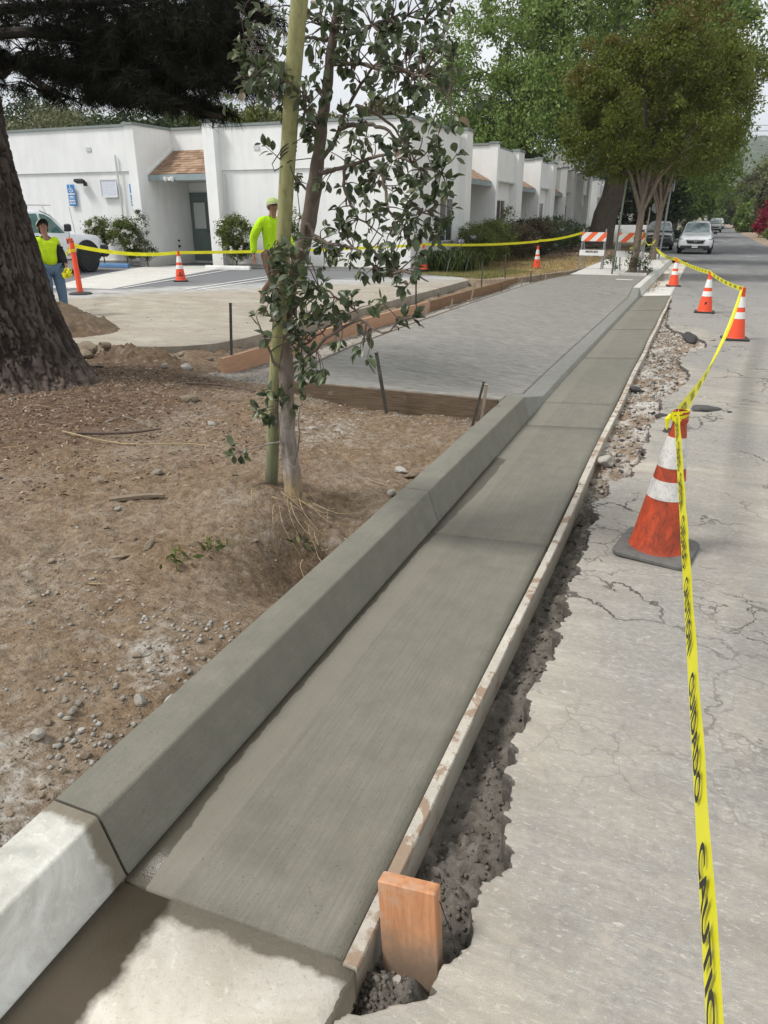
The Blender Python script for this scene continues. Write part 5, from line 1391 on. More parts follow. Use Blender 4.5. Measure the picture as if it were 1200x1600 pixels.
YT_BRANCHES = [[(-1.685, 3.25, 1.784), (-1.592, 3.2, 1.783), (-1.504, 3.15, 1.794), (-1.357, 3.1, 1.824), (-1.235, 3.05, 1.835), (-1.093, 3.0, 1.775), (-0.992, 2.98, 1.756)], [(-1.674, 3.25, 1.826), (-1.625, 3.3, 1.893), (-1.581, 3.32, 1.999), (-1.523, 3.35, 2.112), (-1.464, 3.4, 2.207), (-1.402, 3.45, 2.296), (-1.332, 3.5, 2.371)], [(-1.588, 3.3, 1.964), (-1.47, 3.25, 1.965), (-1.379, 3.2, 1.957), (-1.285, 3.15, 1.924), (-1.193, 3.1, 1.865), (-1.145, 3.1, 1.812)], [(-1.64, 3.3, 2.304), (-1.677, 3.25, 2.304), (-1.712, 3.2, 2.303), (-1.775, 3.2, 2.279), (-1.871, 3.2, 2.274)], [(-1.634, 3.3, 2.305), (-1.676, 3.35, 2.358), (-1.719, 3.4, 2.419), (-1.699, 3.4, 2.523)], [(-1.761, 3.25, 1.501), (-1.715, 3.2, 1.559), (-1.653, 3.15, 1.521), (-1.558, 3.1, 1.483), (-1.414, 3.05, 1.473), (-1.305, 3.0, 1.415), (-1.246, 3.0, 1.338)], [(-1.524, 3.35, 2.055), (-1.403, 3.3, 2.007), (-1.319, 3.3, 1.946), (-1.273, 3.3, 1.877), (-1.247, 3.3, 1.724)], [(-1.678, 3.3, 1.968), (-1.801, 3.4, 2.008), (-1.939, 3.5, 2.078), (-2.024, 3.5, 2.137), (-2.108, 3.5, 2.222)], [(-1.685, 3.3, 1.955), (-1.724, 3.2, 2.06), (-1.787, 3.15, 2.13), (-1.849, 3.1, 2.174), (-1.899, 3.1, 2.271)], [(-1.609, 3.3, 2.308), (-1.488, 3.3, 2.322), (-1.37, 3.3, 2.359), (-1.228, 3.3, 2.358), (-1.088, 3.3, 2.292)], [(-1.625, 3.3, 2.214), (-1.444, 3.2, 2.187), (-1.259, 3.1, 2.138), (-1.087, 3.0, 2.091), (-0.965, 2.95, 2.014)], [(-1.308, 3.08, 1.815), (-1.266, 3.05, 1.716), (-1.217, 3.0, 1.617), (-1.132, 3.0, 1.581), (-1.022, 3.0, 1.641)], [(-1.489, 3.15, 1.793), (-1.467, 3.1, 1.695), (-1.408, 3.1, 1.592), (-1.287, 3.1, 1.515)], [(-1.688, 3.25, 1.701), (-1.794, 3.3, 1.731), (-1.843, 3.3, 1.787)], [(-1.865, 3.25, 1.209), (-1.845, 3.1, 1.283), (-1.844, 3.05, 1.373), (-1.822, 3.05, 1.443)], [(-1.878, 3.25, 1.116), (-1.738, 3.15, 1.224), (-1.581, 3.05, 1.296), (-1.461, 3.0, 1.25), (-1.368, 3.0, 1.199)], [(-1.885, 3.25, 0.989), (-1.748, 3.15, 1.012), (-1.614, 3.1, 1.088), (-1.439, 3.05, 1.19)], [(-1.896, 3.25, 0.923), (-1.929, 3.2, 0.897), (-1.946, 3.15, 1.031), (-1.988, 3.15, 1.107), (-2.022, 3.15, 1.136)], [(-1.879, 3.24, 0.322), (-1.917, 3.2, 0.491), (-1.909, 3.15, 0.643), (-1.91, 3.15, 0.744)], [(-1.879, 3.24, 0.322), (-1.787, 3.15, 0.52), (-1.736, 3.1, 0.706), (-1.686, 3.05, 0.817)], [(-1.917, 3.2, 0.491), (-2.045, 3.15, 0.462), (-2.128, 3.12, 0.436)], [(-1.785, 3.2, 0.81), (-1.688, 3.1, 0.963), (-1.531, 3.0, 1.078), (-1.369, 3.0, 1.171), (-1.225, 2.95, 1.13), (-1.151, 2.95, 1.188)], [(-1.246, 3.0, 1.364), (-1.11, 2.95, 1.384), (-1.025, 2.95, 1.349)], [(-1.115, 3.3, 2.272), (-1.09, 3.3, 2.336), (-1.078, 3.3, 2.4)]]
YT_CLUSTERS = [((-1.855, 3.15, 2.3), 0.091, 30), ((-1.847, 3.1, 2.209), 0.089, 33), ((-1.861, 3.05, 2.225), 0.047, 12), ((-1.686, 2.98, 2.18), 0.079, 27), ((-1.884, 3.1, 2.14), 0.069, 21), ((-1.707, 2.98, 2.079), 0.086, 33), ((-1.601, 2.9, 2.107), 0.064, 21), ((-1.776, 3.3, 2.099), 0.088, 30), ((-1.883, 3.2, 2.093), 0.064, 15), ((-1.84, 3.3, 2.421), 0.095, 21), ((-1.746, 3.3, 2.39), 0.102, 24), ((-2.045, 3.4, 2.458), 0.083, 15), ((-1.705, 3.3, 2.243), 0.08, 18), ((-1.87, 3.0, 2.114), 0.04, 7), ((-1.631, 3.0, 2.02), 0.06, 18), ((-1.662, 3.35, 2.416), 0.104, 24), ((-1.531, 3.3, 2.395), 0.102, 27), ((-1.548, 3.3, 2.315), 0.102, 30), ((-1.443, 3.3, 2.365), 0.102, 27), ((-1.407, 3.25, 2.273), 0.093, 27), ((-1.341, 3.3, 2.379), 0.102, 27), ((-1.341, 3.3, 2.288), 0.095, 27), ((-1.242, 3.3, 2.382), 0.102, 24), ((-1.199, 3.3, 2.334), 0.088, 18), ((-1.444, 3.2, 2.21), 0.085, 24), ((-1.534, 3.2, 2.181), 0.078, 18), ((-1.49, 3.3, 2.158), 0.066, 12), ((-1.488, 3.2, 2.247), 0.071, 15), ((-1.336, 3.15, 2.184), 0.091, 27), ((-1.218, 3.1, 2.179), 0.089, 27), ((-1.138, 3.1, 2.206), 0.082, 21), ((-1.186, 3.3, 2.366), 0.066, 12), ((-1.168, 3.3, 2.397), 0.051, 9), ((-1.132, 3.05, 2.122), 0.081, 24), ((-1.036, 3.0, 2.13), 0.073, 18), ((-0.967, 2.95, 2.056), 0.072, 15), ((-1.012, 3.0, 2.159), 0.06, 12), ((-1.021, 3.1, 2.229), 0.055, 9), ((-0.919, 2.95, 2.094), 0.046, 7), ((-1.158, 3.05, 2.081), 0.067, 15), ((-1.259, 3.1, 2.127), 0.069, 15), ((-1.073, 3.0, 2.048), 0.046, 9), ((-1.43, 3.3, 2.094), 0.051, 10), ((-1.37, 3.3, 2.103), 0.037, 6), ((-1.19, 3.1, 2.045), 0.048, 12), ((-1.148, 3.1, 2.009), 0.034, 7), ((-1.117, 3.05, 2.035), 0.04, 7), ((-1.231, 3.1, 2.035), 0.031, 6), ((-1.079, 3.0, 1.979), 0.023, 2), ((-1.633, 3.2, 1.969), 0.064, 12), ((-1.554, 3.2, 1.978), 0.057, 8), ((-1.598, 3.2, 2.054), 0.05, 12), ((-1.64, 3.15, 1.915), 0.042, 7), ((-1.463, 3.2, 1.987), 0.05, 7), ((-1.418, 3.2, 1.936), 0.05, 8), ((-1.487, 3.15, 1.873), 0.056, 9), ((-1.404, 3.1, 1.855), 0.069, 14), ((-1.316, 3.1, 1.876), 0.041, 6), ((-1.556, 3.2, 1.916), 0.042, 6), ((-1.279, 3.15, 1.939), 0.042, 5), ((-1.174, 3.1, 1.907), 0.055, 9), ((-1.082, 3.0, 1.861), 0.066, 14), ((-1.018, 2.97, 1.835), 0.072, 16), ((-1.094, 3.0, 1.816), 0.073, 18), ((-0.983, 2.95, 1.788), 0.059, 10), ((-0.946, 2.95, 1.82), 0.039, 5), ((-0.962, 2.95, 1.919), 0.039, 6), ((-0.923, 2.95, 1.896), 0.033, 4), ((-1.156, 3.05, 1.947), 0.034, 4), ((-1.196, 3.05, 1.857), 0.054, 9), ((-1.405, 3.1, 1.806), 0.055, 9), ((-1.308, 3.08, 1.786), 0.061, 11), ((-1.209, 3.05, 1.782), 0.067, 13), ((-1.107, 3.0, 1.747), 0.073, 14), ((-1.018, 2.98, 1.722), 0.066, 14), ((-0.956, 2.95, 1.742), 0.046, 8), ((-0.941, 2.95, 1.686), 0.033, 5), ((-1.451, 3.1, 1.733), 0.069, 14), ((-1.361, 3.1, 1.731), 0.075, 14), ((-1.252, 3.05, 1.716), 0.061, 10), ((-1.569, 3.15, 1.723), 0.049, 8), ((-1.468, 3.1, 1.657), 0.055, 8), ((-1.332, 3.1, 1.643), 0.055, 8), ((-1.217, 3.0, 1.666), 0.073, 15), ((-1.133, 3.0, 1.665), 0.06, 10), ((-1.077, 3.0, 1.641), 0.066, 13), ((-0.998, 2.97, 1.628), 0.059, 10), ((-1.547, 3.1, 1.618), 0.034, 5), ((-1.408, 3.1, 1.579), 0.062, 10), ((-1.309, 3.08, 1.567), 0.068, 12), ((-1.174, 3.0, 1.58), 0.066, 12), ((-1.103, 3.0, 1.568), 0.073, 14), ((-1.027, 2.98, 1.581), 0.053, 8), ((-1.47, 3.1, 1.566), 0.055, 8), ((-1.598, 3.1, 1.526), 0.069, 14), ((-1.534, 3.1, 1.513), 0.075, 16), ((-1.417, 3.05, 1.515), 0.074, 14), ((-1.326, 3.05, 1.49), 0.074, 14), ((-1.216, 3.0, 1.493), 0.073, 14), ((-1.13, 3.0, 1.494), 0.073, 12), ((-1.053, 2.98, 1.52), 0.059, 8), ((-0.984, 2.98, 1.509), 0.046, 5), ((-1.634, 3.1, 1.444), 0.075, 16), ((-1.553, 3.1, 1.432), 0.069, 12), ((-1.434, 3.05, 1.436), 0.061, 9), ((-1.26, 3.0, 1.403), 0.073, 13), ((-1.193, 2.98, 1.38), 0.073, 13), ((-1.132, 2.97, 1.395), 0.066, 11), ((-1.099, 2.96, 1.346), 0.059, 9), ((-1.351, 3.0, 1.361), 0.053, 8), ((-1.29, 3.0, 1.428), 0.053, 8), ((-1.246, 3.0, 1.442), 0.046, 7), ((-1.173, 3.0, 1.43), 0.046, 7), ((-1.821, 3.3, 1.745), 0.051, 9), ((-1.833, 3.3, 1.773), 0.037, 5), ((-1.903, 3.2, 1.91), 0.028, 5), ((-1.835, 3.1, 1.426), 0.048, 6), ((-1.798, 3.1, 1.483), 0.048, 8), ((-1.757, 3.05, 1.402), 0.081, 20), ((-1.804, 3.05, 1.345), 0.067, 12), ((-1.717, 3.0, 1.324), 0.093, 24), ((-1.648, 3.0, 1.38), 0.08, 18), ((-1.789, 3.05, 1.261), 0.081, 18), ((-1.671, 3.0, 1.255), 0.086, 20), ((-1.587, 3.0, 1.314), 0.066, 12), ((-1.771, 3.05, 1.174), 0.074, 18), ((-1.858, 3.1, 1.189), 0.048, 6), ((-1.703, 3.05, 1.163), 0.081, 16), ((-1.591, 3.0, 1.217), 0.066, 12), ((-1.804, 3.1, 1.092), 0.069, 14), ((-1.735, 3.1, 1.081), 0.062, 12), ((-1.429, 3.0, 1.278), 0.053, 10), ((-1.374, 2.98, 1.255), 0.059, 12), ((-1.406, 2.98, 1.199), 0.053, 9), ((-1.509, 3.0, 1.248), 0.04, 6), ((-1.479, 3.0, 1.166), 0.046, 6), ((-1.544, 3.0, 1.148), 0.04, 5), ((-1.984, 3.12, 1.111), 0.041, 4), ((-1.151, 2.95, 1.201), 0.059, 9), ((-1.121, 2.95, 1.15), 0.039, 5), ((-1.18, 2.95, 1.173), 0.033, 3), ((-1.363, 2.95, 1.095), 0.059, 9), ((-1.348, 2.95, 1.054), 0.046, 6), ((-1.41, 2.95, 1.064), 0.039, 5), ((-1.696, 3.05, 0.971), 0.054, 9), ((-1.647, 3.02, 0.934), 0.053, 8), ((-1.569, 3.0, 0.928), 0.046, 6), ((-1.605, 3.0, 0.88), 0.046, 6), ((-1.737, 3.1, 1.036), 0.048, 8), ((-1.536, 3.0, 0.901), 0.033, 4), ((-1.891, 3.12, 0.752), 0.062, 14), ((-1.889, 3.12, 0.669), 0.062, 13), ((-1.932, 3.12, 0.699), 0.048, 8), ((-1.838, 3.12, 0.724), 0.048, 7), ((-2.168, 3.12, 0.438), 0.031, 9), ((-2.117, 3.12, 0.427), 0.028, 6), ((-1.686, 3.05, 0.801), 0.034, 4)]
PINE_MASSES = [((-6.088, 6.2, 3.363), (0.37, 0.7, 0.28)), ((-5.417, 6.2, 3.257), (0.49, 0.7, 0.34)), ((-4.556, 6.0, 3.148), (0.54, 0.7, 0.33)), ((-3.841, 5.8, 3.094), (0.34, 0.7, 0.23)), ((-5.288, 6.0, 2.965), (0.48, 0.7, 0.27)), ((-4.657, 6.0, 2.921), (0.48, 0.7, 0.27)), ((-4.043, 5.8, 2.935), (0.29, 0.7, 0.26)), ((-5.656, 6.2, 2.816), (0.37, 0.7, 0.22)), ((-4.898, 6.0, 2.718), (0.42, 0.7, 0.21)), ((-4.413, 5.9, 2.652), (0.29, 0.7, 0.18)), ((-3.937, 5.8, 2.771), (0.23, 0.7, 0.2)), ((-6.526, 6.4, 3.117), (0.25, 0.7, 0.16)), ((-6.308, 6.4, 2.966), (0.25, 0.7, 0.16)), ((-6.438, 6.4, 2.779), (0.22, 0.7, 0.11)), ((-5.22, 6.1, 2.623), (0.24, 0.7, 0.07)), ((-4.229, 5.8, 2.463), (0.23, 0.7, 0.05)), ((-3.668, 5.6, 2.871), (0.17, 0.7, 0.17)), ((-4.715, 6.0, 2.534), (0.24, 0.7, 0.06)), ((-3.361, 5.5, 3.013), (0.12, 0.7, 0.08)), ((-3.638, 5.6, 2.568), (0.13, 0.7, 0.09)), ((-6.716, 6.4, 3.047), (0.19, 0.7, 0.13)), ((-5.946, 6.3, 2.657), (0.19, 0.7, 0.05)), ((-4.04, 5.8, 2.407), (0.11, 0.7, 0.03)), ((-6.828, 6.5, 3.376), (0.16, 0.7, 0.19))]
PINE_BRANCH = [[(-7.427, 6.3, 3.275), (-6.384, 6.3, 3.251), (-5.357, 6.1, 3.086), (-4.44, 5.9, 2.936), (-3.729, 5.7, 2.937), (-3.254, 5.5, 2.984)], [(-7.468, 6.4, 2.952), (-6.631, 6.4, 3.042), (-5.734, 6.2, 2.821), (-4.848, 6.0, 2.591), (-4.168, 5.8, 2.427), (-3.818, 5.7, 2.354)], [(-5.357, 6.1, 3.086), (-5.099, 6.0, 2.805), (-4.48, 5.9, 2.656), (-3.879, 5.7, 2.663), (-3.575, 5.6, 2.608)], [(-7.411, 6.5, 3.534), (-6.174, 6.3, 3.441), (-4.87, 6.0, 3.313), (-3.888, 5.8, 3.225)], [(-6.716, 6.4, 3.047), (-6.425, 6.4, 2.834), (-6.021, 6.3, 2.688)], [(-7.281, 6.4, 2.952), (-6.88, 6.4, 2.928), (-6.631, 6.4, 3.042)]]
STAKES = [('s', (-4.688, 6.839, 0.02), (-4.654, 6.862, 0.719)), ('s', (-2.375, 5.764, 0.02), (-2.451, 5.732, 0.517)), ('s', (-1.56, 5.707, 0.02), (-1.495, 5.724, 0.344)), ('w', (-1.485, 5.672, 0.02), (-1.461, 5.678, 0.335)), ('s', (-4.632, 12.668, -0.029), (-4.64, 12.665, 0.481)), ('w', (-3.928, 11.046, -0.012), (-3.832, 11.08, 0.389)), ('w', (-3.914, 12.357, -0.026), (-3.861, 12.374, 0.264)), ('w', (-3.935, 13.687, -0.04), (-3.853, 13.71, 0.449)), ('s', (-3.931, 14.727, -0.051), (-3.937, 14.726, 0.061)), ('s', (-4.736, 17.453, -0.079), (-4.74, 17.452, 0.585)), ('s', (-3.912, 16.078, -0.065), (-3.917, 16.077, 0.242)), ('s', (-4.848, 20.264, -0.109), (-4.877, 20.257, 0.63)), ('w', (-4.063, 18.786, -0.093), (-4.078, 18.783, 0.121)), ('s', (-3.984, 19.483, -0.101), (-3.996, 19.481, 0.277)), ('s', (-3.957, 20.692, -0.113), (-3.978, 20.688, 0.153)), ('w', (-3.936, 21.219, -0.119), (-3.934, 21.219, 0.068)), ('w', (-4.127, 23.768, -0.146), (-4.128, 23.768, 0.081)), ('w', (-4.124, 25.51, -0.164), (-4.144, 25.507, 0.057)), ('s', (-5.25, 15.779, -0.062), (-5.252, 15.778, 0.02)), ('s', (-4.074, 9.088, 0.009), (-4.032, 9.107, 0.28)), ('w', (-3.889, 7.809, 0.02), (-3.862, 7.823, 0.32)), ('w', (-3.894, 9.76, 0.002), (-3.87, 9.77, 0.215)), ('s', (-4.256, 7.656, 0.02), (-4.219, 7.677, 0.32))]
ROCKS = [((-3.879, 4.975, 0.13), 0.164, 0.096), ((-2.843, 3.291, 0.13), 0.062, 0.048), ((-2.797, 2.95, 0.13), 0.137, 0.045), ((-2.208, 2.435, 0.13), 0.115, 0.045), ((-2.285, 2.306, 0.13), 0.112, 0.033), ((-1.679, 1.255, 0.13), 0.055, 0.044), ((-1.427, 1.591, 0.13), 0.064, 0.07), ((-1.515, 1.531, 0.13), 0.055, 0.053), ((-1.506, 1.268, 0.13), 0.039, 0.034), ((-1.668, 1.363, 0.13), 0.025, 0.023), ((-1.693, 1.361, 0.13), 0.021, 0.021), ((-1.678, 1.398, 0.13), 0.033, 0.031), ((-1.697, 1.44, 0.13), 0.03, 0.026), ((-2.511, 2.135, 0.13), 0.035, 0.029), ((-2.203, 2.029, 0.13), 0.027, 0.024), ((-2.658, 2.447, 0.13), 0.025, 0.024), ((-1.558, 4.245, 0.13), 0.126, 0.068), ((-1.659, 4.296, 0.13), 0.102, 0.064), ((-1.456, 3.622, 0.13), 0.059, 0.055), ((-1.491, 1.088, 0.13), 0.021, 0.018), ((-1.403, 1.054, 0.13), 0.021, 0.019), ((-1.513, 1.0, 0.13), 0.024, 0.022), ((-1.443, 0.995, 0.13), 0.017, 0.015), ((-6.417, 6.734, 0.13), 0.167, 0.19), ((-5.323, 6.363, 0.13), 0.098, 0.078), ((-5.047, 6.153, 0.13), 0.081, 0.084), ((-4.945, 6.365, 0.13), 0.165, 0.103), ((-5.447, 5.625, 0.13), 0.194, 0.081), ((-3.33, 4.527, 0.13), 0.089, 0.043), ((-1.696, 1.317, 0.13), 0.028, 0.023), ((-1.467, 1.253, 0.13), 0.023, 0.019), ((-1.559, 1.292, 0.13), 0.024, 0.022), ((-1.463, 1.168, 0.13), 0.018, 0.018), ((-1.511, 1.111, 0.13), 0.022, 0.02), ((-1.514, 1.188, 0.13), 0.022, 0.021), ((-1.591, 1.344, 0.13), 0.024, 0.023), ((-1.569, 1.225, 0.13), 0.023, 0.022), ((-1.737, 1.425, 0.13), 0.025, 0.024), ((-1.476, 1.445, 0.13), 0.02, 0.018), ((-1.415, 1.463, 0.13), 0.02, 0.018), ((-1.411, 1.218, 0.13), 0.017, 0.016), ((-1.586, 1.526, 0.13), 0.021, 0.021), ((-5.007, 4.168, 0.13), 0.042, 0.033), ((-4.611, 3.967, 0.13), 0.04, 0.031), ((-4.378, 4.031, 0.13), 0.049, 0.043), ((-5.094, 5.036, 0.13), 0.041, 0.03), ((-3.44, 3.845, 0.13), 0.036, 0.028), ((-2.65, 2.721, 0.13), 0.034, 0.021), ((-2.542, 2.521, 0.13), 0.032, 0.024)]
# ================================================================ PINE (left foreground)
def bark_plates():
    m, nt, b = mat('pine_bark')
    v = coord(nt, 'Object', (1, 1, .35))
    n1 = noise(nt, v, 9, 6, .7, .5); n2 = noise(nt, coord(nt, 'Object'), 45, 4, .65)
    cr = attr(nt, 'crack')
    cc = ramp(nt, n1, [(.3, (.048, .037, .031)), (.55, (.088, .073, .062)), (.8, (.145, .126, .112))])
    cc = mix(nt, cr, cc, (.022, .017, .015))
    low = attr(nt, 'foot')
    cc = mix(nt, mth(nt, 'MULTIPLY', low, ramp(nt, n1, [(.4, 0.), (.6, 1.)])), cc, ramp(nt, n2, [(.3, (.15, .085, .055)), (.7, (.24, .21, .185))]))
    setb(nt, b, color=cc, rough=.95, spec=.15, normal=bump(nt, mth(nt, 'ADD', n1, mth(nt, 'MULTIPLY', n2, .6)), .8, .02))
    return m
pine = thing('pine_tree', 'massive dark barked pine trunk at the left edge with needle boughs hanging overhead', 'tree', (-5.68, 4.75, 0.12))
zs = np.linspace(-.15, 9.5, 620); zs = -.15 + (zs + .15) ** 1.0
zs = np.concatenate([np.linspace(-.15, 2.6, 330), np.linspace(2.62, 9.5, 60)])
th = np.linspace(0, 2 * np.pi, 420, endpoint=True)
TH, ZZ_ = np.meshgrid(th, zs)
rad = .54 + .34 * np.exp(-(ZZ_ + .1) / .42) + .03 * np.sin(TH * 3 + 1) - .02 * ZZ_
rad = rad + .16 * np.exp(-(ZZ_ + .05) / .22) * (.5 + .5 * np.sin(TH * 5 + .6))
cxx = -.155 * ZZ_ + .01 * ZZ_ ** 2; cyy = .02 * ZZ_
# plates: stretched cell borders
def plates(u, v_):
    best = np.full(u.shape, 9.); sec = np.full(u.shape, 9.)
    ui = np.floor(u); vi = np.floor(v_)
    for du in (-1, 0, 1):
        for dv in (-1, 0, 1):
            a = (ui + du).astype(np.int64); b_ = (vi + dv).astype(np.int64)
            a2 = np.mod(a, 58)
            h1 = np.mod(np.sin(a2 * 127.1 + b_ * 311.7) * 43758.5453, 1); h2 = np.mod(np.sin(a2 * 269.5 + b_ * 183.3) * 43758.5453, 1)
            d = np.hypot(u - (ui + du + h1), v_ - (vi + dv + h2))
            sec = np.minimum(sec, np.maximum(best, d)); best = np.minimum(best, d)
    return sec - best, best
uw = TH / (2 * np.pi) * 58 + 1.9 * fbm(TH * 2.2, ZZ_ * 1.6, 1.5, 5, 401, .6); vw_ = ZZ_ * 3.1 + .9 * fbm(TH * 5, ZZ_ * 3, 2, 4, 402, .6)
e_, c_ = plates(uw, vw_)
crk = 1 - sstep(.02, .34, e_ + .10 * fbm(TH * 9, ZZ_ * 7, 3, 3, 409))
fine = fbm(TH * 8, ZZ_ * 5, 3.2, 4, 403)
# keep the seam closed
seam = sstep(0, .12, TH) * sstep(2 * np.pi, 2 * np.pi - .12, TH)
rad = rad + seam * (-.026 * crk + .016 * fine + .012 * (1 - c_)) + .03 * fbm(TH * 1.5, ZZ_, 1.2, 3, 405) * seam
X = cxx + rad * np.cos(TH); Y = cyy + rad * np.sin(TH)
me = grid_mesh('trunk', X, Y, ZZ_, bark_plates())
set_attr(me, 'crack', crk * .85); set_attr(me, 'foot', sstep(.35, .0, ZZ_ + .1 * fine))
link_mesh('trunk', me, pine)
pl_off = Vector(pine.location)
mb = MB()
M_pinebr = simple('pine_branch_bark', (.035, .027, .023), .95, .3, 20, 60, .5)
for br in PINE_BRANCH:
    pts = [Vector(p) - pl_off for p in br]
    n = len(pts)
    mb.tube(pts, [.05 * (1 - .8 * i / (n - 1)) + .006 for i in range(n)], 8)
mb.build('branch', M_pinebr, pine, smooth=True)
# needle tufts
rs = np.random.RandomState(17)
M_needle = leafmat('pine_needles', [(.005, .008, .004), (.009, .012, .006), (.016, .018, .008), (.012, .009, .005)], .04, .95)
cen = []
axis = []
twigs = MB()
for c, r in PINE_MASSES:
    k = int(150 * (r[0] * r[2]) ** .5 / .35)
    d = rs.normal(size=(k, 3)); d /= np.linalg.norm(d, axis=1)[:, None]
    q = np.array(c) - np.array(pl_off) + d * np.array(r) * (.25 + .80 * rs.rand(k) ** .7)[:, None]
    cen.append(q); a_ = d * .7 + rs.normal(size=(k, 3)) * .5 + np.array([.25, 0, -.35]); axis.append(a_ / np.linalg.norm(a_, axis=1)[:, None])
    cc_ = Vector(np.array(c) - np.array(pl_off))
    for p in q[::6]:
        p = Vector(p); m1 = cc_.lerp(p, .5) + Vector((0, 0, .04)); twigs.tube([cc_, m1, p], [.010, .007, .003], 4, cap=False)
twigs.build('branch', M_pinebr, pine)
cen = np.concatenate(cen); axis = np.concatenate(axis)
gap_ = fbm(cen[:, 0], cen[:, 2], 1.6, 3, 91) > -.20 + .12 * rs.rand(len(cen))
cen = cen[gap_]; axis = axis[gap_]
NT, NN = len(cen), 40
c2 = np.repeat(cen, NN, 0); a2 = np.repeat(axis, NN, 0)
u = rs.rand(NT * NN, 1)
base = c2 - a2 * u * .11
dr = a2 * .75 + rs.normal(size=(NT * NN, 3)) * .48; dr /= np.linalg.norm(dr, axis=1)[:, None]; dr[:, 2] -= .12
sd_ = np.cross(dr, rs.normal(size=dr.shape)); sd_ /= np.linalg.norm(sd_, axis=1)[:, None]
L_ = .10 + .05 * rs.rand(NT * NN, 1)
V = np.stack([base - sd_ * .0030, base + sd_ * .0030, base + dr * L_], 1).reshape(-1, 3)
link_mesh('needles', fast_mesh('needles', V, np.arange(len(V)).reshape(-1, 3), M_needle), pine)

# ================================================================ YOUNG TREE AND ITS POLE
def mottled():
    m, nt, b = mat('mottled_young_bark')
    v = coord(nt, 'Object'); n1 = noise(nt, coord(nt, 'Object', (1, 1, .4)), 22, 5, .65, .8); n2 = noise(nt, v, 90, 4, .6)
    x, y, z = sepxyz(nt, v)
    up = ramp(nt, n1, [(.3, (.105, .082, .066)), (.7, (.18, .145, .12))])
    lo = ramp(nt, n1, [(.32, (.12, .098, .08)), (.52, (.22, .19, .165)), (.72, (.37, .345, .315))])
    cc = mix(nt, ramp(nt, z, [(.55, 0.), (1.0, 1.)]), lo, up)
    cc = mix(nt, mth(nt, 'MULTIPLY', ramp(nt, z, [(.24, 1.), (.34, 0.)]), ramp(nt, n1, [(.35, 0.), (.5, .8)])), cc, (.33, .235, .12))
    setb(nt, b, color=cc, rough=.85, spec=.25, normal=bump(nt, mth(nt, 'ADD', n1, mth(nt, 'MULTIPLY', n2, .4)), .5, .006))
    return m
M_ybark = mottled()
yt = thing('young_tree', 'young broadleaf tree with mottled grey trunk and dark oval leaves tied to a pole', 'tree', (0, 0, 0))
mb = MB()
pts = [Vector(p) for p in YT_TRUNK]
n = len(pts)
rr = [.058, .050, .045, .042, .040, .038, .037, .038, .035, .036, .032, .027, .025, .023, .021, .020, .018, .015]
def densify(pts, rr, k=4):
    P, Q = [], []
    for i in range(len(pts) - 1):
        p0 = pts[max(i - 1, 0)]; p1 = pts[i]; p2 = pts[i + 1]; p3 = pts[min(i + 2, len(pts) - 1)]
        for j in range(k):
            t = j / k
            P.append(.5 * ((2 * p1) + (p2 - p0) * t + (2 * p0 - 5 * p1 + 4 * p2 - p3) * t * t + (3 * p1 - p0 - 3 * p2 + p3) * t ** 3)); Q.append(rr[i] * (1 - t) + rr[i + 1] * t)
    P.append(pts[-1]); Q.append(rr[-1]); return P, Q
P_, Q_ = densify(pts, rr)
Q_ = [q * (1 + .07 * math.sin(i * 1.7) + .05 * random.uniform(-1, 1)) for i, q in enumerate(Q_)]
mb.tube(P_, Q_, 16)
for k in range(5): # root flare
    a = k * 1.26 + .4; b0 = pts[0]
    mb.tube([b0 + Vector((0, 0, .09)), b0 + Vector((math.cos(a) * .05, math.sin(a) * .05, .02)), b0 + Vector((math.cos(a) * .11, math.sin(a) * .11, -.05))], [.035, .028, .012], 8)
mb.build('trunk', M_ybark, yt, smooth=True)
brp = []
for br in YT_BRANCHES:
    p = [Vector(q) for q in br]; r0 = .0115 if len(br) > 5 else .0085
    if br[0][2] < .5: r0 = .006
    P2, Q2 = densify(p, [r0 * (1 - .75 * i / (len(p) - 1)) for i in range(len(p))], 4)
    P2 = [q + Vector((random.uniform(-1, 1), random.uniform(-1, 1), random.uniform(-1, 1))) * .006 * (0 < i < len(P2) - 1) for i, q in enumerate(P2)]
    m_ = MB(); m_.tube(P2, Q2, 8); m_.build('branch', M_ybark, yt, smooth=True)
    brp += P2
brp += P_[20:]
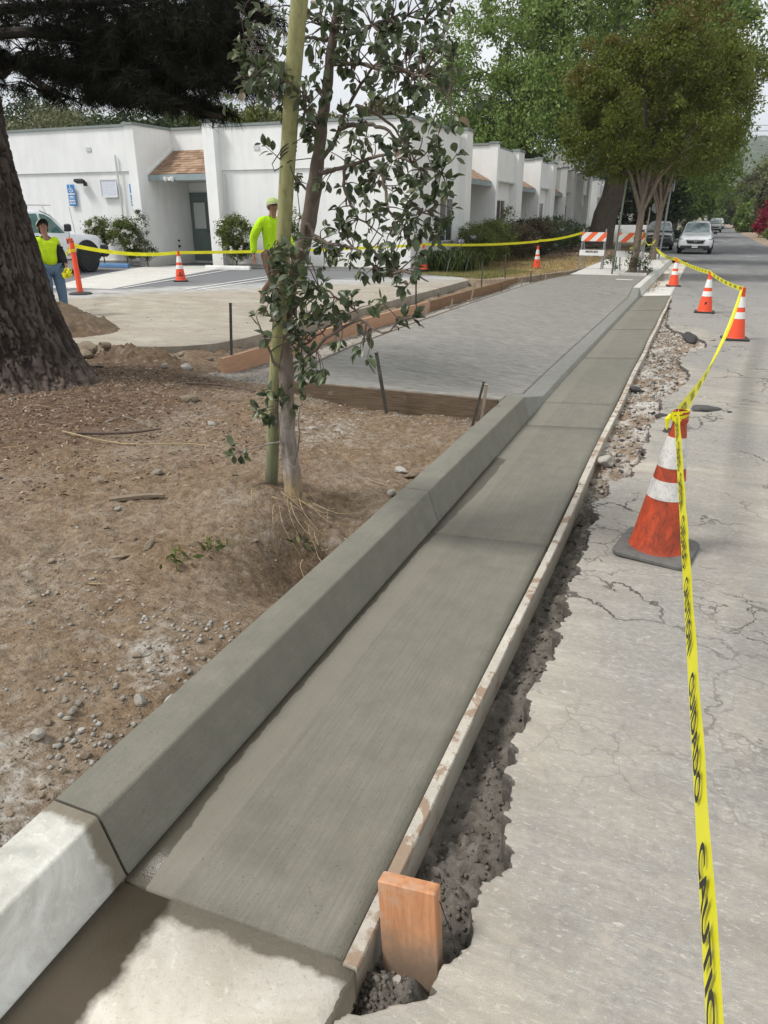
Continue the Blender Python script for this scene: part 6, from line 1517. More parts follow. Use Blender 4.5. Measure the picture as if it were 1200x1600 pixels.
# leaves: an oval folded blade; six shapes
def leaf_mesh(k):
    rs_ = random.Random(k); V = []; F = []
    w = [.02, .32, .46, .50, .46, .30, .03]; n_ = len(w); fold = rs_.uniform(.10, .45); curl = rs_.uniform(-.25, .35)
    for i in range(n_):
        t = i / (n_ - 1); y = t; z = -curl * t * t
        V += [(-w[i] * .62, y, z + w[i] * fold), (0, y, z), (w[i] * .62, y, z + w[i] * fold)]
    for i in range(n_ - 1):
        a = i * 3
        F += [(a, a + 1, a + 4, a + 3), (a + 1, a + 2, a + 5, a + 4)]
    V += [(-.02, -.22, .0), (.02, -.22, 0.), (0, 0, .02)]; F.append((21, 22, 23))
    me = bpy.data.meshes.new('leaf'); me.from_pydata(V, [], F); me.polygons.foreach_set('use_smooth', np.ones(len(F), bool)); return me, np.array(V), F
def leaf_mat_young():
    m, nt, b = mat('young_tree_leaf')
    r = mth(nt, 'FRACT', mth(nt, 'ADD', nd(nt, 'ShaderNodeObjectInfo').outputs['Random'], island(nt)))
    cc = ramp(nt, r, [(0., (.035, .054, .028)), (.4, (.058, .084, .040)), (.75, (.080, .108, .048)), (.9, (.11, .14, .052)), (1., (.15, .105, .07))])
    back = nd(nt, 'ShaderNodeNewGeometry').outputs['Backfacing']
    cc = mix(nt, back, cc, (.105, .125, .085))
    n_ = noise(nt, coord(nt, 'World'), 60, 3)
    cc = mix(nt, ramp(nt, n_, [(.4, 0.), (.75, .25)]), cc, (.14, .14, .10))
    setb(nt, b, color=cc, rough=.38, spec=.45)
    tr = nd(nt, 'ShaderNodeBsdfTranslucent', {'Color': mix(nt, .5, cc, (.10, .16, .03))})
    ms = nd(nt, 'ShaderNodeMixShader', {0: .22, 1: b.outputs[0], 2: tr.outputs[0]})
    nt.links.new(ms.outputs[0], nt.nodes['Material Output'].inputs['Surface'])
    return m
M_yleaf = leaf_mat_young()
shapes = [leaf_mesh(k) for k in range(6)]
for me, _, _ in shapes: me.materials.append(M_yleaf)
leaves = []; twig = MB(); rl = random.Random(12)
BA = np.array([tuple(q) for q in brp])
for (c, rad_, cnt) in YT_CLUSTERS:
    cnt = int(cnt * 1.5 + 1)
    cv = Vector(c)
    d = np.linalg.norm(BA - np.array(c), axis=1); src = Vector(BA[int(np.argmin(d))])
    nsub = max(1, cnt // 5)
    for s_ in range(nsub):
        e = cv + Vector((rl.gauss(0, 1), rl.gauss(0, 1) * .9, rl.gauss(0, 1))) * rad_ * .62
        mid = src.lerp(e, .5) + Vector((rl.uniform(-1, 1), rl.uniform(-1, 1), rl.uniform(-.3, 1))) * (e - src).length * .16
        st_ = src.lerp(e, .0)
        pts_ = [st_, mid, e]
        pp, qq = densify(pts_, [.0042, .0030, .0014], 3)
        twig.tube(pp, [q_ * .8 for q_ in qq], 5, cap=False)
        dirn = (e - mid).normalized()
        for k in range(int(round(cnt / nsub))):
            t = 1 - k * .10 - rl.random() * .04
            base = mid.lerp(e, max(.1, t)); a = rl.uniform(0, 6.28)
            side = dirn.cross(Vector((math.cos(a), math.sin(a), .3))).normalized()
            ld = (dirn * rl.uniform(.2, .8) + side * rl.uniform(.5, 1.0) + Vector((0, 0, rl.uniform(-.55, .25)))).normalized()
            nrm = (Vector((0, 0, 1)) + Vector((rl.gauss(0, .55), rl.gauss(0, .55), 0)) - Vector((0, .35, 0))).normalized()
            xax = ld.cross(nrm).normalized(); nrm = xax.cross(ld).normalized()
            size = rl.uniform(.022, .052) * (1.18 if c[2] < 1.35 else 1.0)
            M_ = Matrix(((xax.x, ld.x, nrm.x), (xax.y, ld.y, nrm.y), (xax.z, ld.z, nrm.z))).to_4x4()
            M_.translation = base + ld * size * .2
            leaves.append((M_ @ Matrix.Scale(size, 4), size / (base - Vector((0, 0, 1.6))).length, rl.randrange(6)))
twig.build('twigs', M_twig, yt, smooth=True)['kind'] = 'stuff'
leaves.sort(key=lambda q: -q[1])
for M_, _, k in leaves[:295]:
    o = link_mesh('leaf', shapes[k][0], yt); o.matrix_local = M_
V = []; F = []; off = 0
for M_, _, k in leaves[295:]:
    vv = shapes[k][1]; A_ = np.array(M_); w = vv @ A_[:3, :3].T + A_[:3, 3]
    V.append(w); F += [tuple(i + off for i in f) for f in shapes[k][2]]; off += len(vv)
me = bpy.data.meshes.new('foliage'); me.from_pydata(np.concatenate(V).tolist(), [], F); me.materials.append(M_yleaf); me.polygons.foreach_set('use_smooth', np.ones(len(F), bool))
link_mesh('foliage', me, yt)['kind'] = 'stuff'
# pole
pol = thing('tree_pole', 'round yellow green treated wooden pole beside the young tree trunk', 'pole', (0, 0, 0))
pp, qq = densify([Vector(p) for p in YT_POLE], [.037, .035, .034, .034, .034, .034, .034, .034, .034], 3)
mb = MB(); mb.tube(pp, qq, 20)
def pole_mat():
    m, nt, b = mat('treated_pole_paint')
    v = coord(nt, 'Object', (26, 26, 1.3)); n1 = noise(nt, v, 2.4, 6, .65, .5); n2 = noise(nt, coord(nt, 'Object'), 24, 5, .65)
    x, y, z = sepxyz(nt, coord(nt, 'Object'))
    cc = ramp(nt, n1, [(.28, (.235, .230, .115)), (.6, (.345, .340, .165)), (.85, (.43, .41, .235))])
    cc = mix(nt, ramp(nt, z, [(.2, .9), (1.0, 0.)]), cc, ramp(nt, n1, [(.3, (.135, .155, .10)), (.7, (.22, .25, .165))]))
    cc = mix(nt, ramp(nt, z, [(.16, .8), (.34, 0.)]), cc, (.13, .105, .08))
    cc = mix(nt, ramp(nt, n2, [(.60, 0.), (.70, .5)]), cc, (.15, .10, .06))
    setb(nt, b, color=cc, rough=.8, spec=.25, normal=bump(nt, n1, .5, .004))
    return m
mb.build('post', pole_mat(), pol, smooth=True)
mb = MB()
def ring(c, r, tilt, rad=.0022):
    return [Vector(c) + Vector((math.cos(a) * r, math.sin(a) * r, math.cos(a) * tilt)) for a in np.linspace(0, 6.3, 22)]
pz = lambda z: Vector((np.interp(z, [p[2] for p in YT_POLE], [p[0] for p in YT_POLE]), np.interp(z, [p[2] for p in YT_POLE], [p[1] for p in YT_POLE]), z))
tz = lambda z: Vector((np.interp(z, [p[2] for p in YT_TRUNK], [p[0] for p in YT_TRUNK]), np.interp(z, [p[2] for p in YT_TRUNK], [p[1] for p in YT_TRUNK]), z))
for z in (1.86, 1.875, 1.845, .98): mb.tube(ring(pz(z), .0365, .02), .0025, 5, cap=False)
mb.tube([pz(1.86) + Vector((-.038, 0, 0)), pz(1.84) + Vector((-.07, -.02, -.03)), pz(1.80) + Vector((-.05, -.03, -.02)), pz(1.82) + Vector((.03, -.03, 0)), tz(1.84) + Vector((-.02, -.03, 0))], .0022, 5)
mb.tube([pz(1.86) + Vector((.03, -.02, .02)), pz(1.90) + Vector((.10, -.02, .02)), tz(1.93) + Vector((.0, -.03, 0))], .002, 5)
mb.tube([pz(1.80) + Vector((.03, -.03, 0)), pz(1.72) + Vector((.07, -.03, 0)), pz(1.60) + Vector((.09, -.02, 0)), tz(1.52) + Vector((-.04, -.02, 0))], .002, 5)
mb.build('tie_wire', M_dark, pol)

# ================================================================ FORM BOARDS, STAKES
def board(name, label, a, b_, z0, z1, th_, m, group='wooden form boards', topm=None, nseg=8, wob=.004):
    """upright board from a to b (x,y), faces z0..z1, thickness th_"""
    a = Vector((a[0], a[1], 0)); b_ = Vector((b_[0], b_[1], 0)); d = (b_ - a); L0 = d.length; d.normalize(); nrm = Vector((-d.y, d.x, 0))
    t = thing(name, label, 'form board', (a.x, a.y, 0), math.atan2(d.y, d.x), group)
    V = []; F = []
    zf0 = zrf(a.y); 
    for i in range(nseg + 1):
        s = L0 * i / nseg; yy_ = a.y + d.y * s; w = wob * math.sin(s * 2.1 + a.x); zz = zrf(yy_)
        V += [(s, w - th_ / 2, z0 + zz), (s, w + th_ / 2, z0 + zz), (s, w + th_ / 2, z1 + zz - .003), (s, w + th_ / 2 - .003, z1 + zz), (s, w - th_ / 2 + .003, z1 + zz), (s, w - th_ / 2, z1 + zz - .003)]
    for i in range(nseg):
        for j in range(6): F.append((i * 6 + j, i * 6 + (j + 1) % 6, (i + 1) * 6 + (j + 1) % 6, (i + 1) * 6 + j))
    F += [tuple(range(5, -1, -1)), tuple(nseg * 6 + j for j in range(6))]
    mb = MB(); mb.add(V, F); mb.build('plank', m, t)
    if topm:
        # cement splashed over the top edge and down the face in places
        ss = np.linspace(0.002, L0 - .002, int(L0 * 90)); V = []; F = []
        dz = .004 + .010 * np.clip(fbm(ss, ss * 0 + a.x, 6, 4, 33) + .25, 0, 1) * 1.0 + .02 * np.clip(fbm(ss, ss * 0, 2.5, 3, 36) - .25, 0, 1)
        hj = .0022 + .0016 * fbm(ss, ss * 0, 22, 3, 35)
        for s, q, h_ in zip(ss, dz, hj):
            yy_ = a.y + d.y * s; w = wob * math.sin(s * 2.1 + a.x); zz = zrf(yy_)
            V += [(s, w + th_ / 2 + .001, z1 + zz - .004), (s, w + th_ / 2 - .002, z1 + zz + h_), (s, w - th_ / 2 + .002, z1 + zz + h_), (s, w - th_ / 2 - .0015, z1 + zz - .003), (s, w - th_ / 2 - .0015, z1 + zz - q)]
        for i in range(len(ss) - 1):
            for j in range(4): F.append((i * 5 + j, i * 5 + j + 1, (i + 1) * 5 + j + 1, (i + 1) * 5 + j))
        mb = MB(); mb.add(V, F); o = mb.build('cement_crust', topm, t)
    return t
board('form_board', 'cement splashed form board along the gutter beside the big cone, nearest length', (-.510, 1.02), (-.495, 4.48), -.12, .012, .036, M_form_c, topm=M_form_top, nseg=20)
board('form_board', 'second length of splashed gutter form board, beyond the big cone', (-.503, 4.492), (-.500, 10.1), -.10, .012, .042, M_form_c, topm=M_form_top, nseg=20)
board('form_board', 'farthest length of gutter form board, ending by the pale gutter slab', (-.502, 10.11), (-.515, 18.3), -.10, .012, .042, M_form_c, topm=M_form_top, nseg=20)
board('form_board', 'weathered brown form board across the near edge of the new slab', (-3.46, 5.955), (-1.43, 5.968), -.05, .150, .036, M_form_wet, nseg=6, wob=.003)
board('form_board', 'orange new wood form board nearest the driveway trench', (-4.66, 6.62), (-4.64, 13.4), -.03, .165, .038, M_form_l)
board('form_board', 'darker brown form board past the end of the orange one', (-4.64, 13.42), (-4.60, 20.6), -.03, .165, .038, M_form_d)
le = [(-3.47, 6.0), (-3.66, 6.94), (-3.74, 8), (-3.82, 10.1), (-3.86, 13), (-3.88, 16.5), (-3.86, 18.5), (-3.75, 20.5), (-3.61, 21.8), (-3.44, 22.95)]
t = thing('form_board', 'thin bent form strip along the curved left edge of the new slab', 'form board', (0, 0, 0), 0, 'wooden form boards')
mb = MB()
for (x0, y0), (x1, y1) in zip(le[:-1], le[1:]):
    a0, a1 = zrf(y0), zrf(y1)
    mb.add([(x0, y0, .0 + a0), (x0 - .02, y0, .0 + a0), (x0 - .02, y0, .154 + a0), (x0, y0, .154 + a0), (x1, y1, a1), (x1 - .02, y1, a1), (x1 - .02, y1, .154 + a1), (x1, y1, .154 + a1)], [(0, 1, 5, 4), (1, 2, 6, 5), (2, 3, 7, 6), (3, 0, 4, 7)])
mb.build('strip', M_stake_w, t)
lab = ['dark steel stake at the near end of the orange form board', 'leaning stake in front of the weathered brown form board', 'darker stake of the leaning pair by the kerb end', 'paler stake of the leaning pair by the kerb end',
       'dark upright stake midway along the orange board', 'first leaning grey stake on the gravel right of the orange board', 'second leaning grey stake on the gravel beside the slab edge', 'tall leaning pale stake where orange and brown boards meet',
       'short stub stake at the slab edge beside the board joint', 'dark tall stake on the brown board, nearer one', 'thin stake standing in the gravel before the purple hedge', 'dark tall stake on the brown board, farther one',
       'small pale stake in the gravel below the purple hedge', 'thin stake right below the far driveway cone', 'thin stake just right of the far driveway cone', 'flat wooden stake near the far end of the trench',
       'short wooden stake near the lawn corner at the slab edge', 'last thin stake where the slab meets the dry lawn', 'tiny stub stake behind the orange board', 'slim stake on the gravel left of the slab corner', 'pale wooden stake seen behind the young tree leaves',
       'light wooden stake tip below the hanging leaf sprig', 'low stake behind the young tree trunk']
for (k, b0, t0), lb in zip(STAKES, lab):
    b0 = Vector(b0); t0 = Vector(t0); d = t0 - b0; Ln = d.length
    big = Ln > .35
    t = thing('form_stake', lb, 'stake', tuple(b0 - d.normalized() * .15), 0, 'stakes holding the forms')
    t.rotation_euler = d.to_track_quat('Z', 'Y').to_euler()
    w, h = (.045, .030) if k == 's' and big else (.026, .020) if k == 's' else (.038, .026)
    mb = MB(); mb.box((0, 0, (Ln + .15) / 2), (w, h, Ln + .15), rz=0, bev=.002)
    mb.build('bar', M_stake_s if k == 's' else M_stake_w, t)
    mb = MB(); mb.box((0, 0, Ln + .15 + .001), (w * 1.12, h * 1.25, .006), bev=.001)
    mb.build('head', M_stake_s if k == 's' else M_stake_w, t)
    if k == 's' and big:
        mb = MB()
        for q in range(4): mb.lathe([(.0, .0), (.005, .0), (.005, .002), (0., .002)], 8, (0, 0, 0))
        for i in range(4):
            for j in range(8 * 4):
                pass
        mb = MB()
        for i in range(5): mb.tube([(0, -h / 2 - .0015, Ln - .02 - i * .07), (0, h / 2 + .0015, Ln - .02 - i * .07)], .005, 8)
        mb.build('nail_hole', M_black, t)
# the orange wood stub at the end of the gutter form
t = thing('wood_stake', 'short orange wood stake with worn top at the near end of the gutter form', 'stake', (-.380, 1.112, -.165), R(3))
t.rotation_euler = (R(-9), R(-7), R(1))
mb = MB(); mb.box((0, 0, .165), (.142, .040, .335), bev=.004); mb.build('block', M_stub, t)
mb = MB(); mb.tube([(.075, .0, .30), (.10, -.0, .22), (.115, .01, .12), (.105, .01, .02)], .0014, 5); mb.build('wire', M_dark, t)

# ================================================================ STONES, CHUNKS, TWIGS (pieces of the ground)
def rock_mesh(seed, m, sub=2, rough=.28, flat=1.0):
    import bmesh
    bm = bmesh.new(); bmesh.ops.create_icosphere(bm, subdivisions=sub, radius=.5)
    rs_ = np.random.RandomState(seed); ph = rs_.rand(6) * 10
    pl = [Vector(rs_.normal(size=3)).normalized() for _ in range(7)]; dd = rs_.uniform(.28, .42, 7)
    for v_ in bm.verts:
        for a, q in zip(pl, dd):
            k = v_.co.dot(a)
            if k > q: v_.co -= a * (k - q)
        v_.co *= 1 + rough * .35 * math.sin(v_.co.x * 7 + ph[0]) * math.sin(v_.co.y * 6 + ph[1]) * math.sin(v_.co.z * 8 + ph[2])
    me = bpy.data.meshes.new('stone'); bm.to_mesh(me); bm.free(); me.materials.append(m); return me
def stone_mat(name, a, b_, cspk=.4):
    m, nt, b = mat(name)
    r = nd(nt, 'ShaderNodeObjectInfo').outputs['Random']; rr_ = mth(nt, 'FRACT', mth(nt, 'ADD', r, island(nt)))
    n1 = noise(nt, coord(nt, 'World'), 45, 5, .7)
    cc = mix(nt, rr_, a, b_); cc = mix(nt, ramp(nt, n1, [(.35, 0.), (.7, cspk)]), cc, tuple(x * .5 for x in a))
    setb(nt, b, color=cc, rough=.92, spec=.2, normal=bump(nt, n1, .6, .004)); return m
M_stone = stone_mat('pale_stone', (.24, .215, .18), (.44, .42, .38))
M_stone_b = stone_mat('brown_clod', (.20, .155, .11), (.29, .24, .18))
M_clod = stone_mat('soil_crumb', (.12, .085, .055), (.26, .20, .14))
M_chunk = stone_mat('asphalt_chunk', (.055, .052, .050), (.11, .105, .10))
M_mudlump = stone_mat('mud_lump', (.10, .088, .074), (.16, .145, .125))
RM = [rock_mesh(i, M_stone) for i in range(5)]; RB = [rock_mesh(i + 9, M_stone_b) for i in range(4)]; RC = [rock_mesh(i + 20, M_chunk, rough=.5) for i in range(3)]
rr_ = random.Random(4)
def soil_h(x, y):
    if y < 6.12: return float(soil_fields(np.array([[x]]), np.array([[y]]), True)[0][0, 0])
    return float(soil_fields(np.array([[x]]), np.array([[y]]), False)[0][0, 0])
for i, (p, w, h) in enumerate(ROCKS):
    brown = rr_.random() < .45 or w > 2.2 * h
    me = (RB if brown else RM)[rr_.randrange(4)]
    zz = soil_h(p[0], p[1])
    link_mesh('clod' if brown else 'stone', me, soil, (p[0], p[1], zz + h * .22), (rr_.uniform(-.3, .3), rr_.uniform(-.3, .3), rr_.uniform(0, 6)), (w * 1.1, w * (rr_.uniform(.7, 1.0) if w < 2.2 * h else .30), (max(h, w * .45) if w < 2.2 * h else w * .25) * .9))
# gravelly small stones, too many to pick apart
def scatter(name, parent, n, fx, zf, s0, s1, m, seed, flat=.7):
    rs_ = np.random.RandomState(seed); x, y = fx(rs_, n)
    if parent is soil:
        kp = fbm(x, y, 4.5, 3, seed + 50) > -.02 + .30 * (rs_.rand(len(x)) - .5); x, y = x[kp], y[kp]
    n = len(x); z = zf(x, y)
    base = np.array([(1, 0, 0), (-1, 0, 0), (0, 1, 0), (0, -1, 0), (0, 0, 1), (0, 0, -1)], float)
    tri = np.array([(0, 2, 4), (2, 1, 4), (1, 3, 4), (3, 0, 4), (2, 0, 5), (1, 2, 5), (3, 1, 5), (0, 3, 5)])
    s = (s0 + (s1 - s0) * rs_.rand(n) ** 2.4)
    V = base[None] * (s[:, None, None] * (.6 + .5 * rs_.rand(n, 6, 1))) * np.array([1, 1, flat])
    a = rs_.rand(n) * 6.28; ca, sa = np.cos(a)[:, None], np.sin(a)[:, None]
    Vx = V[..., 0] * ca - V[..., 1] * sa; Vy = V[..., 0] * sa + V[..., 1] * ca
    V = np.stack([Vx + x[:, None], Vy + y[:, None], V[..., 2] + (z + s * .18)[:, None]], -1).reshape(-1, 3)
    F = (tri[None] + (np.arange(n) * 6)[:, None, None]).reshape(-1, 3)
    o = link_mesh(name, fast_mesh(name, V, F, m), parent); o['kind'] = 'stuff'; return o
def soilz(x, y): return soil_fields(np.array([x]), np.array([y]), True)[0][0]
def near_kerb(rs_, n):
    y = .75 + rs_.rand(n) ** 1.3 * 1.35; x = -1.42 - np.abs(rs_.normal(size=n)) * .34
    return x, y
scatter('gravel', soil, 1500, near_kerb, soilz, .002, .018, M_stone, 5)
scatter('gravel', soil, 2200, near_kerb, soilz, .002, .009, M_stone_b, 15)
scatter('gravel', soil, 160, lambda r_, n: (-2.35 + r_.normal(size=n) * .22, 1.95 + r_.normal(size=n) * .2), soilz, .003, .014, M_stone, 6)
scatter('gravel', soil, 5200, lambda r_, n: (-1.45 - r_.rand(n) * 4.2, .8 + r_.rand(n) * 5.1), soilz, .0015, .008, M_clod, 7)
scatter('gravel', soil, 1500, lambda r_, n: (-1.45 - r_.rand(n) * 3.2, .9 + r_.rand(n) * 5.0), soilz, .001, .0045, M_stone, 8)
scatter('gravel', soil, 1500, lambda r_, n: (-1.45 - r_.rand(n) * 2.0, 5.45 + r_.rand(n) * .45), soilz, .003, .015, M_stone, 9)
scatter('gravel', bed_o, 5000, lambda r_, n: (-3.9 - r_.rand(n) * 0.45, 6.3 + r_.rand(n) * 14), lambda x, y: soil_fields(np.array([x]), np.array([y]), False)[0][0], .004, .018, M_stone, 10)
scatter('gravel', bed_o, 3000, lambda r_, n: (-4.5 - r_.rand(n) * 0.8, 6.3 + r_.rand(n) * 14), lambda x, y: soil_fields(np.array([x]), np.array([y]), False)[0][0], .004, .02, M_stone_b, 11)
def trz(x, y):
    ix = np.clip(np.searchsorted(tx, x), 0, len(tx) - 1); iy = np.clip(np.searchsorted(ty, y), 0, len(ty) - 1); return TZ[iy, ix] + zr(y)
scatter('crumbs', trench, 420, lambda r_, n: (-.44 + r_.normal(size=n) * .045, 1.03 + r_.normal(size=n) * .05), trz, .003, .012, M_mudlump, 19, .8)
scatter('crumbs', trench, 1300, lambda r_, n: (-.47 + r_.rand(n) * .18, .88 + r_.rand(n) ** 1.2 * 3.9), trz, .003, .015, M_mudlump, 12, .8)
scatter('crumbs', trench, 3600, lambda r_, n: (-.47 + r_.rand(n) * .42, 4.6 + r_.rand(n) * 9), trz, .004, .026, stone_mat('trench_stone', (.16, .12, .085), (.45, .43, .40)), 13, .8)
# leaf and bark litter near the pine
M_litter = leafmat('litter', [(.12, .07, .045), (.24, .155, .10), (.36, .27, .19), (.09, .055, .035), (.42, .35, .27)], .05, .9)
def litter(n, fx, zf, s0, s1, seed, name, parent, m=None, zo=.004):
    rs_ = np.random.RandomState(seed); x, y = fx(rs_, n); n = len(x); z = zf(x, y) + zo
    a = rs_.rand(n) * 6.28; s = s0 + (s1 - s0) * rs_.rand(n); t1, t2 = rs_.normal(size=n) * .35, rs_.normal(size=n) * .35
    dx_, dy_ = np.cos(a) * s, np.sin(a) * s; px_, py_ = -np.sin(a) * s * .42, np.cos(a) * s * .42
    V = np.stack([np.stack([x - dx_, y - dy_, z - t1 * s], 1), np.stack([x + px_, y + py_, z + t2 * s * .4 + s * .2], 1), np.stack([x + dx_, y + dy_, z + t1 * s], 1), np.stack([x - px_, y - py_, z - t2 * s * .4 + s * .1], 1)], 1).reshape(-1, 3)
    o = link_mesh(name, fast_mesh(name, V, np.arange(len(V)).reshape(-1, 4), m or M_litter), parent); o['kind'] = 'stuff'
def nearpine(r_, n):
    a = r_.rand(n) * 6.28; d = .6 + 2.6 * r_.rand(n) ** .8
    x = -6.0 + np.cos(a) * d * 1.15; y = 4.75 + np.sin(a) * d; k = (y > .3) & (y < 6.1) & (x < -1.5) & (x > -9.4); return x[k], y[k]
litter(14000, nearpine, soilz, .008, .022, 21, 'leaf_litter', soil)
litter(2600, lambda r_, n: (-1.5 - r_.rand(n) * 4, .7 + r_.rand(n) * 5.2), soilz, .004, .012, 22, 'leaf_litter', soil)
litter(9000, lambda r_, n: (-8.5 + r_.rand(n) * 4.6, 26 + r_.rand(n) ** .7 * 22), lambda x, y: lawn_z(x, y), .03, .06, 23, 'leaf_litter', lawn)
litter(500, lambda r_, n: (-1.15 + np.abs(r_.normal(size=n)) * .12, 19.5 + r_.rand(n) * 8), lambda x, y: zr(y) - .02, .015, .035, 24, 'leaf_litter', gut_root)
litter(500, lambda r_, n: (-3.2 + r_.rand(n) * 1.6, 27 + r_.rand(n) * 18), lambda x, y: zr(y) + .152, .015, .035, 25, 'leaf_litter', sw)
litter(260, lambda r_, n: (-11 + r_.rand(n) * 5.4, 7.2 + r_.rand(n) * 8), lambda x, y: 0 * x + .12 + zr(y) * .55, .008, .02, 26, 'crumbs', lot, M_stone_b)
# twigs and sticks as single pieces
def stick(pts, r, parent=soil, m=None, name='twig'):
    P = []
    for x, y, dz in pts: P.append((x, y, soil_h(x, y) + dz))
    mb = MB(); pp_, qq_ = densify([Vector(p) for p in P], [r * (1 - .4 * i / (len(P) - 1)) for i in range(len(P))], 3); mb.tube(pp_, qq_, 6); mb.build(name, m or M_twig, parent, smooth=True)
M_straw = simple('dry_straw', (.36, .27, .16), .85, .25, 20, 60, .3)
stick([(-3.9, 3.72, .02), (-3.65, 3.95, .035), (-3.55, 4.2, .05)], .012)
stick([(-4.0, 3.7, .02), (-3.5, 3.72, .015), (-3.1, 3.85, .02), (-2.9, 3.9, .01)], .006, m=M_straw)
stick([(-4.3, 5.5, .02), (-4.0, 5.65, .03), (-3.6, 5.6, .02)], .012)
stick([(-2.75, 2.78, .015), (-2.6, 2.88, .02), (-2.5, 2.92, .02)], .02, m=M_stone_b)
rt = random.Random(8)
for i in range(70):
    x = -1.6 - rt.random() ** .8 * 4.2; y = .95 + rt.random() * 4.6; a = rt.random() * 6.28; L0 = rt.uniform(.05, .22)
    stick([(x, y, .004), (x + math.cos(a) * L0 * .5 + rt.uniform(-.01, .01), y + math.sin(a) * L0 * .5, .012), (x + math.cos(a + .3) * L0, y + math.sin(a + .3) * L0, .006)], rt.uniform(.0012, .0038), m=M_straw if rt.random() < .45 else M_twig)
# torn roots and dry grass at the foot of the young tree
for i in range(34):
    x = -1.86 + rt.gauss(0, .09) + .06; y = 3.15 + rt.gauss(0, .12); a = rt.uniform(-1.9, .2); L0 = rt.uniform(.08, .30)
    stick([(x, y, .03), (x + math.cos(a) * L0 * .5, y + math.sin(a) * L0 * .5, .045), (x + math.cos(a + .4) * L0, y + math.sin(a + .4) * L0, .01)], rt.uniform(.0012, .0032), m=M_straw if rt.random() < .6 else M_twig, name='root')
for (x, y) in ((-1.95, 2.55), (-1.7, 3.0), (-2.0, 2.35)):
    P = np.repeat(np.array([[x, y, soil_h(x, y) + .03]]), 16, 0) + np.random.RandomState(int(-x * 100)).normal(size=(16, 3)) * np.array([.035, .035, .012])
    t = thing('weed_sprig', {(-1.95, 2.55): 'small green weed sprig on the soil left of the kerb', (-1.7, 3.0): 'grey green leaf sprig in the hollow right of the young tree', (-2.0, 2.35): 'lowest weed sprig near the middle of the near kerb'}[(x, y)], 'weed', (0, 0, 0))
    link_mesh('leaves', leaf_cloud('leaves', P, .055, LF_hedge, 4, up=.5, aspect=.35), t)
    mb = MB(); mb.tube([(x, y, soil_h(x, y) - .01), (x + .01, y, soil_h(x, y) + .06)], .002, 5); mb.build('stem', M_twig, t)
# dirt pile behind the pine trunk and mounds at the lot edge
def pile(name, label, c, r, h, seed, m=M_soil):
    n = 90; g_ = np.linspace(-1, 1, n); U, W = np.meshgrid(g_, g_); d = np.hypot(U, W)
    X = c[0] + U * r[0]; Y = c[1] + W * r[1]
    Z = c[2] + h * np.clip(1 - d, 0, 1) ** .85 * (1 + .35 * fbm(X, Y, 2, 3, seed)) + .09 * fbm(X, Y, 6, 5, seed + 1, .68) * sstep(1.0, .8, d) + np.clip(vnoise(X * 14, Y * 14, seed) - .7, 0, 1) * .14 * sstep(1, .85, d) - .03
    me = grid_mesh(name, X, Y, Z, m)
    for nme, q in (('grey', .1 + 0 * Z), ('litter', .45 + 0 * Z), ('darkened', .2 + .4 * vnoise(X * 5, Y * 5, 2)), ('pebble', np.clip(vnoise(X * 20, Y * 20, 5) - .7, 0, 1))): set_attr(me, nme, q)
    o = link_mesh(name, me); tag(o, label, 'dirt pile', 'heaps of loose dirt', 'stuff'); return o
pile('dirt_pile', 'heap of loose brown dirt between the pine trunk and the orange delineator post', (-8.7, 7.75, .09), (1.55, 1.0), .55, 5)
p_ = pile('dirt_pile', 'low heap of dirt with broken slabs right of the pine trunk foot', (-5.75, 6.5, .06), (.75, .42), .22, 8)
for q in ((-6.35, 6.45, .20, .30), (-6.05, 6.40, .26, .16), (-6.25, 6.3, .16, .20), (-5.25, 6.7, .16, .12), (-4.9, 6.75, .12, .10), (-8.1, 7.2, .38, .16)):
    link_mesh('stone', RB[rr_.randrange(4)], soil, q[:3], (.3, .2, q[0] * 5), (q[3], q[3] * .8, q[3] * .5))
# asphalt chunks
for lb, p, s in (('large broken asphalt chunk near the second cone in the trench', (.02, 11.35, -.045), (.46, .20, .12)), ('dark curved asphalt chunk behind the top of the big cone', (.22, 6.9, .0), (.34, .12, .055)),
                 ('small asphalt chunk at the trench edge left of the big cone top', (-.03, 6.05, -.03), (.16, .10, .07)), ('asphalt lump in the trench left of the big cone', (-.12, 6.55, -.03), (.14, .12, .06)), ('grey rubble lump against the form board left of the big cone', (-.42, 5.1, -.03), (.14, .12, .08)),
                 ('dark chunk against the form board beyond the rubble', (-.42, 7.6, -.03), (.12, .14, .07)), ('pale stone lying on the mud by the orange wood stake', (-.400, 1.045, -.012), (.026, .026, .022))):
    t = thing('asphalt_chunk' if 'pale' not in lb and 'grey' not in lb else 'rubble_stone', lb, 'rubble', p, 0, 'rubble along the broken asphalt')
    me = rock_mesh(int(p[1] * 10), M_chunk if 'pale' not in lb and 'grey' not in lb else M_stone, 3, .5); link_mesh('lump', me, t, (0, 0, s[2] * .3), (.1, .1, p[1]), s)
    link_mesh('crumb', me, t, (s[0] * .6, .01, 0), (.4, .1, p[1] * 2), (s[0] * .3, s[1] * .3, s[2] * .4))
for i in range(70):
    y = rr_.uniform(4.7, 13); xe_ = float(np.interp(y, EY, EX)); x = rr_.uniform(-.46, xe_)
    link_mesh('chunk', RC[rr_.randrange(3)] if rr_.random() < .45 else RM[rr_.randrange(5)], trench, (x, y, float(trz(np.array([x]), np.array([y]))[0]) + .008), (rr_.uniform(-.5, .5), rr_.uniform(-.5, .5), rr_.uniform(0, 6)), (rr_.uniform(.025, .07), rr_.uniform(.02, .05), rr_.uniform(.012, .03)))

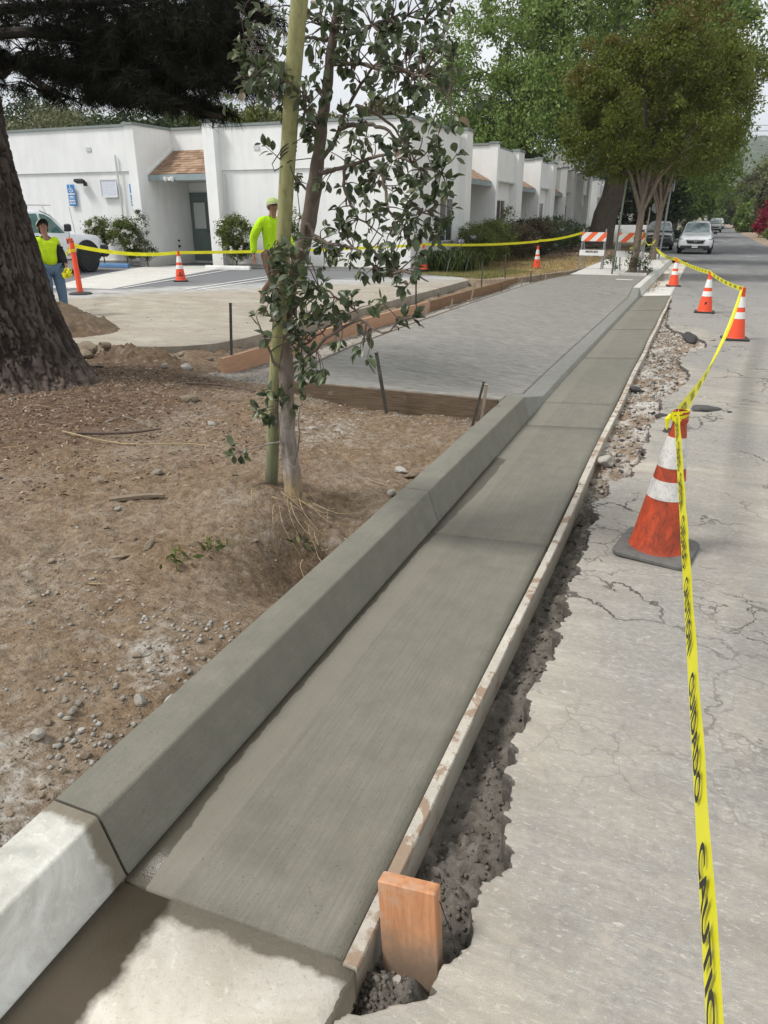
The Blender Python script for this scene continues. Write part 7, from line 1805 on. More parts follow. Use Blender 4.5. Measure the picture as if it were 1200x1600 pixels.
# ================================================================ CONES, DELINEATOR, BARRICADES
def dirty(name, col, amt, dk=(.05, .03, .02), rough=.5):
    m, nt, b = mat(name)
    v = coord(nt, 'Object'); n1 = noise(nt, coord(nt, 'Object', (1, 1, .5)), 9, 6, .72, 1.2); n2 = noise(nt, coord(nt, 'Object', (3, 3, 1)), 34, 5, .7, 1.5)
    cc = mix(nt, ramp(nt, n1, [(.62 - amt * .3, 0.), (.80 - amt * .2, .75 * amt + .1)]), col, dk)
    cc = mix(nt, ramp(nt, n2, [(.56, 0.), (.64, amt)]), cc, dk)
    setb(nt, b, color=cc, rough=rough, spec=.4, normal=bump(nt, n2, .15, .002)); return m
M_orange = dirty('cone_orange', (.80, .085, .030), .10)
M_orange_d = dirty('cone_orange_dirty', (.62, .085, .028), .85, (.10, .03, .02))
M_refl = dirty('cone_white', (.74, .74, .72), .12, (.35, .34, .32), .4)
M_refl_d = dirty('cone_white_dirty', (.70, .69, .66), .62, (.22, .20, .18), .4)
M_rubber = simple('black_rubber', (.032, .031, .031), .7, .3, 12, 60, .3)
M_rubber_g = dirty('dusty_rubber', (.145, .142, .135), .6, (.045, .043, .042), .75)
def cone_parts(t, mo, mr, mbse, Hc=.71, letter=None, s=1.0):
    prof = [(.135, .030), (.128, .045), (.030, .665), (.034, .670), (.034, .690), (.029, .694), (.029, .71), (.024, .712), (.022, .66)]
    def rz_(z): return .128 + (.030 - .128) * (z - .045) / (.665 - .045)
    mb = MB(); mb.lathe([(r * s, z * s) for r, z in [(.138, .026), (.131, .040), (rz_(.06), .06), (rz_(.29), .29), (rz_(.45), .45), (rz_(.6), .6), (.0305, .655), (.0355, .660), (.0355, .680), (.0315, .684), (.0315, .700), (.0345, .703), (.0345, .712), (.028, .713), (.026, .60)]], 40, cap=False)
    mb.build('body', mo, t, smooth=True)
    for z0, z1 in ((.295, .385), (.448, .592)):
        mb = MB(); mb.lathe([(rz_(z0) * s + .0005, z0 * s), (rz_(z0) * s + .0022, z0 * s + .0005), (rz_(z1) * s + .0022, z1 * s - .0005), (rz_(z1) * s + .0005, z1 * s)], 40, cap=False); mb.build('reflective_band', mr, t, smooth=True)
    mb = MB(); a = .178 * s; c_ = .045 * s
    poly = []
    for qx, qy, st_ in ((1, 1, 0), (-1, 1, 90), (-1, -1, 180), (1, -1, 270)):
        for k in range(5):
            an = R(st_ + k * 22.5); poly.append(((a - c_) * qx + c_ * math.cos(an), (a - c_) * qy + c_ * math.sin(an)))
    n_ = len(poly); V = []; F = []
    for z, k in ((.004, .985), (.010, 1.0), (.022, 1.0), (.028, .975), (.031, .80)): V += [(p[0] * k, p[1] * k, z * s) for p in poly]
    for l in range(4):
        for j in range(n_): F.append((l * n_ + j, l * n_ + (j + 1) % n_, (l + 1) * n_ + (j + 1) % n_, (l + 1) * n_ + j))
    F += [tuple(range(n_ - 1, -1, -1)), tuple(range(4 * n_, 5 * n_))]
    mb.add(V, F)
    for qx in (-1, 1):
        for qy in (-1, 1): mb.box((qx * a * .7, qy * a * .7, .003), (.04, .04, .008))
    mb.build('base', mbse, t)
    if letter:
        for txt, z in letter:
            me = text_mesh(txt, .05 * s, M_black, bold=.003); co = np.empty(len(me.vertices) * 3, np.float32); me.vertices.foreach_get('co', co); co = co.reshape(-1, 3)
            zz = z * s + co[:, 1]; r_ = rz_(zz / s) * s + .002; an = co[:, 0] / r_ - math.pi / 2
            co2 = np.stack([r_ * np.cos(an), r_ * np.sin(an), zz], 1).astype(np.float32); me.vertices.foreach_set('co', co2.ravel()); me.update()
            link_mesh('lettering', me, t)
grp = 'orange traffic cones around the site'
big = thing('traffic_cone', 'large scuffed orange cone with two worn white bands beside the near trench', 'traffic cone', (.0, 3.66, .0), R(7), grp)
cone_parts(big, M_orange_d, M_refl_d, M_rubber_g, s=1.04)
big.rotation_euler = (R(0), R(1.5), R(-10))
for lb, p, rz_a, let in (('orange cone at the right edge where the near tape sags up to it', (.60, 11.62, zrf(11.6)), .1, None), ('middle orange street cone between the tape cone and the parked suv', (.19, 15.15, zrf(15.1)), .3, [('JS', .18)]),
                         ('small far orange street cone in front of the parked suv', (-.60, 21.6, zrf(21.6)), .2, None), ('orange cone on the parking lot before the grey door', (-11.96, 15.55, lz(15.5) + .004), -.6, [('JS', .20), ('CONC', .145)]),
                         ('orange cone at the yellow lawn corner by the strap leaved plants', (-7.62, 21.4, .10), -.3, None), ('orange cone on the lawn edge before the brown purple hedge', (-5.05, 25.45, .15 + zrf(25.4)), -.2, [('JS', .20)])):
    t = thing('traffic_cone', lb, 'traffic cone', p, rz_a, grp); cone_parts(t, M_orange, M_refl, M_rubber, letter=let)
    if let: t.rotation_euler[2] = math.atan2(p[1], p[0]) - math.pi / 2 + 0
# delineator post
t = thing('delineator_post', 'slim orange delineator post leaning on a flat black base', 'post', (-11.75, 11.95, lz(12) + .005))
mb = MB(); mb.lathe([(.23, 0), (.235, .012), (.20, .03), (.10, .04), (.07, .05)], 28); mb.build('base', M_rubber, t)
mb = MB(); mb.lathe([(.062, .03), (.058, .06), (.050, .92), (.046, .94), (.046, 1.0)], 20); o = mb.build('tube', M_orange, t, smooth=True); o.rotation_euler = (0, R(-2), 0)
mb = MB(); mb.lathe([(.030, .985), (.048, 1.0), (.050, 1.03), (.030, 1.04)], 16); mb.box((-.04, 0, 1.06), (.15, .04, .05), bev=.012); mb.box((-.10, 0, 1.02), (.03, .035, .10), bev=.01); o = mb.build('handle', M_orange_d, t); o.rotation_euler = (0, R(-2), 0)
# barricades
M_bar_w = simple('barricade_white', (.70, .70, .69), .6, .12, 8, 50, .1); M_bar_o = simple('barricade_orange', (.78, .13, .035), .6, .1, 8, 50, .1)
M_galv = simple('galvanised_leg', (.33, .35, .36), .55, .2, 10, 50, .1, metal=.4)
def barricade(lb, p, rz_b, text=True):
    t = thing('barricade', lb, 'barricade', p, rz_b, 'folding striped barricades across the sidewalk')
    W, Hh = .78, 1.24
    for sx_ in (-1, 1):
        for sy_ in (-1, 1):
            mb = MB(); b0 = Vector((sx_ * (W / 2 - .03 - .05 * (sy_ > 0)), sy_ * .30, 0)); t0 = Vector((sx_ * (W / 2 - .03), sy_ * .03, Hh if sy_ < 0 else Hh - .1)); d = t0 - b0
            mb.tube([b0, t0], .024, 4); mb.build('leg', M_galv, t)
    fy = lambda z: -.30 + (.27 / Hh) * z - .032
    def panel(z0, z1, name, m):
        mb = MB(); zc = (z0 + z1) / 2; mb.box((0, fy(zc), zc), (W + .02, .022, z1 - z0), rx=-math.atan2(.27, Hh), bev=.004); return mb.build(name, m, t), zc
    pn_, zc = panel(.86, 1.14, 'striped_panel', M_bar_w)
    al = -math.atan2(.27, Hh)
    for k in range(-3, 4):
        x0 = k * .40 - .1; hw = .10; pts = [(x0 - hw - .13, -.14), (x0 + hw - .13, -.14), (x0 + hw + .13, .14), (x0 - hw + .13, .14)]
        lim = W / 2 + .01
        # clip the stripe to the panel
        def clip(poly, f_in, inter):
            out = []
            for i in range(len(poly)):
                a, b_ = poly[i], poly[(i + 1) % len(poly)]
                if f_in(a): out.append(a)
                if f_in(a) != f_in(b_): out.append(inter(a, b_))
            return out
        for L0, sg in ((lim, 1), (-lim, -1)):
            pts = clip(pts, lambda q: sg * q[0] <= sg * L0, lambda a, b_: (L0, a[1] + (b_[1] - a[1]) * (L0 - a[0]) / (b_[0] - a[0]))) if pts else pts
        if len(pts) < 3: continue
        me = bpy.data.meshes.new('stripe'); ca, sa = math.cos(al), math.sin(al)
        me.from_pydata([(x, fy(zc) - .0125 * ca - 0 + z * -sa * 1.0 * -1 * -1, zc + z * ca - .0125 * sa * -1 * -1) for x, z in pts], [], [tuple(range(len(pts)))]); me.materials.append(M_bar_o)
        link_mesh('stripe', me, t)
    lo_, zc2 = panel(.42, .60, 'lower_board', M_bar_w)
    if text:
        for tx_, dz in (('SOUTH BAY', .035), ('CONCRETE', -.045)):
            o = link_mesh('lettering', text_mesh(tx_, .075, M_black, bold=.004), t, (0, fy(zc2) - .015, zc2 + dz), (R(90) + al, 0, 0))
    return t
barricade('orange and white striped barricade on the old sidewalk edge by the dry lawn', (-3.36, 26.2, wz(26.2)), R(-4))
barricade('second striped barricade half hidden behind the nearest street tree trunk', (-2.12, 25.4, wz(25.4)), R(-4), False)
# sign posts and tree stakes on the walk
def post(name, lb, b0, t0, r, m, cat, group=None, sign=None):
    t = thing(name, lb, cat, b0, 0, group); d = Vector(t0) - Vector(b0)
    mb = MB(); mb.tube([Vector((0, 0, -.1)), d], r, 8); mb.build('post', m, t)
    mb = MB(); mb.tube([d, d + d.normalized() * .02], r * 1.15, 8); mb.build('cap', m, t)
    if sign:
        mb = MB(); z = d * sign[0]; mb.box((z.x, z.y, z.z), sign[1], rz=sign[2], bev=.003); o = mb.build('sign_plate', M_galv, t)
        mb = MB(); 
        for dz in (-.12, .12): mb.lathe([(0, 0), (.012, 0), (.012, .006), (0, .006)], 8, (z.x, z.y, z.z + dz))
        mb.build('bolt', M_dark, t)
    return t
M_gstake = simple('green_stake', (.14, .175, .12), .7, .25, 12, 40, .3)
post('tree_stake', 'tall thin green stake leaning beside the nearest street tree', (-2.42, 23.6, .0), (-2.30, 23.6, 2.55), .028, M_gstake, 'stake')
post('tree_stake', 'pale thin stake beside the second street tree trunk', (-2.32, 34.3, -.1), (-2.28, 34.3, 1.9), .03, M_stake_w, 'stake')
post('sign_post', 'leaning grey steel sign post with a narrow sign seen edge on', (-1.75, 35.6, -.15), (-1.62, 35.6, 3.0), .04, M_galv, 'sign', sign=(.93, (.06, .32, .46), .9))
t = thing('stop_sign', 'octagonal road sign seen from behind above the dark parked car', 'sign', (-3.35, 58, zrf(58)))
mb = MB(); mb.tube([(0, 0, 0), (0, 0, 3.0)], .035, 8); mb.build('post', M_galv, t)
mb = MB(); mb.prism([(.42 * math.cos(R(22.5 + 45 * k)), 2.6 + .42 * math.sin(R(22.5 + 45 * k))) for k in range(8)], 'y', -.01, .01); mb.build('sign_plate', simple('sign_back', (.55, .57, .58), .5, .1), t)
mb = MB(); mb.box((0, -.02, 2.6), (.05, .03, .6)); mb.build('bracket', M_galv, t)
t = thing('utility_pole', 'leaning pale utility pole among the far trees', 'pole', (-2.9, 118, -.5))
mb = MB(); mb.tube([(0, 0, 0), (.9, 0, 7.6)], .17, 10); mb.build('pole', M_bark_pale, t)
mb = MB(); mb.box((.85, 0, 7.1), (2.0, .12, .12)); mb.build('crossarm', M_bark_pale, t)
for q, lb in ((10.2, 'thin overhead wire crossing the sky at the upper right'), (9.7, 'second thin overhead wire just below the first')):
    mb = MB(); mb.tube([(-40 + 10 * k, 84 + k * 1.2, q - .35 + .02 * (k - 6) ** 2) for k in range(13)], .022, 4); mb.tube([(79.9, 98, q), (80, 98, q)], .03, 4); o = mb.build('overhead_wire', M_dark); tag(o, lb, 'wire', 'overhead wires')

for i in range(60):
    x = -1.6 - rr_.random() * 4.0; y = 1.0 + rr_.random() * 4.8; s_ = rr_.uniform(.018, .05)
    link_mesh('clod', RB[rr_.randrange(4)], soil, (x, y, soil_h(x, y) + s_ * .12), (rr_.uniform(-.4, .4), rr_.uniform(-.4, .4), rr_.uniform(0, 6)), (s_, s_ * rr_.uniform(.5, 1), s_ * .5))
# ================================================================ CAUTION TAPE
M_tape = None
def tape_mat():
    m, nt, b = mat('yellow_tape')
    n1 = noise(nt, coord(nt, 'World'), 7, 4)
    cc = ramp(nt, n1, [(.3, (.82, .78, .012)), (.7, (.92, .88, .03))])
    setb(nt, b, color=cc, rough=.38, spec=.45)
    tr = nd(nt, 'ShaderNodeBsdfTranslucent', {'Color': cc}); ms = nd(nt, 'ShaderNodeMixShader', {0: .25, 1: b.outputs[0], 2: tr.outputs[0]})
    nt.links.new(ms.outputs[0], nt.nodes['Material Output'].inputs['Surface']); return m
M_tape = tape_mat()
TXT = ['CAUTION', 'CUIDADO']
def tape(lb, a, b_, sag=.1, w=.075, cross=(0, 0, 1), cross2=None, text=True, tsize=.052, side=1, start=.1, gap=.46, letterstretch=1.0, n=60, twist=0.0, parent=None, fold=0.0, flut=.0):
    a = Vector(a); b_ = Vector(b_); L0 = (b_ - a).length
    P = []
    for i in range(n + 1):
        s = i / n; p = a.lerp(b_, s) - Vector((0, 0, 1)) * sag * 4 * s * (1 - s)
        if flut: p = p + Vector((0, 0, flut * math.sin(s * 23) * math.sin(math.pi * s)))
        P.append(p)
    c1 = Vector(cross).normalized(); c2_ = Vector(cross2).normalized() if cross2 else c1
    acc = [0]
    for i in range(n): acc.append(acc[-1] + (P[i + 1] - P[i]).length)
    T = [(P[min(i + 1, n)] - P[max(i - 1, 0)]).normalized() for i in range(n + 1)]
    Cc = []
    for i in range(n + 1):
        c = c1.lerp(c2_, i / n); c = (c - T[i] * c.dot(T[i])).normalized()
        if twist: c = Matrix.Rotation(twist * math.sin(math.pi * i / n * 1.0), 3, T[i]) @ c
        Cc.append(c)
    t = thing('caution_tape', lb, 'caution tape', (0, 0, 0), 0, 'yellow caution tape strung around the site')
    rowsV = []; F = []
    us = [0, w * .5, w] if not fold else [-fold, -fold * .5, 0, w * .5, w]
    for i in range(n + 1):
        N_ = T[i].cross(Cc[i])
        for u in us:
            if u < 0: rowsV.append(P[i] + Cc[i] * u * .45 + N_ * (u * .9) * side)
            else: rowsV.append(P[i] + Cc[i] * u + N_ * .0008 * math.sin(i * .7) * (u / w))
    k = len(us)
    for i in range(n):
        for j in range(k - 1): F.append((i * k + j, i * k + j + 1, (i + 1) * k + j + 1, (i + 1) * k + j))
    mb = MB(); mb.add(rowsV, F); mb.build('strip', M_tape, t, smooth=True)
    if text:
        s = start; q = 0; accn = np.array(acc)
        Pn = np.array([tuple(p) for p in P]); Cn = np.array([tuple(p) for p in Cc]); Nn = np.array([tuple(T[i].cross(Cc[i])) for i in range(n + 1)])
        V = []; FF = []; off = 0
        while s < acc[-1] - .3:
            me = TXTM[q % 2]; vv, ff = me
            u = s + vv[:, 0] * tsize * letterstretch; v_ = w * .5 + vv[:, 1] * tsize
            keep = u < acc[-1] - .01
            u = np.clip(u, 0, acc[-1])
            pos = np.stack([np.interp(u, accn, Pn[:, j]) for j in range(3)], 1) + np.stack([np.interp(u, accn, Cn[:, j]) for j in range(3)], 1) * v_[:, None] + np.stack([np.interp(u, accn, Nn[:, j]) for j in range(3)], 1) * (.0045 if side > 0 else -.0045)
            V.append(pos); FF += [tuple(i + off for i in f) for f in ff]; off += len(vv)
            s += gap; q += 1
        if V:
            me = bpy.data.meshes.new('lettering'); me.from_pydata(np.concatenate(V).tolist(), [], FF); me.materials.append(M_black); o = link_mesh('lettering', me, t); o['kind'] = 'stuff'
    return t
TXTM = []
for s_ in TXT:
    me = text_mesh(s_, 1.0, M_black, bold=.03); vv = np.empty(len(me.vertices) * 3, np.float32); me.vertices.foreach_get('co', vv); vv = vv.reshape(-1, 3); vv[:, 0] -= vv[:, 0].min()
    TXTM.append((vv.astype(float), [tuple(p.vertices) for p in me.polygons]))
ctop = Vector((0, 3.66, 0))
tp0 = tape('nearest caution tape running from the big cone towards the viewer', (-.005, 3.60, .690), (.145, .30, .765), sag=.0, cross=(.11, 0, 1), cross2=(.04, 0, 1), side=1, fold=.022, start=.10, gap=.44, letterstretch=1.45, tsize=.052, n=90)
tape('caution tape rising from the big cone to the cone at the right edge', (.02, 3.68, .68), (.58, 11.6, .645), sag=.16, cross=(-.35, 0, 1), cross2=(.2, 0, 1), side=1, twist=.5, fold=.02, n=80)
tape('caution tape between the two farther street cones on the right', (.60, 11.65, .62), (.19, 15.15, .60), sag=.03, side=-1, cross=(0, 0, 1), w=.06)
tape('caution tape from the middle street cone to the small far cone', (.19, 15.15, .60), (-.60, 21.6, .50), sag=.03, side=-1, w=.07)
tape('short caution tape from the far street cone to the second street tree', (-.60, 21.6, .50), (-1.85, 34.3, .30), sag=.10, side=-1, w=.08, twist=.8)
tape('caution tape dangling between the second street tree and the striped barricades', (-1.9, 34.2, .62), (-1.75, 25.4, .95), sag=.22, side=1, w=.08, twist=.6)
tape('caution tape draped behind the nearest street tree across the barricade', (-1.78, 25.35, 1.05), (-1.95, 23.75, .97), sag=.05, side=1, w=.075)
tape('second loop of caution tape wrapped low on the nearest street tree', (-1.75, 25.3, .80), (-2.0, 23.74, .68), sag=.03, side=1, w=.06)
tape('caution tape from the lawn cone to the first striped barricade', (-5.05, 25.45, .80), (-3.75, 26.2, 1.05), sag=.05, side=-1, w=.07)
tape('long caution tape from the driveway cone to the lawn cone past the hedges', (-7.62, 21.4, .79), (-5.05, 25.45, .78), sag=.06, side=-1, w=.07)
tape('long caution tape behind the young tree from the parking lot cone to the driveway cone', (-11.96, 15.55, .72), (-7.62, 21.4, .77), sag=.04, side=-1, w=.07)
tape('caution tape sagging in front of the pickup truck wheel and rose bushes', (-11.78, 11.9, 1.02), (-11.96, 15.55, .72), sag=.10, side=-1, w=.075)
tape('caution tape from the delineator post back towards the man at the pine', (-11.8, 11.88, .98), (-9.35, 9.0, .80), sag=.09, side=-1, w=.075)
# tape wound round the tops
for lb, c, r_, z in (('tape wound round the neck of the big cone', (.012, 3.66), .040, .700), ('tape knotted round the top of the delineator post', (-11.78, 11.95), .062, .93)):
    t = thing('tape_knot', lb, 'caution tape', (c[0], c[1], z), 0, 'yellow caution tape strung around the site')
    mb = MB()
    for k in range(3):
        zz = k * .012; pr_ = []
        V = []; nn = 24
        for j in range(nn + 1):
            a_ = 2 * math.pi * j / nn; V += [(r_ * math.cos(a_), r_ * math.sin(a_), zz + .01 * math.sin(a_ + k)), ((r_ + .002) * math.cos(a_), (r_ + .002) * math.sin(a_), zz + .016 + .01 * math.sin(a_ + k))]
        mb.add(V, [(2 * j, 2 * j + 1, 2 * j + 3, 2 * j + 2) for j in range(nn)])
    mb.build('wrap', M_tape, t)
    mb = MB(); mb.tube([(-r_, -r_ * .4, .02), (-r_ * 1.3, -r_ * .6, 0), (-r_ * 1.2, -r_ * .8, -.05)], [.008, .014, .004], 6); mb.build('knot', M_tape, t)

# ================================================================ PEOPLE
M_skin = simple('skin', (.30, .165, .105), .55, .12, 20, 80, .1)
M_hiviz = simple('hi_vis_fabric', (.52, .84, .02), .8, .10, 9, 50, .25)
M_hiviz2 = simple('hi_vis_tee', (.62, .86, .02), .8, .10, 9, 50, .25)
M_jeans = simple('blue_denim', (.13, .20, .30), .9, .35, 9, 60, .3)
M_pants = simple('brown_work_trousers', (.17, .11, .075), .9, .25, 9, 60, .3)
M_jacket = simple('black_knit', (.022, .023, .028), .9, .3, 12, 60, .3)
M_boot = simple('tan_boot', (.26, .17, .11), .8, .2, 15, 60, .3)
M_hair = simple('black_hair', (.015, .013, .012), .7, .3, 40, 90, .3)
M_capg = simple('grey_cap', (.33, .31, .29), .85, .1, 9, 60, .2)
def cloth(name, col, fold=1.0):
    m, nt, b = mat(name)
    v = coord(nt, 'Object', (1.0, 1.0, 0.45), (R(20), R(15), 0)); n1 = noise(nt, v, 9.0, 4, .55, 1.6); n2 = noise(nt, coord(nt, 'Object'), 120, 3, .6); n0 = noise(nt, coord(nt, 'Object'), 4, 4, .6)
    cc = mix(nt, ramp(nt, n0, [(.4, 0.), (.7, .25)]), col, tuple(x * .72 for x in col))
    nm = bump(nt, n1, .9 * fold, .05); setb(nt, b, color=cc, rough=.85, spec=.2, normal=bump(nt, n2, .2, .002, nm)); return m
M_hiviz = cloth('hi_vis_fabric', (.46, .78, .02)); M_hiviz2 = cloth('hi_vis_tee', (.56, .80, .02)); M_jeans = cloth('blue_denim', (.12, .19, .29)); M_pants = cloth('brown_work_trousers', (.13, .085, .055)); M_jacket = cloth('black_knit', (.022, .023, .028))
def skin(name, verts, edges, m, parent, sub=2):
    me = bpy.data.meshes.new(name); me.from_pydata([v[0] for v in verts], edges, [])
    me.materials.append(m)
    o = link_mesh(name, me, parent)
    md = o.modifiers.new('skin', 'SKIN')
    sv = me.skin_vertices[0] if len(me.skin_vertices) else None
    if sv is None:
        import bmesh
        bm = bmesh.new(); bm.from_mesh(me); lay = bm.verts.layers.skin.verify(); bm.to_mesh(me); bm.free(); sv = me.skin_vertices[0]
    for i, v in enumerate(verts):
        r_ = v[1] if hasattr(v[1], '__len__') else (v[1], v[1])
        sv.data[i].radius = r_; sv.data[i].use_root = (i == 0)
    md.use_smooth_shade = True; md.branch_smoothing = .6
    s = o.modifiers.new('sub', 'SUBSURF'); s.levels = sub; s.render_levels = sub
    return o
def limb(*ch): return list(ch)
def person(lb, loc, rz_, pose, cl, scale=1.0):
    t = thing('person', lb, 'person', loc, rz_); t.scale = (scale,) * 3
    J = pose
    # body: one continuous figure
    V = []; E = []; idx = {}
    def v(n, p, r): idx[n] = len(V); V.append((p, r)); return idx[n]
    def e(a, b_): E.append((idx[a], idx[b_]))
    v('pelvis', J['pelvis'], .105); v('waist', J['waist'], .10); v('chest', J['chest'], .125); v('neck0', J['neck'], .058); v('neck1', J['neck1'], .052); v('head', J['head'], (.078, .092)); v('crown', J['crown'], (.062, .072))
    for a, b_ in (('pelvis', 'waist'), ('waist', 'chest'), ('chest', 'neck0'), ('neck0', 'neck1'), ('neck1', 'head'), ('head', 'crown')): e(a, b_)
    for s in 'LR':
        v('sh' + s, J['sh' + s], .055); v('el' + s, J['el' + s], .040); v('wr' + s, J['wr' + s], .026); e('chest', 'sh' + s); e('sh' + s, 'el' + s); e('el' + s, 'wr' + s)
        v('hip' + s, J['hip' + s], .085); v('kn' + s, J['kn' + s], .056); v('an' + s, J['an' + s], .040); v('toe' + s, J['toe' + s], .035); e('pelvis', 'hip' + s); e('hip' + s, 'kn' + s); e('kn' + s, 'an' + s); e('an' + s, 'toe' + s)
        w = Vector(J['wr' + s]); el_ = Vector(J['el' + s]); d = (w - el_).normalized(); side = Vector((0, 1, 0)); fwd = d.cross(side).normalized(); side = fwd.cross(d).normalized()
        pm_ = w + d * .07; v('palm' + s, tuple(pm_), (.026, .034)); e('wr' + s, 'palm' + s)
        curl = Vector(J.get('curl' + s, (0, -.35, 0)))
        for k in range(4):
            b0 = pm_ + d * .025 + side * (-.027 + .018 * k); ln = (.068, .078, .072, .056)[k]
            b1 = b0 + (d + curl * .3).normalized() * ln * .5; b2 = b1 + (d + curl * 1.2).normalized() * ln * .5
            v(f'f{s}{k}0', tuple(b0), .0095); v(f'f{s}{k}1', tuple(b1), .0088); v(f'f{s}{k}2', tuple(b2), .0072); e('palm' + s, f'f{s}{k}0'); e(f'f{s}{k}0', f'f{s}{k}1'); e(f'f{s}{k}1', f'f{s}{k}2')
        th0 = w + d * .03 + side * -.032; th1 = th0 + (d * .6 - side * .5 + curl * .4).normalized() * .04; th2 = th1 + (d + curl).normalized() * .03
        v(f't{s}0', tuple(th0), .012); v(f't{s}1', tuple(th1), .010); v(f't{s}2', tuple(th2), .008); e('wr' + s, f't{s}0'); e(f't{s}0', f't{s}1'); e(f't{s}1', f't{s}2')
    skin('body', V, E, cl['skin'], t)
    # face
    hd = Vector(J['head']); up = (Vector(J['crown']) - hd).normalized(); f_ = Vector(J['face']).normalized(); f_ = (f_ - up * f_.dot(up)).normalized(); sd_ = f_.cross(up).normalized()
    mb = MB(); c = hd + f_ * .083 - up * .012
    mb.add([c + up * .03 - sd_ * .008, c + up * .03 + sd_ * .008, c - up * .022 - sd_ * .017 + f_ * .004, c - up * .022 + sd_ * .017 + f_ * .004, c - up * .016 + f_ * .026], [(0, 1, 4), (0, 4, 2), (1, 3, 4), (2, 4, 3)]); mb.build('nose', cl['skin'], t)
    mb = MB(); c = hd + f_ * .080 - up * .052; mb.tube([c - sd_ * .026, c + f_ * .006, c + sd_ * .026], [.004, .006, .004], 6); mb.build('mouth', simple('lips_' + lb[:6], (.22, .09, .07), .5), t)
    for s in (-1, 1):
        mb = MB(); c = hd + sd_ * s * .082; mb.tube([c + up * .02, c + sd_ * s * .012 - f_ * .005, c - up * .03], [.012, .014, .008], 6); mb.build('ear', cl['skin'], t)
        mb = MB(); c = hd + f_ * .078 + sd_ * s * .030 + up * .018; mb.tube([c - f_ * .004, c + f_ * .004], .008, 8); mb.build('eye', M_black, t)
    # hair and cap
    def dome(rad, z0, squash, m, name, back=0.0):
        mb = MB(); V_ = []; F_ = []; nn, mm = 20, 8
        for i in range(mm + 1):
            ph = i / mm * math.pi / 2
            for j in range(nn):
                a_ = 2 * math.pi * j / nn
                p = hd + up * (z0 + rad * squash * math.sin(ph)) + (f_ * math.cos(a_) * 1.12 + sd_ * math.sin(a_)) * rad * math.cos(ph) - f_ * back
                V_.append(tuple(p))
        for i in range(mm):
            for j in range(nn): F_.append((i * nn + j, i * nn + (j + 1) % nn, (i + 1) * nn + (j + 1) % nn, (i + 1) * nn + j))
        mb.add(V_, F_); return mb.build(name, m, t, smooth=True)
    dome(.080, -.035, 1.2, M_hair, 'hair', .048)
    dome(.101, .035, .95, cl['cap'], 'cap')
    mb = MB(); V_ = []; nn = 12
    for j in range(nn + 1):
        a_ = math.pi * (j / nn - .5); p0 = hd + up * .040 + (f_ * math.cos(a_) * 1.10 + sd_ * math.sin(a_)) * .098; p1 = p0 + f_ * .075 * math.cos(a_) - up * .012
        V_ += [tuple(p0), tuple(p1), tuple(p0 - up * .006), tuple(p1 - up * .006)]
    F_ = []
    for j in range(nn): a4 = j * 4; F_ += [(a4, a4 + 4, a4 + 5, a4 + 1), (a4 + 2, a4 + 3, a4 + 7, a4 + 6), (a4 + 1, a4 + 5, a4 + 7, a4 + 3)]
    mb.add(V_, F_); mb.build('cap_brim', cl.get('brim', cl['cap']), t)
    # clothes
    def S(nms, radii, m, name, edges, sub=2): skin(name, [((J[n] if isinstance(n, str) else n), r_) for n, r_ in zip(nms, radii)], edges, m, t, sub)
    mid = lambda a, b_, k=.5: tuple(Vector(J[a]).lerp(Vector(J[b_]), k))
    hem = tuple(Vector(J['pelvis']) + Vector((0, 0, cl.get('hem', -.04))))
    nn = [J['chest'], J['waist'], hem, tuple(Vector(J['neck']) - Vector((0, 0, .01))), tuple(Vector(J['shL'])), tuple(Vector(J['shR']))]
    rr2 = [.168, .158, .168, .075, .095, .095]; ee = [(0, 1), (1, 2), (0, 3), (0, 4), (0, 5)]
    for s, b0 in (('L', 4), ('R', 5)):
        if cl['sleeve'] == 'long':
            k = len(nn); nn += [J['el' + s], J['wr' + s]]; rr2 += [.070, .048]; ee += [(b0, k), (k, k + 1)]
        else:
            k = len(nn); nn += [mid('sh' + s, 'el' + s, .45)]; rr2 += [.060]; rr2[b0] = .078; ee += [(b0, k)]
    skin('shirt', [(p, r_) for p, r_ in zip(nn, rr2)], ee, cl['shirt'], t)
    skin('trousers', [(J['pelvis'], .125), (J['hipL'], .116), (J['hipR'], .116), (J['knL'], .088), (J['knR'], .088), (tuple(Vector(J['anL']).lerp(Vector(J['knL']), .12)), .064), (tuple(Vector(J['anR']).lerp(Vector(J['knR']), .12)), .064)],
         [(0, 1), (0, 2), (1, 3), (2, 4), (3, 5), (4, 6)], cl['trousers'], t)
    for s in 'LR':
        a_ = Vector(J['an' + s]); tt = Vector(J['toe' + s]); hl = a_ + (a_ - tt).normalized() * .05 + (Vector((0, 0, -.02)))
        dn = (tt - a_).normalized()
        skin('boot', [(tuple(a_ + Vector(J['kn' + s]).lerp(a_, 1) * 0 + (Vector(J['kn' + s]) - a_).normalized() * .10), .056), (tuple(a_), .056), (tuple(a_.lerp(tt, .55)), .048), (tuple(tt), .044), (tuple(hl), .042)], [(1, 0), (1, 2), (2, 3), (1, 4)], cl['boot'], t)
    return t, hd, up, f_, sd_
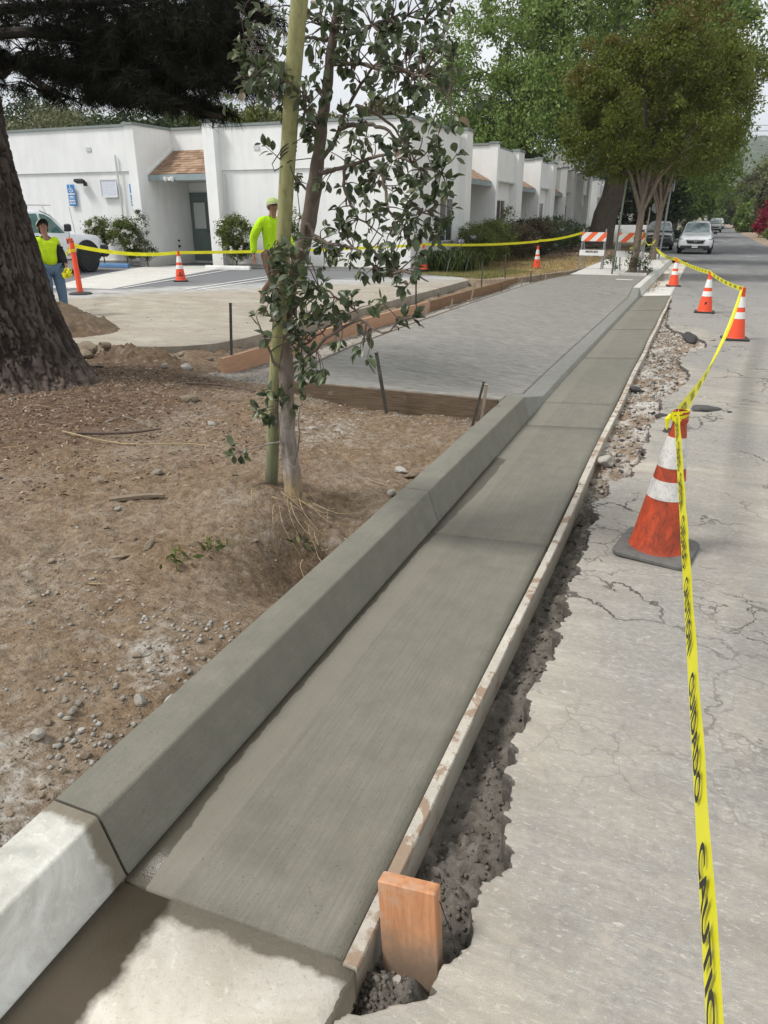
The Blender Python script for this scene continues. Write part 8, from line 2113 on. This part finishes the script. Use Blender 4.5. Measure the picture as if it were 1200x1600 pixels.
# worker walking, half hidden behind the pole
pose2 = dict(pelvis=(0, 0, .96), waist=(0, -.02, 1.10), chest=(0, -.04, 1.30), neck=(0, -.06, 1.47), neck1=(0, -.075, 1.52), head=(0, -.09, 1.60), crown=(0, -.08, 1.69), face=(-.5, -1, 0),
             shL=(.19, -.03, 1.41), shR=(-.19, -.02, 1.41), elL=(.25, -.10, 1.15), elR=(-.25, .13, 1.16), wrL=(.22, -.28, .98), wrR=(-.26, .13, .92),
             hipL=(.10, 0, .88), hipR=(-.10, 0, .88), knL=(.11, .06, .47), knR=(-.11, -.16, .50), anL=(.11, .48, .30), anR=(-.11, -.22, .09), toeL=(.11, .50, .14), toeR=(-.11, -.38, .045))
pose2['knL'] = (.11, .10, .50); pose2['anL'] = (.11, .46, .26); pose2['toeL'] = (.11, .45, .10)
person('person in a bright yellow green hooded shirt and brown trousers striding behind the wooden pole', (-6.42, 10.75, .10), R(70), pose2, dict(skin=M_skin, shirt=M_hiviz, trousers=M_pants, cap=simple('faded_cap', (.36, .46, .16), .85, .2, 12, 60, .2), brim=M_capg, boot=M_boot, sleeve='long', hem=-.10), scale=1.02)
# man beside the pine looking up
pose1 = dict(pelvis=(0, 0, .93), waist=(0, .0, 1.06), chest=(0, .03, 1.25), neck=(0, .045, 1.41), neck1=(0, .04, 1.46), head=(0, .055, 1.545), crown=(0, .115, 1.61), face=(-.10, -1, .55),
             shL=(.18, .04, 1.36), shR=(-.18, .03, 1.36), elL=(.24, .06, 1.10), elR=(-.25, .06, 1.10), wrL=(.22, -.13, .93), wrR=(-.26, -.10, .90),
             hipL=(.10, 0, .86), hipR=(-.10, 0, .86), knL=(.11, -.06, .47), knR=(-.12, -.05, .47), anL=(.12, -.02, .08), anR=(-.13, .10, .08), toeL=(.13, -.18, .04), toeR=(-.15, -.06, .04), curlL=(0, -.9, 0), curlR=(0, -.9, 0))
t, hd, up, f_, sd_ = person('person in a yellow tee, open black jacket and jeans looking up beside the pine trunk', (-9.38, 9.0, .06), R(64), pose1, dict(skin=M_skin, shirt=M_hiviz2, trousers=M_jeans, cap=M_capg, brim=M_jacket, boot=M_boot, sleeve='short'), scale=.89)
mb = MB()
for s in (-1, 1):
    c = hd + f_ * .094 + sd_ * s * .032 + up * .018; mb.tube([c - f_ * .004, c + f_ * .004], .024, 12); mb.tube([c + sd_ * s * .02, hd + sd_ * s * .085 + up * .015], .003, 5)
mb.build('sunglasses', M_black, t)
J = pose1
skin('jacket', [((0, .10, 1.27), .13), ((0, .11, 1.02), .125), ((.165, .06, 1.33), .118), ((-.165, .06, 1.33), .118), ((.185, .03, 1.05), .088), ((-.185, .03, 1.05), .088), ((.185, .02, .84), .078), ((-.185, .02, .84), .078), (J['elL'], .080), (J['elR'], .080), (J['wrL'], .052), (J['wrR'], .052), ((0, .10, 1.42), .085)],
     [(0, 1), (0, 2), (0, 3), (2, 4), (3, 5), (4, 6), (5, 7), (2, 8), (3, 9), (8, 10), (9, 11), (0, 12)], M_jacket, t)
roll = thing('tape_roll', 'yellow and black bundle of tape held by the man beside the pine', 'caution tape', (-9.07, 9.0, .77))
mb = MB()
rb = random.Random(3)
for k in range(9):
    a_ = rb.uniform(0, 6.28); c_ = Vector((rb.uniform(-.03, .03), rb.uniform(-.03, .03), rb.uniform(-.03, .03))); ax = Vector((rb.gauss(0, 1), rb.gauss(0, 1), rb.gauss(0, 1))).normalized(); u_ = ax.orthogonal().normalized(); w_ = ax.cross(u_)
    V_ = []
    for j in range(13):
        an = 2 * math.pi * j / 12; p = c_ + (u_ * math.cos(an) + w_ * math.sin(an) * .7) * rb.uniform(.055, .075); V_ += [tuple(p - ax * .015), tuple(p + ax * .015)]
    mb.add(V_, [(2 * j, 2 * j + 1, 2 * j + 3, 2 * j + 2) for j in range(12)])
mb.build('loops', M_tape, roll)
mb = MB(); mb.box((0, 0, 0), (.06, .05, .06), bev=.01); mb.build('core', M_black, roll)

# ================================================================ VEHICLES
def loft(secs, n_):
    """secs: list of rings (same count, mirrored by caller)"""
    mb = MB(); V = [p for r_ in secs for p in r_]; k = len(secs[0]); F = []
    for i in range(len(secs) - 1):
        for j in range(k): F.append((i * k + j, i * k + (j + 1) % k, (i + 1) * k + (j + 1) % k, (i + 1) * k + j))
    F += [tuple(range(k - 1, -1, -1)), tuple((len(secs) - 1) * k + j for j in range(k))]
    mb.add(V, F); return mb
def paint(name, col, rough=.25, coat=.6):
    m, nt, b = mat(name); n1 = noise(nt, coord(nt, 'Object'), 3, 4); setb(nt, b, color=ramp(nt, n1, [(.3, tuple(x * .93 for x in col)), (.7, col)]), rough=rough, coat=coat, spec=.5); return m
M_chrome = simple('chrome', (.55, .56, .58), .2, .1, 5, 20, 0, metal=.9)
M_tyre = simple('tyre', (.022, .022, .023), .85, .3, 10, 60, .3)
M_plastic = simple('black_plastic', (.022, .022, .024), .6, .2, 10, 60, .1)
M_headl = simple('headlamp_lens', (.42, .45, .48), .12, .3, 14, 40, .1)
M_wshield = glass_dark('windscreen', (.22, .27, .28), .05)  # pale base colour stands in for the sky reflected in the glass
def wheels(t, xs_, ys_, r_, w):
    for x in xs_:
        for y in ys_:
            s = 1 if x > 0 else -1
            wh = bpy.data.objects.new('wheel', None); C.objects.link(wh); wh.parent = t; wh.location = (x, y, r_)
            def lx(prof, nm, m):
                mb = MB(); mb.lathe(prof, 28); V = [(z * s, a, b_) for a, b_, z in mb.v]; mb.v = V; mb.build(nm, m, wh)
            lx([(r_ * .62, -w / 2), (r_ * .93, -w / 2), (r_, -w * .35), (r_, w * .35), (r_ * .93, w / 2), (r_ * .62, w / 2)], 'tyre', M_tyre)
            lx([(.0, w * .30), (r_ * .12, w * .36), (r_ * .2, w * .30), (r_ * .55, w * .34), (r_ * .63, w * .47), (r_ * .63, -w * .4), (0, -w * .4)], 'rim', M_chrome)
            mb = MB()
            for k in range(5):
                a_ = k * 2 * math.pi / 5; mb.box((s * w * .37, math.cos(a_) * r_ * .35, math.sin(a_) * r_ * .35), (.02, r_ * .5, r_ * .12), rx=a_)
            mb.build('spokes', M_galv, wh)
def suv(lb, loc, rz_, col, detail=True, scale=1.0, W=.925, group='cars parked along the kerb', name='parked_car', plate=None, emblem=False):
    t = thing(name, lb, 'car', loc, rz_, group); t.scale = (scale,) * 3
    pm_ = paint('paint_' + lb[:8].replace(' ', '_'), col)
    def ring(y, w, zb, zt, cr=.03):
        h = zt - zb
        half = [(w * .80, zb), (w * .95, zb + h * .12), (w, zb + h * .38), (w * .99, zb + h * .62), (w * .95, zb + h * .84), (w * .86, zt - h * .03), (w * .5, zt + cr * .8)]
        return [(x, y, z) for x, z in half] + [(-x, y, z) for x, z in reversed(half)]
    R_ = [(0.02, .60, .42, .74), (0.06, .78, .30, .84), (.18, .87, .24, .92), (.42, .915, .22, .95), (.8, .925, .22, 1.00), (1.25, .93, .22, 1.08), (1.9, .93, .22, 1.09), (3.2, .93, .22, 1.10), (4.0, .92, .24, 1.10), (4.4, .88, .30, 1.08), (4.55, .80, .40, 1.0)]
    R_ = [(y, w * W / .925, a, b_) for y, w, a, b_ in R_]
    mb = loft([ring(*q) for q in R_], 0); o = mb.build('body', pm_, t, smooth=True); s_ = o.modifiers.new('s', 'SUBSURF'); s_.levels = s_.render_levels = 1
    def gring(y, wb, zb, wt, zt):
        half = [(wb, zb), (wb * .995, zb + (zt - zb) * .1), (wt + (wb - wt) * .18, zt - (zt - zb) * .15), (wt * .93, zt - .015), (wt * .55, zt + .012)]
        return [(x, y, z) for x, z in half] + [(-x, y, z) for x, z in reversed(half)]
    G_ = [(1.22, .78, 1.04, .72, 1.12), (1.5, .80, 1.04, .68, 1.30), (2.05, .82, 1.05, .61, 1.60), (2.4, .83, 1.05, .60, 1.665), (3.2, .83, 1.05, .60, 1.68), (3.95, .82, 1.05, .58, 1.62), (4.35, .80, 1.05, .60, 1.30)]
    k_ = W / .925
    G_ = [(y, a * k_, b_, c * k_, d) for y, a, b_, c, d in G_]
    mb = loft([gring(*q) for q in G_], 0); mb.build('cabin', pm_, t, smooth=True)
    # windscreen
    V = []; nn = 9
    for (y, wb, zb, wt, zt), tt in ((G_[0], 0), (G_[1], .3), (G_[2], 1)):
        for i in range(nn):
            u = -1 + 2 * i / (nn - 1); V.append((u * (wt * .95 - .0), y - .03 + .05 * u * u + .0, zt - .0 + .012 - .03 * abs(u) ** 3 + .012))
    mb = MB(); mb.add(V, [(r_ * nn + i, r_ * nn + i + 1, (r_ + 1) * nn + i + 1, (r_ + 1) * nn + i) for r_ in range(2) for i in range(nn - 1)]); mb.build('windscreen', M_wshield, t, smooth=True)
    for s in (-1, 1):
        for y0, y1 in ((1.62, 2.45), (2.55, 3.35), (3.42, 3.95)):
            V = []
            for y in (y0, y1):
                a_ = [np.interp(y, [g[0] for g in G_], [g[j] for g in G_]) for j in (1, 2, 3, 4)]
                wb, zb, wt, zt = a_; V += [(s * (wb + .004), y, zb + .08), (s * (wt + (wb - wt) * .25 + .006), y, zt - (zt - zb) * .17)]
            mb = MB(); mb.add(V, [(0, 2, 3, 1)]); mb.build('side_window', M_glass, t)
        # lamps
        mb = MB(); mb.add([(s * .50 * k_, .10, .80), (s * .86 * k_, .24, .86), (s * .875 * k_, .34, .80), (s * .78 * k_, .12, .70), (s * .52 * k_, .055, .73), (s * .52 * k_, .16, .84)], [(0, 1, 2, 3, 4), (0, 5, 1)])
        hl = mb.build('headlight', M_plastic, t)
        mb = MB(); mb.box((s * .74 * k_, .115, .785), (.20, .05, .06), rz=s * .35, bev=.01); mb.build('lens', M_headl, hl)
        mb = MB(); mb.box((s * (.97) * k_, 1.42, 1.10), (.20, .10, .15), bev=.03); mb.build('mirror', M_plastic, t)
        mb = MB(); mb.box((s * .915 * k_, 2.3, .30), (.05, 2.3, .12), bev=.02); mb.build('side_cladding', M_plastic, t)
    mb = MB(); mb.add([(-.50, .020, .74), (.50, .020, .74), (.40, .005, .56), (-.40, .005, .56)], [(0, 1, 2, 3)]); mb.add([(-.50, .03, .745), (.50, .03, .745), (.42, .0, .60), (-.42, .0, .60)], [(0, 1, 2, 3)])
    gr_ = mb.build('grille', M_plastic, t)
    mb = MB(); mb.tube([(-.46, .0, .74), (-.2, -.02, .695), (0, -.025, .69), (.2, -.02, .695), (.46, .0, .74)], .016, 6); mb.build('chrome_bar', M_chrome, gr_)
    mb = MB(); mb.box((0, .05, .36), (1.55 * k_, .16, .20), bev=.05); mb.box((0, .10, .27), (1.3 * k_, .2, .12), bev=.04); mb.build('lower_bumper', M_plastic, t)
    mb = MB(); mb.box((0, -.032, .27), (.95, .02, .025)); mb.build('bumper_trim', M_chrome, t)
    if plate:
        mb = MB(); mb.box((0, -.045, .42), (.31, .012, .155), bev=.004); p_ = mb.build('plate', M_bar_w, t)
        link_mesh('lettering', text_mesh(plate, .085, M_blue if False else M_black, bold=.002), p_, (0, -.053, .415), (R(90), 0, 0))
    if emblem:
        mb = MB(); mb.box((-.045, -.045, .70), (.022, .014, .115), ry=-.12); mb.box((.045, -.045, .70), (.022, .014, .115), ry=.12); mb.box((0, -.045, .70), (.08, .014, .018)); mb.tube([(.085 * math.cos(a_), -.04, .70 + .07 * math.sin(a_)) for a_ in np.linspace(0, 6.2832, 18)], .007, 5)
        mb.build('emblem', M_chrome, gr_)
    wheels(t, (-.80 * k_, .80 * k_), (.86, 3.52), .345, .22)
    # wheel arches
    for s in (-1, 1):
        for y in (.86, 3.52):
            mb = MB(); mb.tube([(s * .915 * k_, y + .40 * math.cos(a_), .345 + .40 * math.sin(a_)) for a_ in np.linspace(-.2, math.pi + .2, 14)], .035, 5); mb.build('wheel_arch', M_plastic, t)
    mb = MB(); mb.box((0, 4.52, .8), (1.2, .06, .12)); mb.build('tail_panel', M_plastic, t)
    return t
suv('white suv parked facing the camera beside the far kerb', (-.46, 46.3, zrf(46)), R(0), (.74, .76, .77), plate='8XKD291', emblem=True)
suv('dark grey parked car with a bronze hood left of the white suv', (-2.75, 52.0, zrf(52)), R(2), (.085, .08, .08), scale=1.03)
suv('silver car parked behind the white suv on its right', (1.0, 112.0, zrf(60)), R(0), (.45, .44, .42), W=.88)
suv('pale tan car farther up the street beyond the silver one', (1.75, 140.0, zrf(60)), R(0), (.55, .50, .46), W=.9)
# pickup truck nosed in to the building
t = thing('pickup_truck', 'white pickup truck nosed in to the building behind the man and delineator', 'truck', (-17.38, 18.05, lz(17) + .004), R(0))
Wt = .92
pt = paint('truck_white', (.74, .77, .80), .3)
def ring(y, w, zb, zt):
    h = zt - zb; half = [(w * .86, zb), (w * .97, zb + h * .06), (w, zb + h * .30), (w * .985, zb + h * .62), (w * .97, zb + h * .88), (w * .90, zt), (w * .45, zt + .03)]
    return [(x, y, z) for x, z in half] + [(-x, y, z) for x, z in reversed(half)]
R_ = [(0, .70, .50, .88), (-.10, .84, .42, .95), (-.30, .90, .40, 1.00), (-.75, Wt, .38, 1.04), (-1.25, Wt, .36, 1.06), (-1.6, Wt, .36, 1.08), (-3.2, Wt, .36, 1.10), (-3.25, Wt, .40, 1.14), (-5.0, Wt, .42, 1.14), (-5.1, .9, .5, 1.1)]
o = loft([ring(*q) for q in R_], 0).build('body', pt, t, smooth=True)
def gring2(y, wb, zb, wt, zt):
    half = [(wb, zb), (wt + (wb - wt) * .12, zt - (zt - zb) * .12), (wt * .9, zt), (wt * .5, zt + .015)]
    return [(x, y, z) for x, z in half] + [(-x, y, z) for x, z in reversed(half)]
G2 = [(-1.18, .80, 1.04, .76, 1.07), (-1.75, .84, 1.06, .70, 1.55), (-2.05, .85, 1.06, .68, 1.66), (-2.9, .85, 1.06, .68, 1.68), (-3.2, .84, 1.06, .68, 1.62)]
loft([gring2(*q) for q in G2], 0).build('cabin', pt, t, smooth=True)
M_tglass = glass_dark('truck_glass', (.06, .135, .12), .06)
def sidewin(pts, m, name='side_window'):
    V = []
    for y, k in pts:
        wb, zb, wt, zt = [np.interp(-y, [-g[0] for g in G2], [g[j] for g in G2]) for j in (1, 2, 3, 4)]
        z = zb + (zt - zb) * k; V.append((wb + (wt - wb) * k * .9 + .012, y, z))
    mb = MB(); mb.add(V, [tuple(range(len(V)))]); return mb.build(name, m, t)
sidewin([(-1.45, .08), (-1.50, .30), (-1.80, .78), (-2.0, .86), (-2.18, .86), (-2.18, .08)], M_tglass)
sidewin([(-2.26, .08), (-2.26, .86), (-2.95, .84), (-3.0, .08)], M_tglass)
mb = MB(); V = []
for q in (G2[0], G2[1], G2[2]):
    for u in (-1, -.5, 0, .5, 1): V.append((u * q[3] * .93, q[0] + .02, q[4] + .02 - .02 * u * u))
mb.add(V, [(r_ * 5 + i, r_ * 5 + i + 1, (r_ + 1) * 5 + i + 1, (r_ + 1) * 5 + i) for r_ in range(2) for i in range(4)]); mb.build('windscreen', M_tglass, t)
for s in (-1, 1):
    mb = MB(); mb.box((s * 1.02, -1.52, 1.22), (.20, .10, .20), bev=.03); mb.tube([(s * .88, -1.52, 1.14), (s * 1.0, -1.52, 1.16)], .02, 6); mb.build('mirror', M_plastic, t)
    mb = MB(); mb.box((s * .923, -2.25, .52), (.02, 1.8, .05), bev=.006); mb.build('door_moulding', M_galv, t)
    mb = MB(); mb.box((s * .936, -2.12, .90), (.03, .16, .03), bev=.006); mb.build('handle', pt, t)
    mb = MB(); mb.box((s * .921, -1.40, .78), (.008, .012, .62)); mb.box((s * .926, -2.28, .78), (.008, .012, .62)); mb.build('door_gap', M_plastic, t)
    mb = MB(); mb.tube([(s * .915, -.78 + .46 * math.cos(a_), .40 + .46 * math.sin(a_)) for a_ in np.linspace(-.1, math.pi + .1, 16)], .03, 6); mb.build('wheel_arch', M_plastic, t)
    mb = MB(); V = [(s * .926, -.78 + .43 * math.cos(a_), .40 + .43 * math.sin(a_)) for a_ in np.linspace(0, 2 * math.pi, 24, endpoint=False)]; mb.add(V, [tuple(range(24))]); mb.build('wheel_well', M_black, t)
mb = MB(); mb.box((0, .06, .52), (1.72, .22, .26), bev=.06); mb.box((.86, -.06, .56), (.14, .30, .34), bev=.05); mb.build('front_bumper', M_plastic, t)
mb = MB(); mb.box((0, .02, .80), (1.1, .06, .28)); mb.build('grille', M_plastic, t)
wheels(t, (-.83, .83), (-.78, -4.1), .40, .26)
mb = MB(); mb.tube([(.90, -1.15, 1.05), (.92, -1.25, 1.75)], .005, 5); mb.build('aerial', M_dark, t)
mb = MB()
for x in (-.6, .6): mb.tube([(x, -1.6, 1.80), (x, -5.0, 1.80)], .02, 6)
for y in (-1.9, -3.1, -4.8): mb.tube([(-.6, y, 1.80), (.6, y, 1.80)], .02, 6); mb.tube([(.6, y, 1.80), (.7, y, 1.2 if y < -3.2 else 1.6)], .018, 6)
mb.build('ladder_rack', M_bar_w, t)
mb = MB(); mb.box((-.86, -4.99, .8), (.1, .1, .3)); mb.box((.86, -4.99, .8), (.1, .1, .3)); mb.build('tail_light', simple('tail_red', (.3, .02, .02), .3), t)
# ================================================================ HAZE (air that fades the far hills)
hz = bpy.data.materials.new('air'); hz.use_nodes = True; nt = hz.node_tree; nt.nodes.clear()
ho = nt.nodes.new('ShaderNodeOutputMaterial'); hv = nt.nodes.new('ShaderNodeVolumePrincipled')
hv.inputs['Color'].default_value = (0.80, 0.88, 1.0, 1); hv.inputs['Density'].default_value = 0.00026
nt.links.new(hv.outputs[0], ho.inputs['Volume'])
mb = MB(); mb.span((-3100, -70, -8.5), (3100, 4100, 175)); o = mb.build('haze', hz); tag(o, 'pale haze in the air over the street and hills', 'haze', kind='stuff')
scn.cycles.volume_bounces = 0
scn.cycles.volume_step_rate = 4
